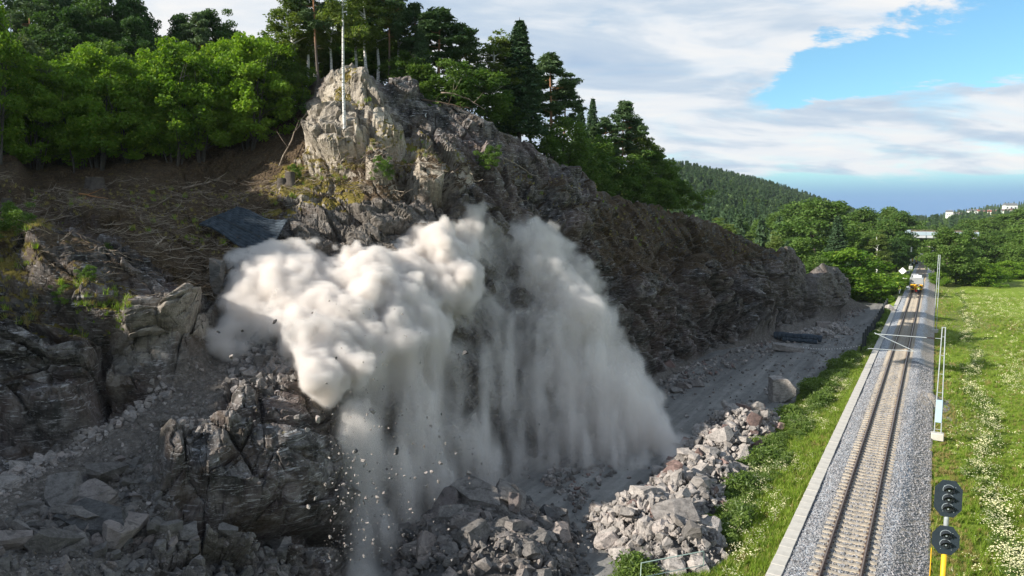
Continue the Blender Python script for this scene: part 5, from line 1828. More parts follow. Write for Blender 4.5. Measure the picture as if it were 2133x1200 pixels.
# trees behind the end of the cliff, down to the track
vg = [('birch', 1500, 470, 150, 15.5, 'pale green rounded birch, tallest in front of the dark wooded hill', 1.9), ('birch', 1560, 478, 158, 12.5, 'pale green birch right of the tallest one, below the wooded hill', 1.6),
      ('broad', 1462, 462, 150, 8, 'green tree just above the dark end of the brown slope', 1.2), ('broad', 1520, 500, 146, 10, 'leafy tree below the pale birches', 1.2),
      ('birch', 1612, 505, 150, 13, 'slim pale tree with drooping twigs above the cliff end', 1.2), ('spruce', 1640, 520, 156, 11.5, 'dark conifer right above the cliff end', 1.3),
      ('broad', 1580, 520, 140, 9, 'leafy tree rising from behind the cliff rim', 1.2), ('broad', 1700, 500, 190, 22, 'tall dense leafy tree in the middle of the valley trees', 1.35),
      ('spruce', 1742, 540, 175, 17, 'dark green spruce beside the tall dense tree', 1.6), ('broad', 1660, 545, 140, 12.0, 'leafy tree directly behind the grey cliff end', 1.25),
      ('broad', 1700, 590, 134, 9.5, 'bushy tree over the rounded rock at the cliff end', 1.3), ('round', 1755, 600, 141, 10.5, 'large rounded bright green bush right of the cliff end', 1.6),
      ('broad', 1790, 520, 230, 19, 'bright yellow-green tree high among the valley trees', 1.3), ('broad', 1822, 530, 235, 16, 'green tree right of the bright yellow-green one', 1.3),
      ('broad', 1795, 560, 182, 13, 'dark leafy tree behind the large rounded bush', 1.3), ('birch', 1826, 575, 176, 13.5, 'slim light tree in front of the shaded wood edge', 1.3),
      ('broad', 1850, 540, 215, 16, 'tall leafy tree casting shade beside the track', 1.4), ('broad', 1878, 515, 262, 18, 'rounded leafy tree left of the bridge', 1.4),
      ('broad', 1850, 500, 300, 20, 'leafy tree behind, left of the bridge', 1.4), ('broad', 1888, 512, 275, 7, 'small tree against the left end of the bridge', 1.2),
      ('dark', 1868, 560, 195, 11, 'dark shaded tree on the bank left of the track', 1.5), ('dark', 1838, 575, 182, 9, 'low shaded tree at the wood edge', 1.6),
      ('dark', 1880, 545, 225, 12, 'dark tree beside the track before the bridge', 1.4), ('broad', 1620, 470, 230, 17, 'leafy tree behind the slim pale tree', 1.4),
      ('broad', 1660, 470, 260, 22, 'tall green tree at the foot of the wooded hill', 1.4), ('broad', 1740, 470, 290, 22, 'round green tree at the foot of the hill, behind the spruce', 1.4),
      ('broad', 1590, 450, 270, 14, 'green tree at the hill foot behind the pale birches', 1.4), ('broad', 1540, 450, 240, 13, 'green tree at the hill foot between the pale birches', 1.4),
      ('round', 1800, 622, 139, 5.2, 'bright green bush at the end of the gravel road', 1.7), ('round', 1836, 618, 136, 3.0, 'low bright bush beside the stacked pale stones', 1.5),
      ('round', 1840, 600, 150, 4, 'low green bush below the diamond sign', 1.8), ('round', 1870, 590, 160, 3.6, 'low bush on the bank left of the cabinet', 1.8),
      ('broad', 1430, 440, 170, 11, 'green tree peeping over the brown slope at the ridge end', 1.3), ('broad', 1400, 420, 180, 12, 'green tree behind the end of the ridge trees', 1.3)]
for kd, px, py, d, h, lab, w in vg:
    g_ = at(px, py, d)
    g_[2] = float(ground_z(np.array(g_[0]), np.array(g_[1]))) - .2
    h_ = h
    tree(kd, g_, h_, lab, wide=w)

# trees right of the track
rg = [('broad', 1970, 584, 172, 13.5, 'big dense dark-green tree, nearest right of the track', 1.25), ('broad', 1992, 582, 176, 12.0, 'dense green tree on the right shoulder of the nearest one', 1.2),
      ('round', 2022, 580, 174, 6.5, 'greyish green willow bush behind the flower meadow', 1.5), ('round', 2050, 582, 170, 6.0, 'grey-green bush with bare twigs beside the meadow', 1.4),
      ('broad', 2010, 560, 215, 12.5, 'green tree in the second row right of the track', 1.4), ('broad', 2045, 560, 220, 11.5, 'green tree behind the willow bushes', 1.4), ('broad', 2080, 556, 215, 11.5, 'green tree above the pale field corner', 1.4),
      ('broad', 2115, 552, 212, 12.0, 'green tree near the right edge above the field', 1.4), ('broad', 2145, 550, 205, 15, 'tall green tree at the right edge of the picture', 1.4),
      ('broad', 2004, 520, 300, 14, 'green tree right of the bridge', 1.4), ('broad', 2015, 520, 310, 16, 'rounded tree beyond, right of the bridge', 1.5), ('broad', 2050, 520, 300, 16, 'tree in the dense wood right of the bridge', 1.5),
      ('broad', 2085, 520, 310, 16.5, 'tree in the dense wood below the far village', 1.5), ('broad', 2120, 520, 300, 19, 'taller tree of the wood near the right edge', 1.5), ('birch', 2070, 515, 330, 17, 'pale-topped tree below the far village', 1.6),
      ('round', 1958, 583, 168, 3.4, 'low bush between the mast and the nearest big tree', 1.4), ('broad', 2075, 540, 260, 11, 'tree in the middle of the right-hand wood', 1.5), ('broad', 2030, 540, 262, 12, 'tree behind the greyish bushes in the right-hand wood', 1.5),
      ('round', 2095, 570, 190, 5.0, 'low bush along the far field edge', 1.6), ('round', 2125, 568, 192, 4.5, 'low bush at the right end of the field edge', 1.6)]
for kd, px, py, d, h, lab, w in rg:
    g_ = at(px, py, d)
    g_[2] = float(ground_z(np.array(g_[0]), np.array(g_[1]))) - .2
    tree(kd, g_, h, lab, wide=w)

# ------------------------------------------------------------------ woods too far to count
rf = np.random.default_rng(21)


def wood(name, X, Y, kinds, h, label, seed):
    z = ground_z(X, Y) - 0.4
    meshes = []
    for k in kinds:
        for tm, cm_ in LOD[k]:
            meshes.append(cm_)
    scatter(name, np.stack([X, Y, z], 1), meshes, h, label=label, seed=seed)


n = 15000
X, Y = rf.uniform(-460, -14, n), rf.uniform(190, 1500, n)
d_ = Y * math.cos(YAW) - X * math.sin(YAW)
r_ = X * math.cos(YAW) + Y * math.sin(YAW)
px_ = CX + r_ / d_ * F_PX
ok = (px_ > 1330) & (px_ < 1960) & ((X < -18) | (Y > 310)) & (d_ > 200)
wood('forest', X[ok], Y[ok], ['spruce', 'pine', 'spruce', 'broad'], rf.uniform(.7, 1.15, ok.sum()), 'dark mixed spruce and pine forest covering the hill beyond the cliff', 1)
n = 9000
X, Y = rf.uniform(-150, 1500, n), rf.uniform(330, 2300, n)
d_ = Y * math.cos(YAW) - X * math.sin(YAW)
r_ = X * math.cos(YAW) + Y * math.sin(YAW)
px_ = CX + r_ / d_ * F_PX
ok = (px_ > 1860) & (px_ < 2260) & (np.abs(X) > 12) & (d_ > 330) & ((d_ < 1180) | (rf.random(n) < .75) | (d_ > 1300))
ok |= (px_ > 1860) & (px_ < 2260) & (Y > 330) & (np.abs(X) <= 12) & (d_ > 420)
near_h = (d_ > 1150) & (d_ < 1310) & (px_ > 1965) & (rf.random(n) < .72)
ok &= ~near_h
wood('far_forest', X[ok], Y[ok], ['broad', 'broad', 'spruce'], rf.uniform(.75, 1.2, ok.sum()), 'blue-green woods filling the far valley around the village', 2)
# ------------------------------------------------------------------ hill on the left, out of the picture, that shades the slope
def side_hill_z(R_, D_):
    z = np.interp(-R_, [12, 30, 55, 85, 120, 200], [2, 8, 15, 24, 31, 34]) 
    z = z * sstep(D_, -75, -20) + np.interp(D_, [-100, 20, 60, 100, 150], [0, 0, 4, 9, 10])
    p = np.stack([R_, D_, R_ * 0], -1).reshape(-1, 3)
    return z + fbm(p * .08, 3, 5).reshape(R_.shape) * 2.0


def side_hill():
    ys1 = np.linspace(0, 1, 60)
    D_ = np.linspace(-80, 150, 90)
    Rr, Dd = [], []
    for d in D_:
        # ends just outside the left edge of the picture, tucked under the slope there
        r_edge = -1.02 * max(d, 12.0) - 1.0
        Rr.append(r_edge + (-210 - r_edge) * ys1)
        Dd.append(np.full(60, d))
    Rr, Dd = np.array(Rr), np.array(Dd)
    Z = side_hill_z(Rr, Dd)
    V = np.array([CAM[0], CAM[1], 0]) + RV * Rr[..., None] + FV * Dd[..., None]
    V[..., 2] = Z
    idx = np.arange(Rr.size).reshape(Rr.shape)
    F = np.stack([idx[:-1, :-1], idx[:-1, 1:], idx[1:, 1:], idx[1:, :-1]], -1).reshape(-1, 4)
    o = put('hillside', mesh_np('hillside', V.reshape(-1, 3), F, meadow_m, True))
    tag(o, 'wooded hillside rising on the left beyond the picture', kind='structure')


side_hill()
rh = np.random.default_rng(4)
R_, D_ = [], []
for _ in range(240):
    R_.append(rh.uniform(-105, -62))
    D_.append(rh.uniform(-32, 62))
R_, D_ = np.array(R_), np.array(D_)
hp = np.array([CAM[0], CAM[1], 0]) + RV * R_[:, None] + FV * D_[:, None]
hp[:, 2] = side_hill_z(R_, D_) - .5
scatter('hillside_woods', hp, [LOD['broad'][0][1], LOD['broad'][1][1]], np.clip((np.interp(D_, [-32, 8, 11, 20, 24, 46, 50, 62], [40.5, 40.5, 40.5, 41.3, 48.0, 48.0, 45, 45]) + (-75 - R_) * 0.53 - hp[:, 2] + rh.uniform(-1.6, .2, len(R_))) / 11.5, .5, 3), label='woods on the hillside left of the picture', seed=9)  # treetops out of view, heights set to place their shade on the slope
# ------------------------------------------------------------------ dust cloud of the blast
def lattice_up(shape, cell, vox, rng, mul=(1, 1, 1)):
    """Smooth random field: a coarse random lattice interpolated with smoothstep weights along each axis."""
    out = None
    ns = []
    mats_ = []
    for ax in range(3):
        n = shape[ax]
        c = cell * mul[ax] / vox
        m_ = int(np.ceil(n / c)) + 2
        x = np.arange(n) / c + rng.random()
        i = np.floor(x).astype(int)
        t = x - i
        t = t * t * (3 - 2 * t)
        M = np.zeros((n, m_ + 1), np.float32)
        M[np.arange(n), i] = 1 - t
        M[np.arange(n), i + 1] += t
        mats_.append(M)
        ns.append(m_ + 1)
    Lr = rng.uniform(-1, 1, ns).astype(np.float32)
    a = np.tensordot(mats_[0], Lr, (1, 0))            # x, j, k
    a = np.tensordot(a, mats_[1], (1, 1))             # x, k, y
    a = np.tensordot(a, mats_[2], (1, 1))             # x, y, z
    return a


def build_dust():
    rng = np.random.default_rng(42)
    lo = np.array([-25.5, 26.5, -1.6])
    hi = np.array([14.5, 60.0, 17.0])
    vox = 0.155
    n = np.ceil((hi - lo) / vox).astype(int) + 1
    hi = lo + (n - 1) * vox
    ax = [lo[i] + np.arange(n[i]) * vox for i in range(3)]
    R, D, Z = np.meshgrid(*[a.astype(np.float32) for a in ax], indexing='ij')
    c = D * _cp - (Z - 15) * _sp
    v = D * _sp + (Z - 15) * _cp
    px = CX + F_PX * R / c
    py = CY - F_PX * v / c
    w1 = lattice_up(n, 2.8, vox, rng) * 34 + lattice_up(n, 1.1, vox, rng) * 17 + lattice_up(n, 0.5, vox, rng) * 8
    w2 = lattice_up(n, 2.8, vox, rng) * 34 + lattice_up(n, 1.1, vox, rng) * 17 + lattice_up(n, 0.5, vox, rng) * 8
    lowst = np.interp(px, [560, 700, 800, 1000, 1250, 1400], [860, 830, 700, 600, 590, 640]).astype(np.float32)
    low = sstep(py, lowst, lowst + 170).astype(np.float32)
    px = px + w1 * (1 - 0.5 * low)
    py = py + w2 * (1 - 0.3 * low)
    del w1, w2, lowst
    # distance of the rock face behind, read from a coarse table
    tx, ty = np.arange(300, 1601, 10.0), np.arange(340, 1400, 10.0)
    TX, TY = np.meshgrid(tx, ty, indexing='ij')
    DT_ = depth_at(TX, TY)
    DT_ = np.minimum(DT_, np.interp(TY, [340, 700, 1000, 1160, 1400], [58, 53, 47, 41, 36]))
    blobs = [
        # cx, cy, rx, ry, thickness, density
        (520, 608, 62, 66, 3.6, 1.0), (585, 590, 70, 62, 4.2, 1.0), (650, 600, 80, 75, 4.8, 1.0), (700, 575, 62, 62, 4.5, 1.0), (775, 590, 90, 84, 5.6, 1.0), (850, 600, 86, 80, 5.8, 1.0),
        (925, 575, 75, 70, 4.6, 1.0), (975, 500, 34, 56, 3.0, .7), (915, 525, 70, 45, 3.6, .8), (820, 545, 60, 34, 3.8, .9), (560, 650, 85, 62, 3.4, .9), (500, 685, 50, 66, 2.2, .8), (470, 725, 34, 30, 1.2, .5),
        (700, 670, 105, 90, 5.6, 1.0), (655, 765, 56, 72, 5.6, 1.0), (645, 700, 60, 70, 5.0, 1.0), (760, 720, 95, 100, 6.0, .9), (850, 690, 105, 110, 6.0, .8),
        (850, 800, 115, 130, 5.0, .34), (985, 770, 95, 120, 4.2, .24), (1010, 600, 75, 90, 2.6, .16), (1040, 540, 50, 60, 2.0, .18), (1060, 790, 100, 140, 4.6, .28), (1140, 790, 100, 160, 4.8, .34), (1215, 820, 95, 160, 4.8, .38), (1290, 870, 80, 130, 4.4, .5), (1345, 915, 58, 70, 3.4, .5),
        (1085, 515, 48, 50, 2.2, .45), (1135, 560, 55, 66, 2.6, .45), (1180, 640, 55, 80, 2.8, .45), (1225, 710, 60, 90, 3.2, .5), (1060, 640, 60, 60, 2.4, .35),
        (770, 900, 86, 180, 4.6, .27), (850, 950, 90, 190, 5.0, .25), (940, 950, 92, 160, 4.8, .22), (1040, 940, 98, 150, 4.8, .24), (1140, 930, 95, 150, 4.6, .26), (1230, 930, 85, 130, 4.4, .30), (1300, 930, 70, 100, 3.6, .30),
        (740, 970, 50, 180, 3.8, .26), (790, 1120, 66, 200, 4.4, .32), (860, 1130, 60, 180, 4.2, .30), (925, 1080, 54, 150, 3.6, .25),
        (1000, 1010, 22, 70, 1.8, .24), (1060, 990, 24, 80, 1.8, .22), (1175, 990, 20, 80, 1.8, .3), (1120, 970, 20, 80, 1.8, .22),
        (1270, 985, 62, 46, 3.6, .6), (1335, 965, 62, 44, 3.6, .6), (1400, 948, 56, 38, 3.0, .6), (1300, 1015, 50, 32, 2.6, .5), (1105, 1012, 60, 32, 2.8, .45), (1165, 1000, 44, 34, 2.6, .4),
    ]
    T = np.zeros(TX.shape)
    Dn = np.zeros(TX.shape)
    for cx, cy, rx, ry, th, de in blobs:
        q = ((TX - cx) / rx) ** 2 + ((TY - cy) / ry) ** 2
        t_ = th * np.sqrt(np.clip(1.25 - q, 0, None) / 1.25)
        Dn = np.where(t_ > T, de, Dn)
        T = np.maximum(T, t_)
    Dn *= 1 - 0.42 * sstep(TX, 930, 1060) * (1 - sstep(TY, 930, 960))
    for _ in range(3):
        Dn[1:-1] = (Dn[:-2] + 2 * Dn[1:-1] + Dn[2:]) / 4
        Dn[:, 1:-1] = (Dn[:, :-2] + 2 * Dn[:, 1:-1] + Dn[:, 2:]) / 4

    def look(tab):
        fx = np.clip((px - tx[0]) / 10.0, 0, len(tx) - 1.001)
        fy = np.clip((py - ty[0]) / 10.0, 0, len(ty) - 1.001)
        i, j = fx.astype(np.int32), fy.astype(np.int32)
        a, b_ = fx - i, fy - j
        t32 = tab.astype(np.float32)
        return (t32[i, j] * (1 - a) * (1 - b_) + t32[i + 1, j] * a * (1 - b_) + t32[i, j + 1] * (1 - a) * b_ + t32[i + 1, j + 1] * a * b_)
    Td, Tt, Dd = look(DT_), look(T), look(Dn)
    # distance inside the cloud, measured from its outer face
    f = D - (Td - Tt)
    f = np.minimum(f, Tt * 1.1) - 0.35
    b1 = np.abs(lattice_up(n, 3.4, vox, rng)) * 1.9
    b2 = np.abs(lattice_up(n, 1.7, vox, rng)) * 1.15
    b3 = np.abs(lattice_up(n, 0.85, vox, rng)) * 0.85
    b4 = np.abs(lattice_up(n, 0.45, vox, rng)) * 0.50
    puff = b1 + b2 + b3 + b4 - 1.65
    s1 = lattice_up(n, 1.7, vox, rng, (1, 1.4, 3.6))
    s2 = lattice_up(n, 0.7, vox, rng, (1, 1.4, 6.0))
    s3 = lattice_up(n, 0.34, vox, rng, (1, 1.2, 8.0))
    streak = (1 - 2.2 * np.abs(s1)) * 0.6 + s2 * 0.9 + s3 * 0.7
    f = f + puff * (1 - 0.75 * low) * 0.60 + (streak - 0.1) * low * 0.95
    f = np.where(Tt < 0.15, -1, f)
    soft = 0.55 + 2.1 * low
    dens = np.clip(f / soft, 0, 1)
    dens = dens * dens * (3 - 2 * dens)
    var = np.clip(0.55 + 0.95 * streak, 0.03, 2.6)
    inner = lattice_up(n, 1.1, vox, rng, (1, 1, 1.8)) * .5 + lattice_up(n, .5, vox, rng, (1, 1, 1.8)) * .42 + lattice_up(n, .3, vox, rng, (1, 1, 1.5)) * .3
    inner = np.clip(0.75 + 1.25 * inner, 0.08, 2.2)
    dens = dens * Dd * (0.62 + 0.38 * Dd) * ((1 - low) * inner + low * var * (0.35 + 0.65 * inner))
    # thins out towards the bottom of the curtains
    dens *= np.clip(1.0 - 0.35 * sstep(py, 1000, 1200) - 0.6 * sstep(py, 900, 1010) * sstep(px, 930, 1010) * (1 - sstep(px, 1200, 1290)), 0.1, 1).astype(np.float32)
    dens = dens.astype(np.float32)
    for a_ in range(3):      # nothing touches the faces of the box
        sl_ = [slice(None)] * 3
        for e in (0, -1):
            sl_[a_] = e
            dens[tuple(sl_)] = 0
    me = bpy.data.meshes.new('dust_cloud')
    N_ = dens.size
    me.vertices.add(N_)
    at_ = me.attributes.new('amount', 'FLOAT', 'POINT')
    at_.data.foreach_set('value', dens.ravel())
    m = bpy.data.materials.new('dust')
    m.use_nodes = True
    t = NT(m.node_tree)
    out = t.n('ShaderNodeOutputMaterial')
    pv = t.n('ShaderNodeVolumePrincipled')
    att = t.n('ShaderNodeAttribute', attribute_name='density')
    t.put(pv.inputs['Density'], t.math('MULTIPLY', att.outputs['Fac'], DUST_K))
    pv.inputs['Density Attribute'].default_value = ''
    pv.inputs['Color'].default_value = (0.972, 0.938, 0.908, 1)
    pv.inputs['Anisotropy'].default_value = 0.25
    t.put(out.inputs['Volume'], pv.outputs[0])
    me.materials.append(m)
    o = put('dust_cloud', me)
    o.location = (CAM[0], CAM[1], 0)
    o.rotation_euler = (0, 0, YAW)
    g = bpy.data.node_groups.new('dust_cloud', 'GeometryNodeTree')
    g.interface.new_socket('Geometry', in_out='INPUT', socket_type='NodeSocketGeometry')
    g.interface.new_socket('Geometry', in_out='OUTPUT', socket_type='NodeSocketGeometry')
    Nn, L = g.nodes.new, g.links.new
    gi, go = Nn('NodeGroupInput'), Nn('NodeGroupOutput')
    vc = Nn('GeometryNodeVolumeCube')
    vc.inputs['Min'].default_value = Vector(lo)
    vc.inputs['Max'].default_value = Vector(hi)
    for k, nm in enumerate(('Resolution X', 'Resolution Y', 'Resolution Z')):
        vc.inputs[nm].default_value = int(n[k])
    pos = Nn('GeometryNodeInputPosition')
    sp = Nn('ShaderNodeSeparateXYZ')
    L(pos.outputs[0], sp.inputs[0])

    def mth(op, a, b_):
        x = Nn('ShaderNodeMath')
        x.operation = op
        for k, q in enumerate((a, b_)):
            if isinstance(q, bpy.types.NodeSocket):
                L(q, x.inputs[k])
            elif q is not None:
                x.inputs[k].default_value = float(q)
        return x.outputs[0]
    ids = []
    for k in range(3):
        i_ = mth('ROUND', mth('DIVIDE', mth('SUBTRACT', sp.outputs[k], lo[k]), vox), None)
        ci_ = Nn('FunctionNodeFloatToInt')
        L(i_, ci_.inputs[0])
        ids.append(ci_.outputs[0])

    def imath(op, a, b_):
        x = Nn('FunctionNodeIntegerMath')
        x.operation = op
        for k, q in enumerate((a, b_)):
            if isinstance(q, bpy.types.NodeSocket):
                L(q, x.inputs[k])
            else:
                x.inputs[k].default_value = int(q)
        return x.outputs[0]
    ii = imath('ADD', imath('MULTIPLY', imath('ADD', imath('MULTIPLY', ids[0], int(n[1])), ids[1]), int(n[2])), ids[2])
    si = Nn('GeometryNodeSampleIndex')
    si.data_type = 'FLOAT'
    si.domain = 'POINT'
    si.clamp = True
    na = Nn('GeometryNodeInputNamedAttribute')
    na.data_type = 'FLOAT'
    na.inputs[0].default_value = 'amount'
    L(gi.outputs[0], si.inputs['Geometry'])
    L(na.outputs[0], si.inputs['Value'])
    L(ii, si.inputs['Index'])
    L(si.outputs[0], vc.inputs['Density'])
    sm = Nn('GeometryNodeSetMaterial')
    L(vc.outputs[0], sm.inputs[0])
    sm.inputs['Material'].default_value = m
    # the thin outer veil of the cloud
    ms = bpy.data.materials.new('dust_veil')
    ms.use_nodes = True
    t2 = NT(ms.node_tree)
    o2 = t2.n('ShaderNodeOutputMaterial')
    tb, db, mx = t2.n('ShaderNodeBsdfTransparent'), t2.n('ShaderNodeBsdfDiffuse'), t2.n('ShaderNodeMixShader')
    db.inputs[0].default_value = (0.84, 0.80, 0.76, 1)
    mx.inputs[0].default_value = 0.07
    t2.put(mx.inputs[1], tb.outputs[0])
    t2.put(mx.inputs[2], db.outputs[0])
    t2.put(o2.inputs[0], mx.outputs[0])
    me.materials.append(ms)
    vm = Nn('GeometryNodeVolumeToMesh')
    L(vc.outputs[0], vm.inputs['Volume'])
    vm.inputs['Threshold'].default_value = 0.10
    vm.inputs['Adaptivity'].default_value = 0.25
    s2 = Nn('GeometryNodeSetMaterial')
    L(vm.outputs[0], s2.inputs[0])
    s2.inputs['Material'].default_value = ms
    ss = Nn('GeometryNodeSetShadeSmooth')
    L(s2.outputs[0], ss.inputs[0])
    jn = Nn('GeometryNodeJoinGeometry')
    L(sm.outputs[0], jn.inputs[0])
    L(ss.outputs[0], jn.inputs[0])
    L(jn.outputs[0], go.inputs[0])
    md = o.modifiers.new('volume', 'NODES')
    md.node_group = g
    tag(o, 'huge billowing cloud of white and beige blast dust pouring down the cliff', 'dust cloud', kind='stuff')
    return o, dens


dust, dust_grid = build_dust()
# ------------------------------------------------------------------ stone piles by the road
def heap_z(X, Y, hs):
    z = np.zeros(np.shape(X)) - 9
    for (c, r, h) in hs:
        q = ((X - c[0]) ** 2 + (Y - c[1]) ** 2) / r ** 2
        z = np.maximum(z, h * (1 - q) ** 1.0 * (q < 1) + np.where(q < 1, 0, -9))
    return z


def heap_def(lst):
    return [(G(px, py, -1.3)[:2], r, h) for px, py, r, h in lst]


H_VERGE = heap_def([(1345, 1105, 3.0, 2.1), (1400, 1150, 2.9, 1.7), (1420, 1050, 2.6, 1.8), (1465, 1000, 2.7, 1.9), (1500, 950, 2.9, 2.0), (1535, 905, 2.8, 1.9), (1560, 880, 2.6, 1.5)])
H_ROAD = heap_def([(1020, 1120, 3.6, 2.2), (950, 1150, 3.2, 1.9), (1090, 1120, 2.6, 1.3), (1010, 1190, 4.2, 2.0), (1110, 1165, 2.0, .8)])
H_FAR = heap_def([(1700, 700, 2.6, 1.0), (1735, 690, 2.8, .8), (1665, 705, 2.0, .7)])
rp = np.random.default_rng(12)


def mound(name, hs, mat_, label):
    cs = np.array([c for c, r, h in hs])
    rmax = max(r for c, r, h in hs)
    lo_, hi_ = cs.min(0) - rmax - .5, cs.max(0) + rmax + .5
    xs1, ys1 = np.arange(lo_[0], hi_[0], .22), np.arange(lo_[1], hi_[1], .22)
    return sheet(name, xs1, ys1, lambda X, Y: np.where(heap_z(X, Y, hs) > 0, -1.3 + heap_z(X, Y, hs) * .82 - .1, -1.75) + .08 * fbm(np.stack([X, Y, X * 0], -1).reshape(-1, 3) * 2, 2, 3).reshape(X.shape), mat_, 'stuff', label, smooth=True)


mound_m = simple('rubble_core', (0.14, 0.13, 0.125), (0.08, 0.075, 0.07), 5, .95, .8, bscale=9, bdist=.15, obj=False)
mound('rubble_mound', H_VERGE, mound_m, 'crushed stone packed between the blocks of the pile beside the green verge')
mound('rubble_mound', H_ROAD, mound_m, 'crushed stone packed between the blocks of the dark pile under the dust')


def fill_heap(hs, n, meshes, size, label, group, name='rock', mindist=.62, mix=None, lim=None):
    pts = []
    tries = 0
    sizes = np.sort(size(rp, n))[::-1]
    k = 0
    while k < n and tries < n * 60:
        tries += 1
        c, r, h = hs[rp.integers(len(hs))]
        a, q = rp.random() * 6.283, math.sqrt(rp.random()) * r
        x, y = c[0] + q * math.cos(a), c[1] + q * math.sin(a)
        if lim and not lim(x, y):
            continue
        z = heap_z(x, y, hs)
        if z < 0:
            continue
        s = sizes[k]
        if any((x - p[0]) ** 2 + (y - p[1]) ** 2 < (mindist * (s + p[2])) ** 2 for p in pts):
            if rp.random() > .04:
                continue
        pts.append((x, y, s))
        ms = meshes if not mix or rp.random() > mix[0] else mix[1]
        o = put(name, ms[rp.integers(len(ms))], None, (x, y, -1.32 + float(z) * .85 + s * .25), (rp.random() * 6.28, rp.random() * .9, rp.random() * 6.28), s)
        tag(o, label, 'rock', group)
        k += 1
    return pts


pw = lambda lo_, hi_, e: (lambda r, n: lo_ + (hi_ - lo_) * r.random(n) ** e)
fill_heap(H_VERGE, 175, ST_PALE, pw(.26, .74, 2.2), 'pale broken rock lying in the long pile between road and green verge', 'pale rocks of the long pile beside the verge', mix=(.16, ST_RED))
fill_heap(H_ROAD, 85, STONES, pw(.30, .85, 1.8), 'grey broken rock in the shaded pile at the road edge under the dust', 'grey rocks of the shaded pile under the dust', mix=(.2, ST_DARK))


def heap_fill_pts(hs, n, up=.0):
    P_ = []
    for _ in range(n):
        c, r, h = hs[rp.integers(len(hs))]
        a, q = rp.random() * 6.283, math.sqrt(rp.random()) * r * 1.12
        x, y = c[0] + q * math.cos(a), c[1] + q * math.sin(a)
        z = max(float(heap_z(x, y, hs)), 0)
        P_.append((x, y, -1.32 + z * .9 + up + rp.random() * .1))
    return np.array(P_)


scatter('rubble', heap_fill_pts(H_VERGE, 5200), CH_PALE + ST_PALE[:5], rp.random(5200) ** 3 * .26 + .05, tilt=3, label='small pale rubble filling and fringing the pile beside the verge', seed=1)
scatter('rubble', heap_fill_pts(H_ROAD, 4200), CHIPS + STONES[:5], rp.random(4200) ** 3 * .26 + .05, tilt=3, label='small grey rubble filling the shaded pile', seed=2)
scatter('rubble', heap_fill_pts(H_FAR, 700), CH_PALE + ST_PALE[:5], rp.random(700) ** 2 * .35 + .08, tilt=3, label='pale rubble at the cliff foot behind the rolled mat', seed=3)


# single rocks one can point to
def rock_at(p, size, mesh, label, rot=None, name='boulder', cat='boulder', scale=None, sink=.25, group=None):
    s = scale or (size, size, size)
    o = put(name, mesh, None, (p[0], p[1], p[2] + s[2] * (.55 - sink)), rot or (rp.random() * .5, rp.random() * .5, rp.random() * 6.28), s)
    tag(o, label, cat, group)
    return o


def block_mesh(seed, mat_, tap=.9):
    return stone_mesh(seed, mat_, (1, 1, 1), 5, True)


g_ = G(1628, 838, -1.35)
rock_at(g_, 1, stone_mesh(300, ROCK_PALE, (.82, .72, 1.0), 4), 'big upright squarish grey block standing by the road edge above the pile', (0.05, -.06, .5), scale=(1.15, 1.05, 1.25), sink=-.25)
g_ = G(1641, 733, -1.35)
rock_at(g_, 1, ST_PALE[3], 'large pale rounded boulder lying on the road below the rolled mat', (.1, .05, .2), scale=(1.65, 1.1, 1.15), sink=.1)
g_ = G(1715, 690, -1.3)
rock_at(g_, 1, stone_mesh(301, ROCK_GREY, (1, .8, .7), 2), 'flat-topped square grey block behind the rolled mat', (0, 0, .4), scale=(.95, .8, .7), sink=-.6)
for px, py, s, ms, lab in [(1268, 1108, .72, ST_PALE[0], 'large pale boulder at the lower left corner of the pale pile'), (1290, 1135, .58, ST_PALE[1], 'pale boulder just below the corner boulder of the pale pile'),
                           (1238, 1062, .34, ST_PALE[2], 'single pale rock alone on the road left of the pale pile'), (1388, 768, 1.35, ST_RED[0], 'reddish boulder at the cliff foot right of the dust'),
                           (1425, 806, .85, STONES[4], 'grey rock at the cliff foot below the reddish boulder'), (1452, 803, .8, STONES[6], 'grey rock beside its twin under the cliff foot'), (1405, 815, .6, STONES[8], 'dark small rock nearest the dust at the cliff foot'),
                           (1505, 940, .9, ST_PALE[5], 'long pale slab in the upper part of the long pile'), (1545, 870, 1.0, ST_RED[5], 'reddish slab at the top end of the long pile'), (1590, 915, .75, ST_RED[1], 'reddish rock at the grass edge of the long pile'),
                           (1393, 1012, .8, ST_RED[3], 'brownish squared rock upright in the middle of the long pile'), (1490, 1060, .5, ST_PALE[6], 'pale rock rolled out on the grass beside the pile'), (1508, 1068, .42, ST_PALE[8], 'white little rock next to another on the grass'),
                           (1465, 1092, .42, ST_PALE[9], 'small white rock on the grass below the other two'), (1330, 1070, .8, ST_PALE[3], 'broad sunlit slab on the crown of the pale pile'), (1400, 1112, .95, ST_PALE[7], 'broad sunlit boulder low on the pale pile'),
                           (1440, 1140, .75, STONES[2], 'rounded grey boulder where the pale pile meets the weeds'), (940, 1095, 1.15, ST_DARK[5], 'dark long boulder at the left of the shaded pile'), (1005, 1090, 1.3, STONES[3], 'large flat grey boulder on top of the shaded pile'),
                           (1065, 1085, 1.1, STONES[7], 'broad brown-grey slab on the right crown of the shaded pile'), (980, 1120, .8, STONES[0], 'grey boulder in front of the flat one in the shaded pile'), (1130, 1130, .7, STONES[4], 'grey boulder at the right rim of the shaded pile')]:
    gz = -1.35
    g_ = G(px, py, -0.6)
    hz = max(float(heap_z(g_[0], g_[1], H_VERGE)), float(heap_z(g_[0], g_[1], H_ROAD)), 0)
    if hz <= 0:
        g_ = G(px, py, -1.2)
    g_[2] = -1.35 + hz * .85
    rock_at(g_, s, ms, lab)

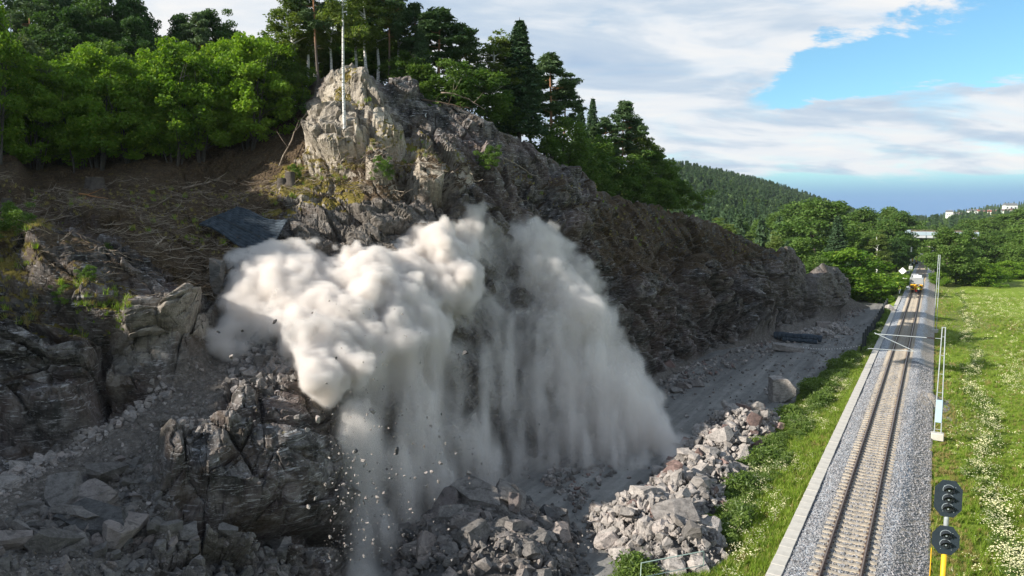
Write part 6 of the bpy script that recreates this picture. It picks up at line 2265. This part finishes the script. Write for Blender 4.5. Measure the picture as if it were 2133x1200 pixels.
# lower-left slope: slabs and blocks on the rubble
LL = [(137, 1040, .92, STONES[3], 'large smooth grey slab tilted on the lower left rubble'), (180, 1045, .78, STONES[4], 'angular grey-brown block right of the large smooth slab'), (212, 1098, 1.15, ST_DARK[3], 'biggest dark slab of the lower left, leaning down to the left'),
      (177, 1080, .78, STONES[7], 'long grey slab split off left of the biggest dark slab'), (212, 994, .70, STONES[8], 'broad grey-brown block at the top of the boulder group'), (244, 1128, .95, STONES[5], 'leaning slab right of the biggest dark slab'),
      (316, 1086, .55, STONES[6], 'rounded grey boulder resting on another'), (322, 1112, .58, STONES[9], 'lower boulder of the stacked rounded pair'), (387, 1120, .5, STONES[2], 'squarish grey boulder right of the stacked pair'),
      (404, 1106, .30, STONES[0], 'small rounded stone beside the squarish boulder'), (98, 1140, .8, STONES[1], 'steep brown-grey slab at the bottom left'), (467, 1121, .34, STONES[8], 'small upright pale block under the dark outcrop'),
      (47, 962, .5, ST_PALE[3], 'pale boulder on the left below the dark hump'), (28, 976, .33, ST_PALE[0], 'small pale boulder left of its larger neighbour'), (84, 948, .36, ST_PALE[1], 'pale stone right of the pale boulder on the left'),
      (9, 1005, .42, ST_PALE[4], 'white stone at the left edge of the slide track'), (8, 1140, .62, STONES[5], 'grey block cut by the bottom left corner'), (231, 1033, .34, STONES[9], 'angular small block between the slabs'),
      (219, 1021, .24, STONES[6], 'rounded stone above the angular small block'), (282, 1035, .32, STONES[7], 'flat stone right of the boulder group'), (63, 1052, .36, STONES[3], 'flat brown-grey stone left of the large smooth slab'),
      (346, 820, .30, ST_PALE[2], 'white stone on the slide track above the gravel slope'), (118, 1137, .42, STONES[0], 'jagged stone below the large smooth slab'), (143, 1090, .36, STONES[8], 'squat stone left of the long split slab'),
      (163, 1135, .40, STONES[2], 'squat block under the long split slab'), (290, 1148, .34, STONES[4], 'flat stone at the lower frame below the stacked pair'), (345, 1118, .42, STONES[1], 'leaning stone between the stacked pair and the squarish boulder'),
      (262, 1010, .34, STONES[5], 'slim stone at the top right of the boulder group'), (538, 755, .50, STONES[8], 'grey block on the sunlit rubble ridge'), (520, 770, .36, ST_PALE[1], 'pale stone beside the grey block on the rubble ridge'),
      (560, 735, .44, ST_PALE[5], 'pale slab at the top of the rubble ridge'), (505, 765, .3, ST_PALE[0], 'small pale stone on the left of the rubble ridge'), (545, 1115, .40, STONES[6], 'rounded stone under the overhang of the dark outcrop'),
      (620, 1108, .42, STONES[7], 'angular pale stone under the right of the dark outcrop')]
for px, py, s, ms, lab in LL:
    p_, n_ = on_terrain(px, py + 6)
    rock_at(p_, s, ms, lab, sink=.32)
p_, n_ = on_terrain(464, 606)
rock_at(p_ - FV * .6, 1, stone_mesh(310, ROCK_DARK, (.6, .6, 1.25), 18), 'tall upright brown-grey rock at the left edge of the dust cloud', (.12, .1, .3), scale=(.72, .7, .80), sink=-.2)

# rubble spread over the broken ground
def pick_region(poly, n, seed, jitter=True):
    rg_ = np.random.default_rng(seed)
    pl = np.array(poly, float)
    out_p = []
    while len(out_p) < n:
        x = rg_.uniform(pl[:, 0].min(), pl[:, 0].max(), 400)
        y = rg_.uniform(pl[:, 1].min(), pl[:, 1].max(), 400)
        mk = poly_mask(x, y, pl, 3.0) > .5
        for a_, b_ in zip(x[mk], y[mk]):
            out_p.append((a_, b_))
            if len(out_p) >= n:
                break
    return out_p


def terr_pts(poly, n, seed):
    xy = pick_region(poly, n, seed)
    return np.array([on_terrain(a_, b_)[0] for a_, b_ in xy]), xy


SLIDE = [(-60, 1010), (0, 985), (140, 930), (460, 735), (560, 690), (620, 700), (600, 770), (480, 830), (430, 920), (340, 960), (340, 1090), (480, 1110), (690, 1120), (690, 1200), (-60, 1200)]
Q, _ = terr_pts(SLIDE, 7000, 31)
scatter('gravel', Q, CHIPS + CH_PALE[:2], rp.random(7000) ** 9 * .11 + .012, tilt=3, label='broken stone and gravel strewn over the slide slope', seed=4)
Q, _ = terr_pts([(0, 1100), (100, 1030), (240, 960), (335, 970), (340, 1090), (480, 1110), (650, 1115), (640, 1200), (-60, 1200)], 1100, 32)
scatter('rubble', Q, STONES + CHIPS, rp.random(1100) ** 3.5 * .30 + .05, tilt=3, label='rubble between the slabs of the lower left slope', seed=5)
Q, _ = terr_pts([(-20, 1000), (130, 930), (340, 800), (360, 815), (150, 950), (0, 1030)], 420, 33)
scatter('rubble', Q, CH_PALE, rp.random(420) ** 3 * .20 + .05, tilt=3, label='line of pale stones along the slide track', seed=6)
Q, _ = terr_pts([(470, 770), (540, 690), (640, 700), (650, 800), (560, 830), (480, 820)], 800, 34)
scatter('rubble', Q, CH_PALE + CHIPS, rp.random(800) ** 3 * .26 + .04, tilt=3, label='sunlit pale rubble on the ridge below the dust', seed=7)
Q, _ = terr_pts([(340, 890), (470, 900), (450, 950), (360, 940)], 160, 35)
scatter('rubble', Q, CH_PALE, rp.random(160) ** 2 * .14 + .05, tilt=3, label='pale stones on the shelf above the dark outcrop', seed=8)
# on the road and at the cliff foot
n = 5200
tt = rp.random(n)
fx = np.interp(tt, [0, .35, .7, 1], [1130, 1368, 1600, 1795])
fy = np.interp(tt, [0, .35, .7, 1], [1000, 782, 704, 638])
off = rp.random(n) ** 2.6 * np.interp(tt, [0, .5, 1], [130, 60, 18])
gp = np.array([G(a_ + o_ * .55, b_ + o_ * .5 + 4, -1.27) for a_, b_, o_ in zip(fx, fy, off)])
scatter('gravel', gp, CHIPS + ST_RED[:1] + CH_PALE[:3], rp.random(n) ** 5 * .30 + .025, tilt=3, label='loose stones scattered from the cliff foot over the road', seed=9)
n = 3200
gp = np.array([G(rp.uniform(1120, 1720), 0, -1.27) * 0 for _ in range(1)])
Yr = rp.uniform(24, 120, n)
Xr = np.interp(Yr, [24, 60, 74, 95, 120], [-9.5, -8.2, -7.6, -6.0, -5.6]) - rp.random(n) ** 1.3 * np.interp(Yr, [24, 60, 120], [13, 12, 5])
scatter('gravel', np.stack([Xr, Yr, np.full(n, -1.26)], 1), CHIPS + CH_PALE[:2], rp.random(n) ** 7 * .20 + .018, tilt=3, label='loose stones lying on the gravel road', seed=10)
# pale stones stacked at the road's far end
for px, py, s, lab in [(1850, 632, .85, 'top pale stone of the stack by the far end of the fence'), (1848, 642, .75, 'second pale stone from the top of the stack by the fence'), (1852, 648, .7, 'third pale stone of the stack by the fence'), (1846, 656, .7, 'lowest pale stone of the stack by the fence')]:
    g_ = G(px, 660, -1.3)
    z_ = {632: 1.35, 642: .75, 648: .25, 656: -.2}[py]
    o = put('boulder', ST_PALE[(py * 3) % 10], None, (g_[0] + (px - 1849) * .07, g_[1], -1.2 + z_), (.2, .1, px * .3), s * .95)
    tag(o, lab, 'boulder')

# ------------------------------------------------------------------ blasting mats
rub = simple('rubber_strip', (0.026, 0.036, 0.048), (0.062, 0.080, 0.10), 2.2, .9, .5, bscale=12)


stick_d2 = simple('rusty_cable', (0.06, 0.05, 0.045), (0.04, 0.035, 0.03), 3, .85, .1)


def blasting_mat():
    A, B, C, D = [on_terrain(*q)[0] for q in ((426, 486), (505, 458), (612, 488), (560, 546))]
    lift = np.array([0, 0, .55]) - FV * .8
    A, B, C, D = A + lift, B + lift, C + lift * 1.3, D + lift * 1.2
    r = empty('blasting_mat', (A + C) / 2)
    tag(r, 'dark blue-black rubber blasting mat draped over the slope left of the dust', 'blasting mat')
    base = (A + C) / 2
    ns_, nt = 14, 26
    nrm = np.cross(B - A, D - A)
    nrm /= np.linalg.norm(nrm)
    if nrm @ (CAM - A) < 0:
        nrm = -nrm

    def sp_(s, t):
        p = A * (1 - s) * (1 - t) + B * (1 - s) * t + D * s * (1 - t) + C * s * t
        wave = .30 * math.sin(s * 4.6 + .6 + t * 1.2) - .42 * max(0, s - .72) * 2.5 + .06 * math.sin(9 * s + 5 * t)
        q = p + nrm * wave + np.array([0, 0, 1]) * (.45 * math.sin(math.pi * t) * (s - .3) * .6)
        return q - base
    for i in range(ns_):
        t0, t1 = i / ns_ + .006, (i + 1) / ns_ - .006
        V, q = [], []
        for k in range(nt + 1):
            s = k / nt
            a_, b_, m__ = sp_(s, t0), sp_(s, t1), sp_(s, (t0 + t1) / 2) + nrm * .055
            lump = nrm * (.02 if (k + i) % 3 else -.015)
            V += [a_ + lump, m__ + lump, b_ + lump, b_ - nrm * .12, a_ - nrm * .12]
        for k in range(nt):
            for j in range(5):
                j2 = (j + 1) % 5
                q.append((k * 5 + j, k * 5 + j2, (k + 1) * 5 + j2, (k + 1) * 5 + j))
        e = nt * 5
        MB().add(V, q, [(0, 2, 1), (0, 3, 2), (0, 4, 3), (e, e + 1, e + 2), (e, e + 2, e + 3), (e, e + 3, e + 4)]).build('rubber_strip', [rub], r)
    for t in (.38,):
        MB().tube([sp_(s, t) + nrm * .07 for s in np.linspace(.01, .99, 20)], .012, 6).build('cable', [stick_d2], r)


blasting_mat()
a_, b_ = G(1612, 704, -1.0), G(1712, 712, -1.0)
rm_ = empty('rolled_mat', a_)
tag(rm_, 'dark rubber blasting mat rolled up on the ground at the cliff foot', 'blasting mat')
ax_ = (b_ - a_)
L_ = np.linalg.norm(ax_)
ax_ /= L_
for k in range(12):
    s0, s1 = k / 12 * L_ + .02, (k + 1) / 12 * L_ - .02
    w = .50 + .05 * math.sin(k)
    MB().tube([ax_ * s0 + np.array([0, 0, .35]), ax_ * (s0 + .06) + np.array([0, 0, .36]), ax_ * (s1 - .06) + np.array([0, 0, .36]), ax_ * s1 + np.array([0, 0, .35])], [w * .9, w, w, w * .9], 12).build('rubber_strip', [rub], rm_)
side_ = np.array([ax_[1], -ax_[0], 0])
if side_ @ FV > 0:
    side_ = -side_
for k in range(9):
    s0, s1 = L_ * (.2 + .08 * k) + .01, L_ * (.2 + .08 * (k + 1)) - .01
    w = .26 + .03 * math.sin(k * 2)
    o_ = side_ * (.62 + .04 * math.sin(k)) + np.array([0, 0, .02])
    MB().tube([ax_ * s0 + o_, ax_ * (s0 + .05) + o_, ax_ * (s1 - .05) + o_, ax_ * s1 + o_], [w * .9, w, w, w * .9], 10).build('rubber_strip', [rub], rm_)

# ------------------------------------------------------------------ branches, stumps, dead wood
stick_m = simple('dry_branch', (0.36, 0.30, 0.23), (0.17, 0.13, 0.095), 3, .85, .2)
stick_d = simple('brown_branch', (0.16, 0.11, 0.075), (0.09, 0.065, 0.045), 3, .85, .2)
orange_m = simple('split_wood', (0.42, 0.20, 0.075), (0.32, 0.16, 0.07), 3, .8, .2)


def stick_mesh(seed, mat_, L=1.6, r=.022):
    rg_ = np.random.default_rng(seed)
    k = 6
    pts = np.stack([np.linspace(-L / 2, L / 2, k), rg_.normal(size=k).cumsum() * .05, np.abs(rg_.normal(size=k)) * .05 + .04], 1)
    mb = MB().tube(pts, np.linspace(r, r * .3, k), 4, caps=False)
    for q in range(3):
        j = rg_.integers(1, k - 1)
        d_ = np.array([rg_.uniform(.15, .5), rg_.normal() * .28, rg_.uniform(0, .22)])
        mb.tube([pts[j], pts[j] + d_ * .5 + np.array([0, 0, .03]), pts[j] + d_], [r * .5, r * .35, r * .15], 3, caps=False)
    return mb.mesh('stick', [mat_])


STK = [stick_mesh(s, stick_m) for s in range(5)] + [stick_mesh(10 + s, stick_d, 1.3, .016) for s in range(4)]
CLEAR = [(0, 395), (200, 385), (520, 372), (620, 360), (600, 440), (540, 500), (470, 560), (450, 640), (380, 590), (270, 520), (130, 470), (0, 520), (-40, 450)]
Q, _ = terr_pts(CLEAR, 2300, 41)
scatter('branches', Q + np.array([0, 0, .04]), STK, rp.random(2300) ** 2 * 1.1 + .25, tilt=.35, label='felled branches and twigs littering the brown clearing', seed=11)
Q, _ = terr_pts([(600, 350), (700, 330), (900, 330), (1000, 380), (1230, 470), (1560, 500), (1560, 560), (1300, 560), (1060, 420), (760, 420), (600, 430)], 1000, 42)
scatter('branches', Q + np.array([0, 0, .05]), STK, rp.random(1000) ** 2 * 1.1 + .3, tilt=.5, label='dead branches and roots lying on the ledges of the cliff', seed=12)
Q, _ = terr_pts([(60, 470), (240, 560), (440, 640), (300, 700), (100, 640), (0, 560)], 260, 43)
scatter('branches', Q + np.array([0, 0, .05]), STK, rp.random(260) ** 2 * .9 + .3, tilt=.5, label='twigs caught on the left outcrop', seed=13)


def bough(px1, py1, px2, py2, r, mat_, label, name='fallen_branch', cat='branch', up=.12, forks=3, seed=0, bow=.0):
    a_, b_ = on_terrain(px1, py1)[0], on_terrain(px2, py2)[0]
    a_, b_ = a_ - FV * .25, b_ - FV * .25
    e = empty(name, a_)
    tag(e, label, cat)
    rg_ = np.random.default_rng(seed)
    k = 9
    d_ = b_ - a_
    pts = [d_ * f + np.array([0, 0, up + bow * math.sin(f * math.pi)]) + rg_.normal(size=3) * .03 * np.linalg.norm(d_) / 3 for f in np.linspace(0, 1, k)]
    MB().tube(pts, np.linspace(r, r * .4, k), 7).build('stem', [mat_], e, True)
    for q in range(forks):
        j = 2 + q * 2 % (k - 3)
        v_ = np.array([rg_.normal() * .4, rg_.normal() * .4, abs(rg_.normal()) * .5 + .1]) + d_ / np.linalg.norm(d_) * .5
        MB().tube([pts[j], pts[j] + v_ * .5, pts[j] + v_ + np.array([0, 0, .1])], [r * .5, r * .3, r * .1], 5).build('side_branch', [mat_], e, True)


bough(380, 387, 462, 370, .09, stick_m, 'long pale felled trunk lying across the clearing under the thicket', seed=1)
bough(582, 350, 646, 236, .06, stick_m, 'thin bare stem leaning up against the mossy cliff edge', up=.3, seed=2, bow=.3)
bough(36, 438, 120, 385, .05, stick_m, 'slender pale pole lying near the left edge of the clearing', seed=3)
bough(20, 470, 150, 452, .05, stick_m, 'pale crooked branch on top of the left outcrop', seed=4)
bough(330, 536, 350, 505, .06, stick_m, 'short bleached branch standing out in the middle of the clearing', seed=5, up=.3)
bough(700, 345, 745, 300, .05, stick_m, 'bare branch leaning under the mossy ledge', seed=6, bow=.2)
bough(1045, 318, 1130, 372, .06, stick_m, 'pale branch sliding down the shaded cliff', seed=7)
bough(920, 182, 1010, 166, .07, stick_m, 'bleached dead bough sticking out right below the dark pines', up=.9, forks=5, seed=8, bow=.3)
bough(880, 205, 985, 195, .08, stick_d, 'dark fallen log on the rim under the dead bough', up=.3, forks=3, seed=9)
bough(170, 405, 226, 410, .06, orange_m, 'freshly split orange branch beside the stump', forks=1, seed=10)
bough(180, 412, 240, 428, .05, orange_m, 'orange peeled branch just below the split one', forks=1, seed=11)
bough(30, 1105, 88, 1160, .03, stick_m, 'thin curved branch among the stones at the bottom left', forks=0, seed=12)
bough(888, 240, 890, 212, .05, bark_b, 'small pale broken stem upright on the cliff rim', up=.1, forks=0, seed=14)


def stump(px, py, r, h, label):
    p_, _n = on_terrain(px, py)
    e = empty('tree_stump', p_ - FV * .3)
    tag(e, label, 'tree stump')
    V, q = [], []
    n = 14
    for i, (zz, k_) in enumerate([(-.4, 1.5), (0.05, 1.25), (.25, 1.02), (h, .95)]):
        for j in range(n):
            a_ = j * 6.283 / n
            rr_ = r * k_ * (1 + .12 * math.sin(3 * a_ + px) * (1.4 - zz / h))
            V.append((rr_ * math.cos(a_), rr_ * math.sin(a_), zz))
    for i in range(3):
        for j in range(n):
            q.append((i * n + j, i * n + (j + 1) % n, (i + 1) * n + (j + 1) % n, (i + 1) * n + j))
    MB().add(V, q).build('bark', [bark_d], e, True)
    MB().tube([(0, 0, h - .02), (0, 0, h + .006)], r * .93, 14).build('cut_face', [stick_m], e)


stump(207, 392, .42, .8, 'broad dark tree stump in front of the thicket')
stump(190, 388, .22, .6, 'small tree stump left of the broad one')
stump(592, 402, .30, .8, 'pale frayed tree stump on the edge of the clearing by the buttress')
stump(612, 396, .34, .9, 'mossy tree stump right of the pale frayed one')
stump(20, 430, .3, .7, 'tree stump at the left edge of the clearing')

# ------------------------------------------------------------------ stones thrown by the blast
n_fly = 0
fly = [(968, 735, .16, ST_DARK), (827, 938, .17, ST_DARK), (740, 940, .14, ST_DARK), (775, 856, .16, CH_PALE), (897, 887, .10, CH_PALE), (917, 965, .12, CH_PALE), (977, 986, .13, CH_PALE), (914, 1003, .10, CH_PALE), (887, 985, .10, CH_PALE),
       (900, 983, .09, CH_PALE), (572, 671, .11, ST_DARK), (455, 692, .09, ST_DARK), (481, 744, .09, CH_PALE), (650, 652, .05, ST_DARK), (505, 689, .06, ST_DARK), (618, 870, .12, CH_PALE), (662, 872, .12, CH_PALE), (640, 896, .10, CH_PALE),
       (700, 745, .07, ST_DARK), (884, 930, .09, ST_DARK), (960, 753, .06, CH_PALE), (1035, 865, .06, CH_PALE), (955, 738, .06, ST_DARK), (733, 1066, .10, CH_PALE), (785, 1035, .09, CH_PALE), (715, 1010, .07, CH_PALE), (757, 960, .09, CH_PALE)]
flyr = np.random.default_rng(9)
for _ in range(60):
    x = flyr.uniform(640, 1080)
    y = flyr.uniform(740, 1120)
    fly.append((x, y, flyr.uniform(.03, .075), CH_PALE if flyr.random() > .25 else ST_DARK))
for k, (px, py, s, ms) in enumerate(fly):
    dd = float(depth_at(px, py)) - flyr.uniform(5.2, 7.5)
    o = put('flying_stone', ms[k % len(ms)], None, P(px, py, dd), (flyr.random() * 6, flyr.random() * 6, flyr.random() * 6), s * flyr.uniform(.9, 1.2))
    lab = {0: 'largest dark stone in the air at the centre of the dust', 1: 'dark stone falling in the lower part of the dust', 2: 'dark stone falling at the left side of the grey dust curtain', 3: 'largest pale stone in the air left of centre', 10: 'dark stone flying before the bright left billows'}.get(k)
    if lab:
        tag(o, lab, 'stone')
    else:
        tag(o, 'small ' + ('pale' if ms is CH_PALE else 'dark') + ' stone thrown through the air before the dust', 'stone', 'stones flying before the dust')
nf = 1700
pts = []
while len(pts) < nf:
    x = flyr.normal() * 75 + 770 if flyr.random() < .7 else flyr.uniform(600, 1250)
    y = flyr.uniform(620, 1160) if flyr.random() < .3 else 1170 - abs(flyr.normal()) * 170
    if not (675 < x < 1300):
        continue
    pts.append(P(x, y, float(depth_at(x, y)) - flyr.uniform(3.0, 8.0)))
scatter('grit', np.array(pts), CH_PALE, flyr.random(nf) ** 6 * .06 + .008, tilt=3, label='fine pale grit raining down in front of the dust', seed=14)

# ------------------------------------------------------------------ grass, weeds and flowers
GRASS = leaf_mat('grass_blades', (0.095, 0.17, 0.014), (0.26, 0.37, 0.045), (0.42, 0.40, 0.14), .4)
WEED = leaf_mat('weed_leaves', (0.045, 0.100, 0.016), (0.18, 0.255, 0.05), (0.26, 0.33, 0.16), .42)
FLOWER = simple('cream_flower', (0.80, 0.78, 0.52), (0.70, 0.66, 0.36), 3, .8, 0)
DRYG = leaf_mat('dry_grass', (0.24, 0.20, 0.07), (0.36, 0.30, 0.12), None, .35)


def tuft(seed, mat_, h=.5, r=.22, n=26, w=.014, lean=.5):
    rg_ = np.random.default_rng(seed)
    V, F, T_ = [], [], []
    for k in range(n):
        a_, q = rg_.random() * 6.28, rg_.random() ** .7 * r
        b_ = np.array([math.cos(a_) * q, math.sin(a_) * q, 0])
        d_ = np.array([rg_.normal() * lean, rg_.normal() * lean, 0]) * h * .5
        hh = h * rg_.uniform(.5, 1.1)
        s_ = np.array([math.sin(a_), -math.cos(a_), 0]) * w * rg_.uniform(.7, 1.5)
        i0 = len(V)
        V += [b_ - s_, b_ + s_, b_ + d_ * .4 + np.array([0, 0, hh * .6]) + s_ * .8, b_ + d_ * .4 + np.array([0, 0, hh * .6]) - s_ * .8, b_ + d_ + np.array([0, 0, hh])]
        F.append((i0, i0 + 1, i0 + 2, i0 + 3))
        tr_ = (i0 + 3, i0 + 2, i0 + 4)
        F.append(tr_)
        T_ += [[rg_.random(), rg_.random(), 0]] * 5
    q4 = [f for f in F if len(f) == 4]
    t3 = [f for f in F if len(f) == 3]
    return mesh_np('tuft', np.array(V), [q4, t3], mat_, False, None, np.array(T_, np.float32))


def weed(seed, h=.8, r=.35, n=150, leaf=.06, mat_=None):
    rg_ = np.random.default_rng(seed)
    C = np.stack([rg_.normal(size=n) * r * .5, rg_.normal(size=n) * r * .5, h * rg_.random(n) ** .7], 1)
    V, F, T_ = leaves(C, leaf, seed, rg_.random(n), .5, 1.5)
    return mesh_np('weed', V, F, mat_, False, None, T_)


def umbel(seed, n=16, r=.22, h=.75, s=.03):
    rg_ = np.random.default_rng(seed)
    V, F = [], []
    for k in range(n):
        c_ = np.array([rg_.normal() * r, rg_.normal() * r, h * rg_.uniform(.75, 1.1)])
        a_ = rg_.random() * 6.28
        q = s * rg_.uniform(.5, 1.5)
        for zz in (0, 1):
            i0 = len(V)
            for j in range(4):
                t_ = a_ + j * 1.5708
                V.append(c_ + (np.array([math.cos(t_) * q, math.sin(t_) * q, 0]) if not zz else np.array([math.cos(t_) * q * .7, 0, math.sin(t_) * q * .7])))
            F.append((i0, i0 + 1, i0 + 2, i0 + 3))
    return mesh_np('umbel', np.array(V), np.array(F), FLOWER)


TUFTS = [tuft(s, GRASS) for s in range(4)]
TDRY = [tuft(20 + s, DRYG, .38, .2, 22) for s in range(3)]
WEEDS = [weed(s, mat_=WEED) for s in range(4)]
UMB = [umbel(s) for s in range(4)]
gr = np.random.default_rng(71)


def gfix(X, Y, sink=.12):
    return np.stack([X, Y, gz_rough(X, Y) - .0], 1)


# verge between road and trough
def verge_xy(n, y0, y1, e=1.5):
    Y = y0 + (y1 - y0) * gr.random(n) ** e
    right = -2.85
    left_ = np.interp(Y, [20, 30, 52, 60, 74, 84, 92, 94, 160], [-8.9, -8.6, -7.5, -7.3, -6.9, -5.9, -5.0, -3.8, -3.8])
    f = gr.random(n)
    return right + (left_ - right) * f, Y, f


X, Y, f = verge_xy(11000, 20, 130)
bank = f > .38
kz = heap_z(X, Y, H_VERGE) < .05
k_ = bank & kz
scatter('weeds', gfix(X[k_], Y[k_]), WEEDS + TUFTS[:1], (gr.uniform(.35, 1.0, len(X)) * (1 + .9 * vnoise(np.stack([X * .6, Y * .4, X * 0], 1), 77)))[k_].clip(.2, 1.5), tilt=.2, label='tall green weeds on the bank between road and railway', seed=20)
X, Y, f = verge_xy(14000, 20, 130)
k_ = (heap_z(X, Y, H_VERGE) < .05)
scatter('grass', gfix(X[k_], Y[k_]), TUFTS, gr.uniform(.4, 1.0, k_.sum()), tilt=.25, label='green grass on the bank between road and railway', seed=21)
X, Y, f = verge_xy(5000, 20, 130)
k_ = (f < .40)
scatter('dry_grass', gfix(X[k_], Y[k_]), TDRY, gr.uniform(.3, .9, k_.sum()), tilt=.3, label='yellowing grass strip along the concrete trough', seed=22)
X, Y, f = verge_xy(1900, 20, 110)
cl = fbm(np.stack([X * .5, Y * .3, X * 0], 1), 2, 8) + .25 * gr.normal(size=len(X))
k_ = (f > .12) & (f < .8) & (cl > .05) & (heap_z(X, Y, H_VERGE) < .05)
scatter('flowers', gfix(X[k_], Y[k_]), UMB, gr.uniform(.5, 1.0, k_.sum()), label='cream flower heads among the weeds of the bank', seed=23)
# right of the track
n = 52000
Y = 18 + 165 * gr.random(n) ** 1.4
X = 3.2 + gr.random(n) ** 1.15 * (8 + Y * .42)
dryz = (X < 4.6 + .8 * vnoise(np.stack([X * 0, Y * .2, Y * 0], 1), 3))
k_ = ~dryz & (gr.random(n) > .1)
nz = fbm(np.stack([X * .13, Y * .06, X * 0], 1), 3, 14)
hk = 0.75 + .9 * np.clip(nz, -.4, .6)
scatter('grass', gfix(X[k_], Y[k_]), TUFTS + TDRY[:1], (gr.uniform(.55, 1.15, n) * hk)[k_], tilt=.25, label='tall meadow grass right of the railway', seed=24)
k2 = dryz & (X > 3.3)
scatter('dry_grass', gfix(X[k2], Y[k2]), TDRY + TUFTS[:1], gr.uniform(.25, .7, k2.sum()), tilt=.3, label='sparse dry grass at the right edge of the ballast', seed=25)
n = 24000
Y = 18 + 165 * gr.random(n) ** 1.25
X = 4.3 + gr.random(n) * (6 + Y * .42)
edge = np.exp(-((X - 5.9 - .012 * Y - .5 * np.sin(Y * .21)) / .55) ** 2)
band = np.exp(-((Y - 88) / 9.0) ** 2) * (X > 9) + np.exp(-((Y - 148) / 16.0) ** 2) * (X > 7) + .9 * np.exp(-((Y - 168) / 7.0) ** 2) + .35 * np.exp(-((Y - 122) / 12.0) ** 2) * (X > 12)
pr = np.clip(edge * 1.1 * (fbm(np.stack([X * .2, Y * .25, X * 0], 1), 2, 19) > -.25) + band * .42 + .035 + .28 * np.clip(fbm(np.stack([X * .25, Y * .12, X * 0], 1), 3, 15), 0, 1), 0, 1)
k_ = gr.random(n) < pr
scatter('flowers', gfix(X[k_], Y[k_]), UMB, gr.uniform(.7, 1.4, k_.sum()), label='cream meadow flowers in a strip along the track and over the field', seed=26)
k_ = gr.random(n) < edge * .5
scatter('weeds', gfix(X[k_], Y[k_]), WEEDS, gr.uniform(.5, 1.0, k_.sum()), tilt=.2, label='dark green weeds under the flower strip', seed=27)
# tufts on the ledges and on the left outcrop
for k, (poly, n, dry) in enumerate([([(600, 340), (720, 330), (860, 290), (980, 335), (900, 355), (760, 345), (620, 440), (560, 400)], 620, .55), ([(0, 480), (140, 480), (120, 620), (60, 690), (0, 680)], 300, .6),
                                    ([(0, 400), (200, 390), (560, 380), (600, 440), (470, 540), (200, 470), (0, 470)], 420, .7), ([(1000, 300), (1220, 400), (1300, 430), (1560, 500), (1560, 540), (1300, 520), (1180, 460)], 260, .7),
                                    ([(640, 232), (790, 232), (780, 255), (650, 258)], 110, .6), ([(150, 620), (300, 660), (290, 720), (140, 700)], 120, .5)]):
    Q, _ = terr_pts(poly, n, 50 + k)
    scatter('grass_tufts', Q - np.array([0, 0, .03]), TDRY * 2 + TUFTS[:1] if dry > .5 else TUFTS + TDRY[:1], gr.uniform(.3, .8, n), tilt=.4, label=['grass tufts on the pale buttress ledges', 'green tufts on the mossy left outcrop', 'tufts of grass between the felled branches', 'brown grass on the long shaded slope', 'dry grass on the ledge of the lone birch', 'grass on the lower left ridge of rock'][k], seed=60 + k)
# ------------------------------------------------------------------ air: far things fade to blue
hz = MB().box((700, 1400, 44), (4900, 4500, 96)).mesh('haze', [])
hm_ = bpy.data.materials.new('haze')
hm_.use_nodes = True
ht = NT(hm_.node_tree)
ho = ht.n('ShaderNodeOutputMaterial')
hv = ht.n('ShaderNodeVolumePrincipled')
hv.inputs['Color'].default_value = (0.80, 0.90, 1.0, 1)
hv.inputs['Density'].default_value = 0.00007
hv.inputs['Anisotropy'].default_value = 0.2
ht.put(ho.inputs['Volume'], hv.outputs[0])
hz.materials.append(hm_)
tag(put('haze', hz), 'thin blue summer haze filling the valley', kind='stuff')
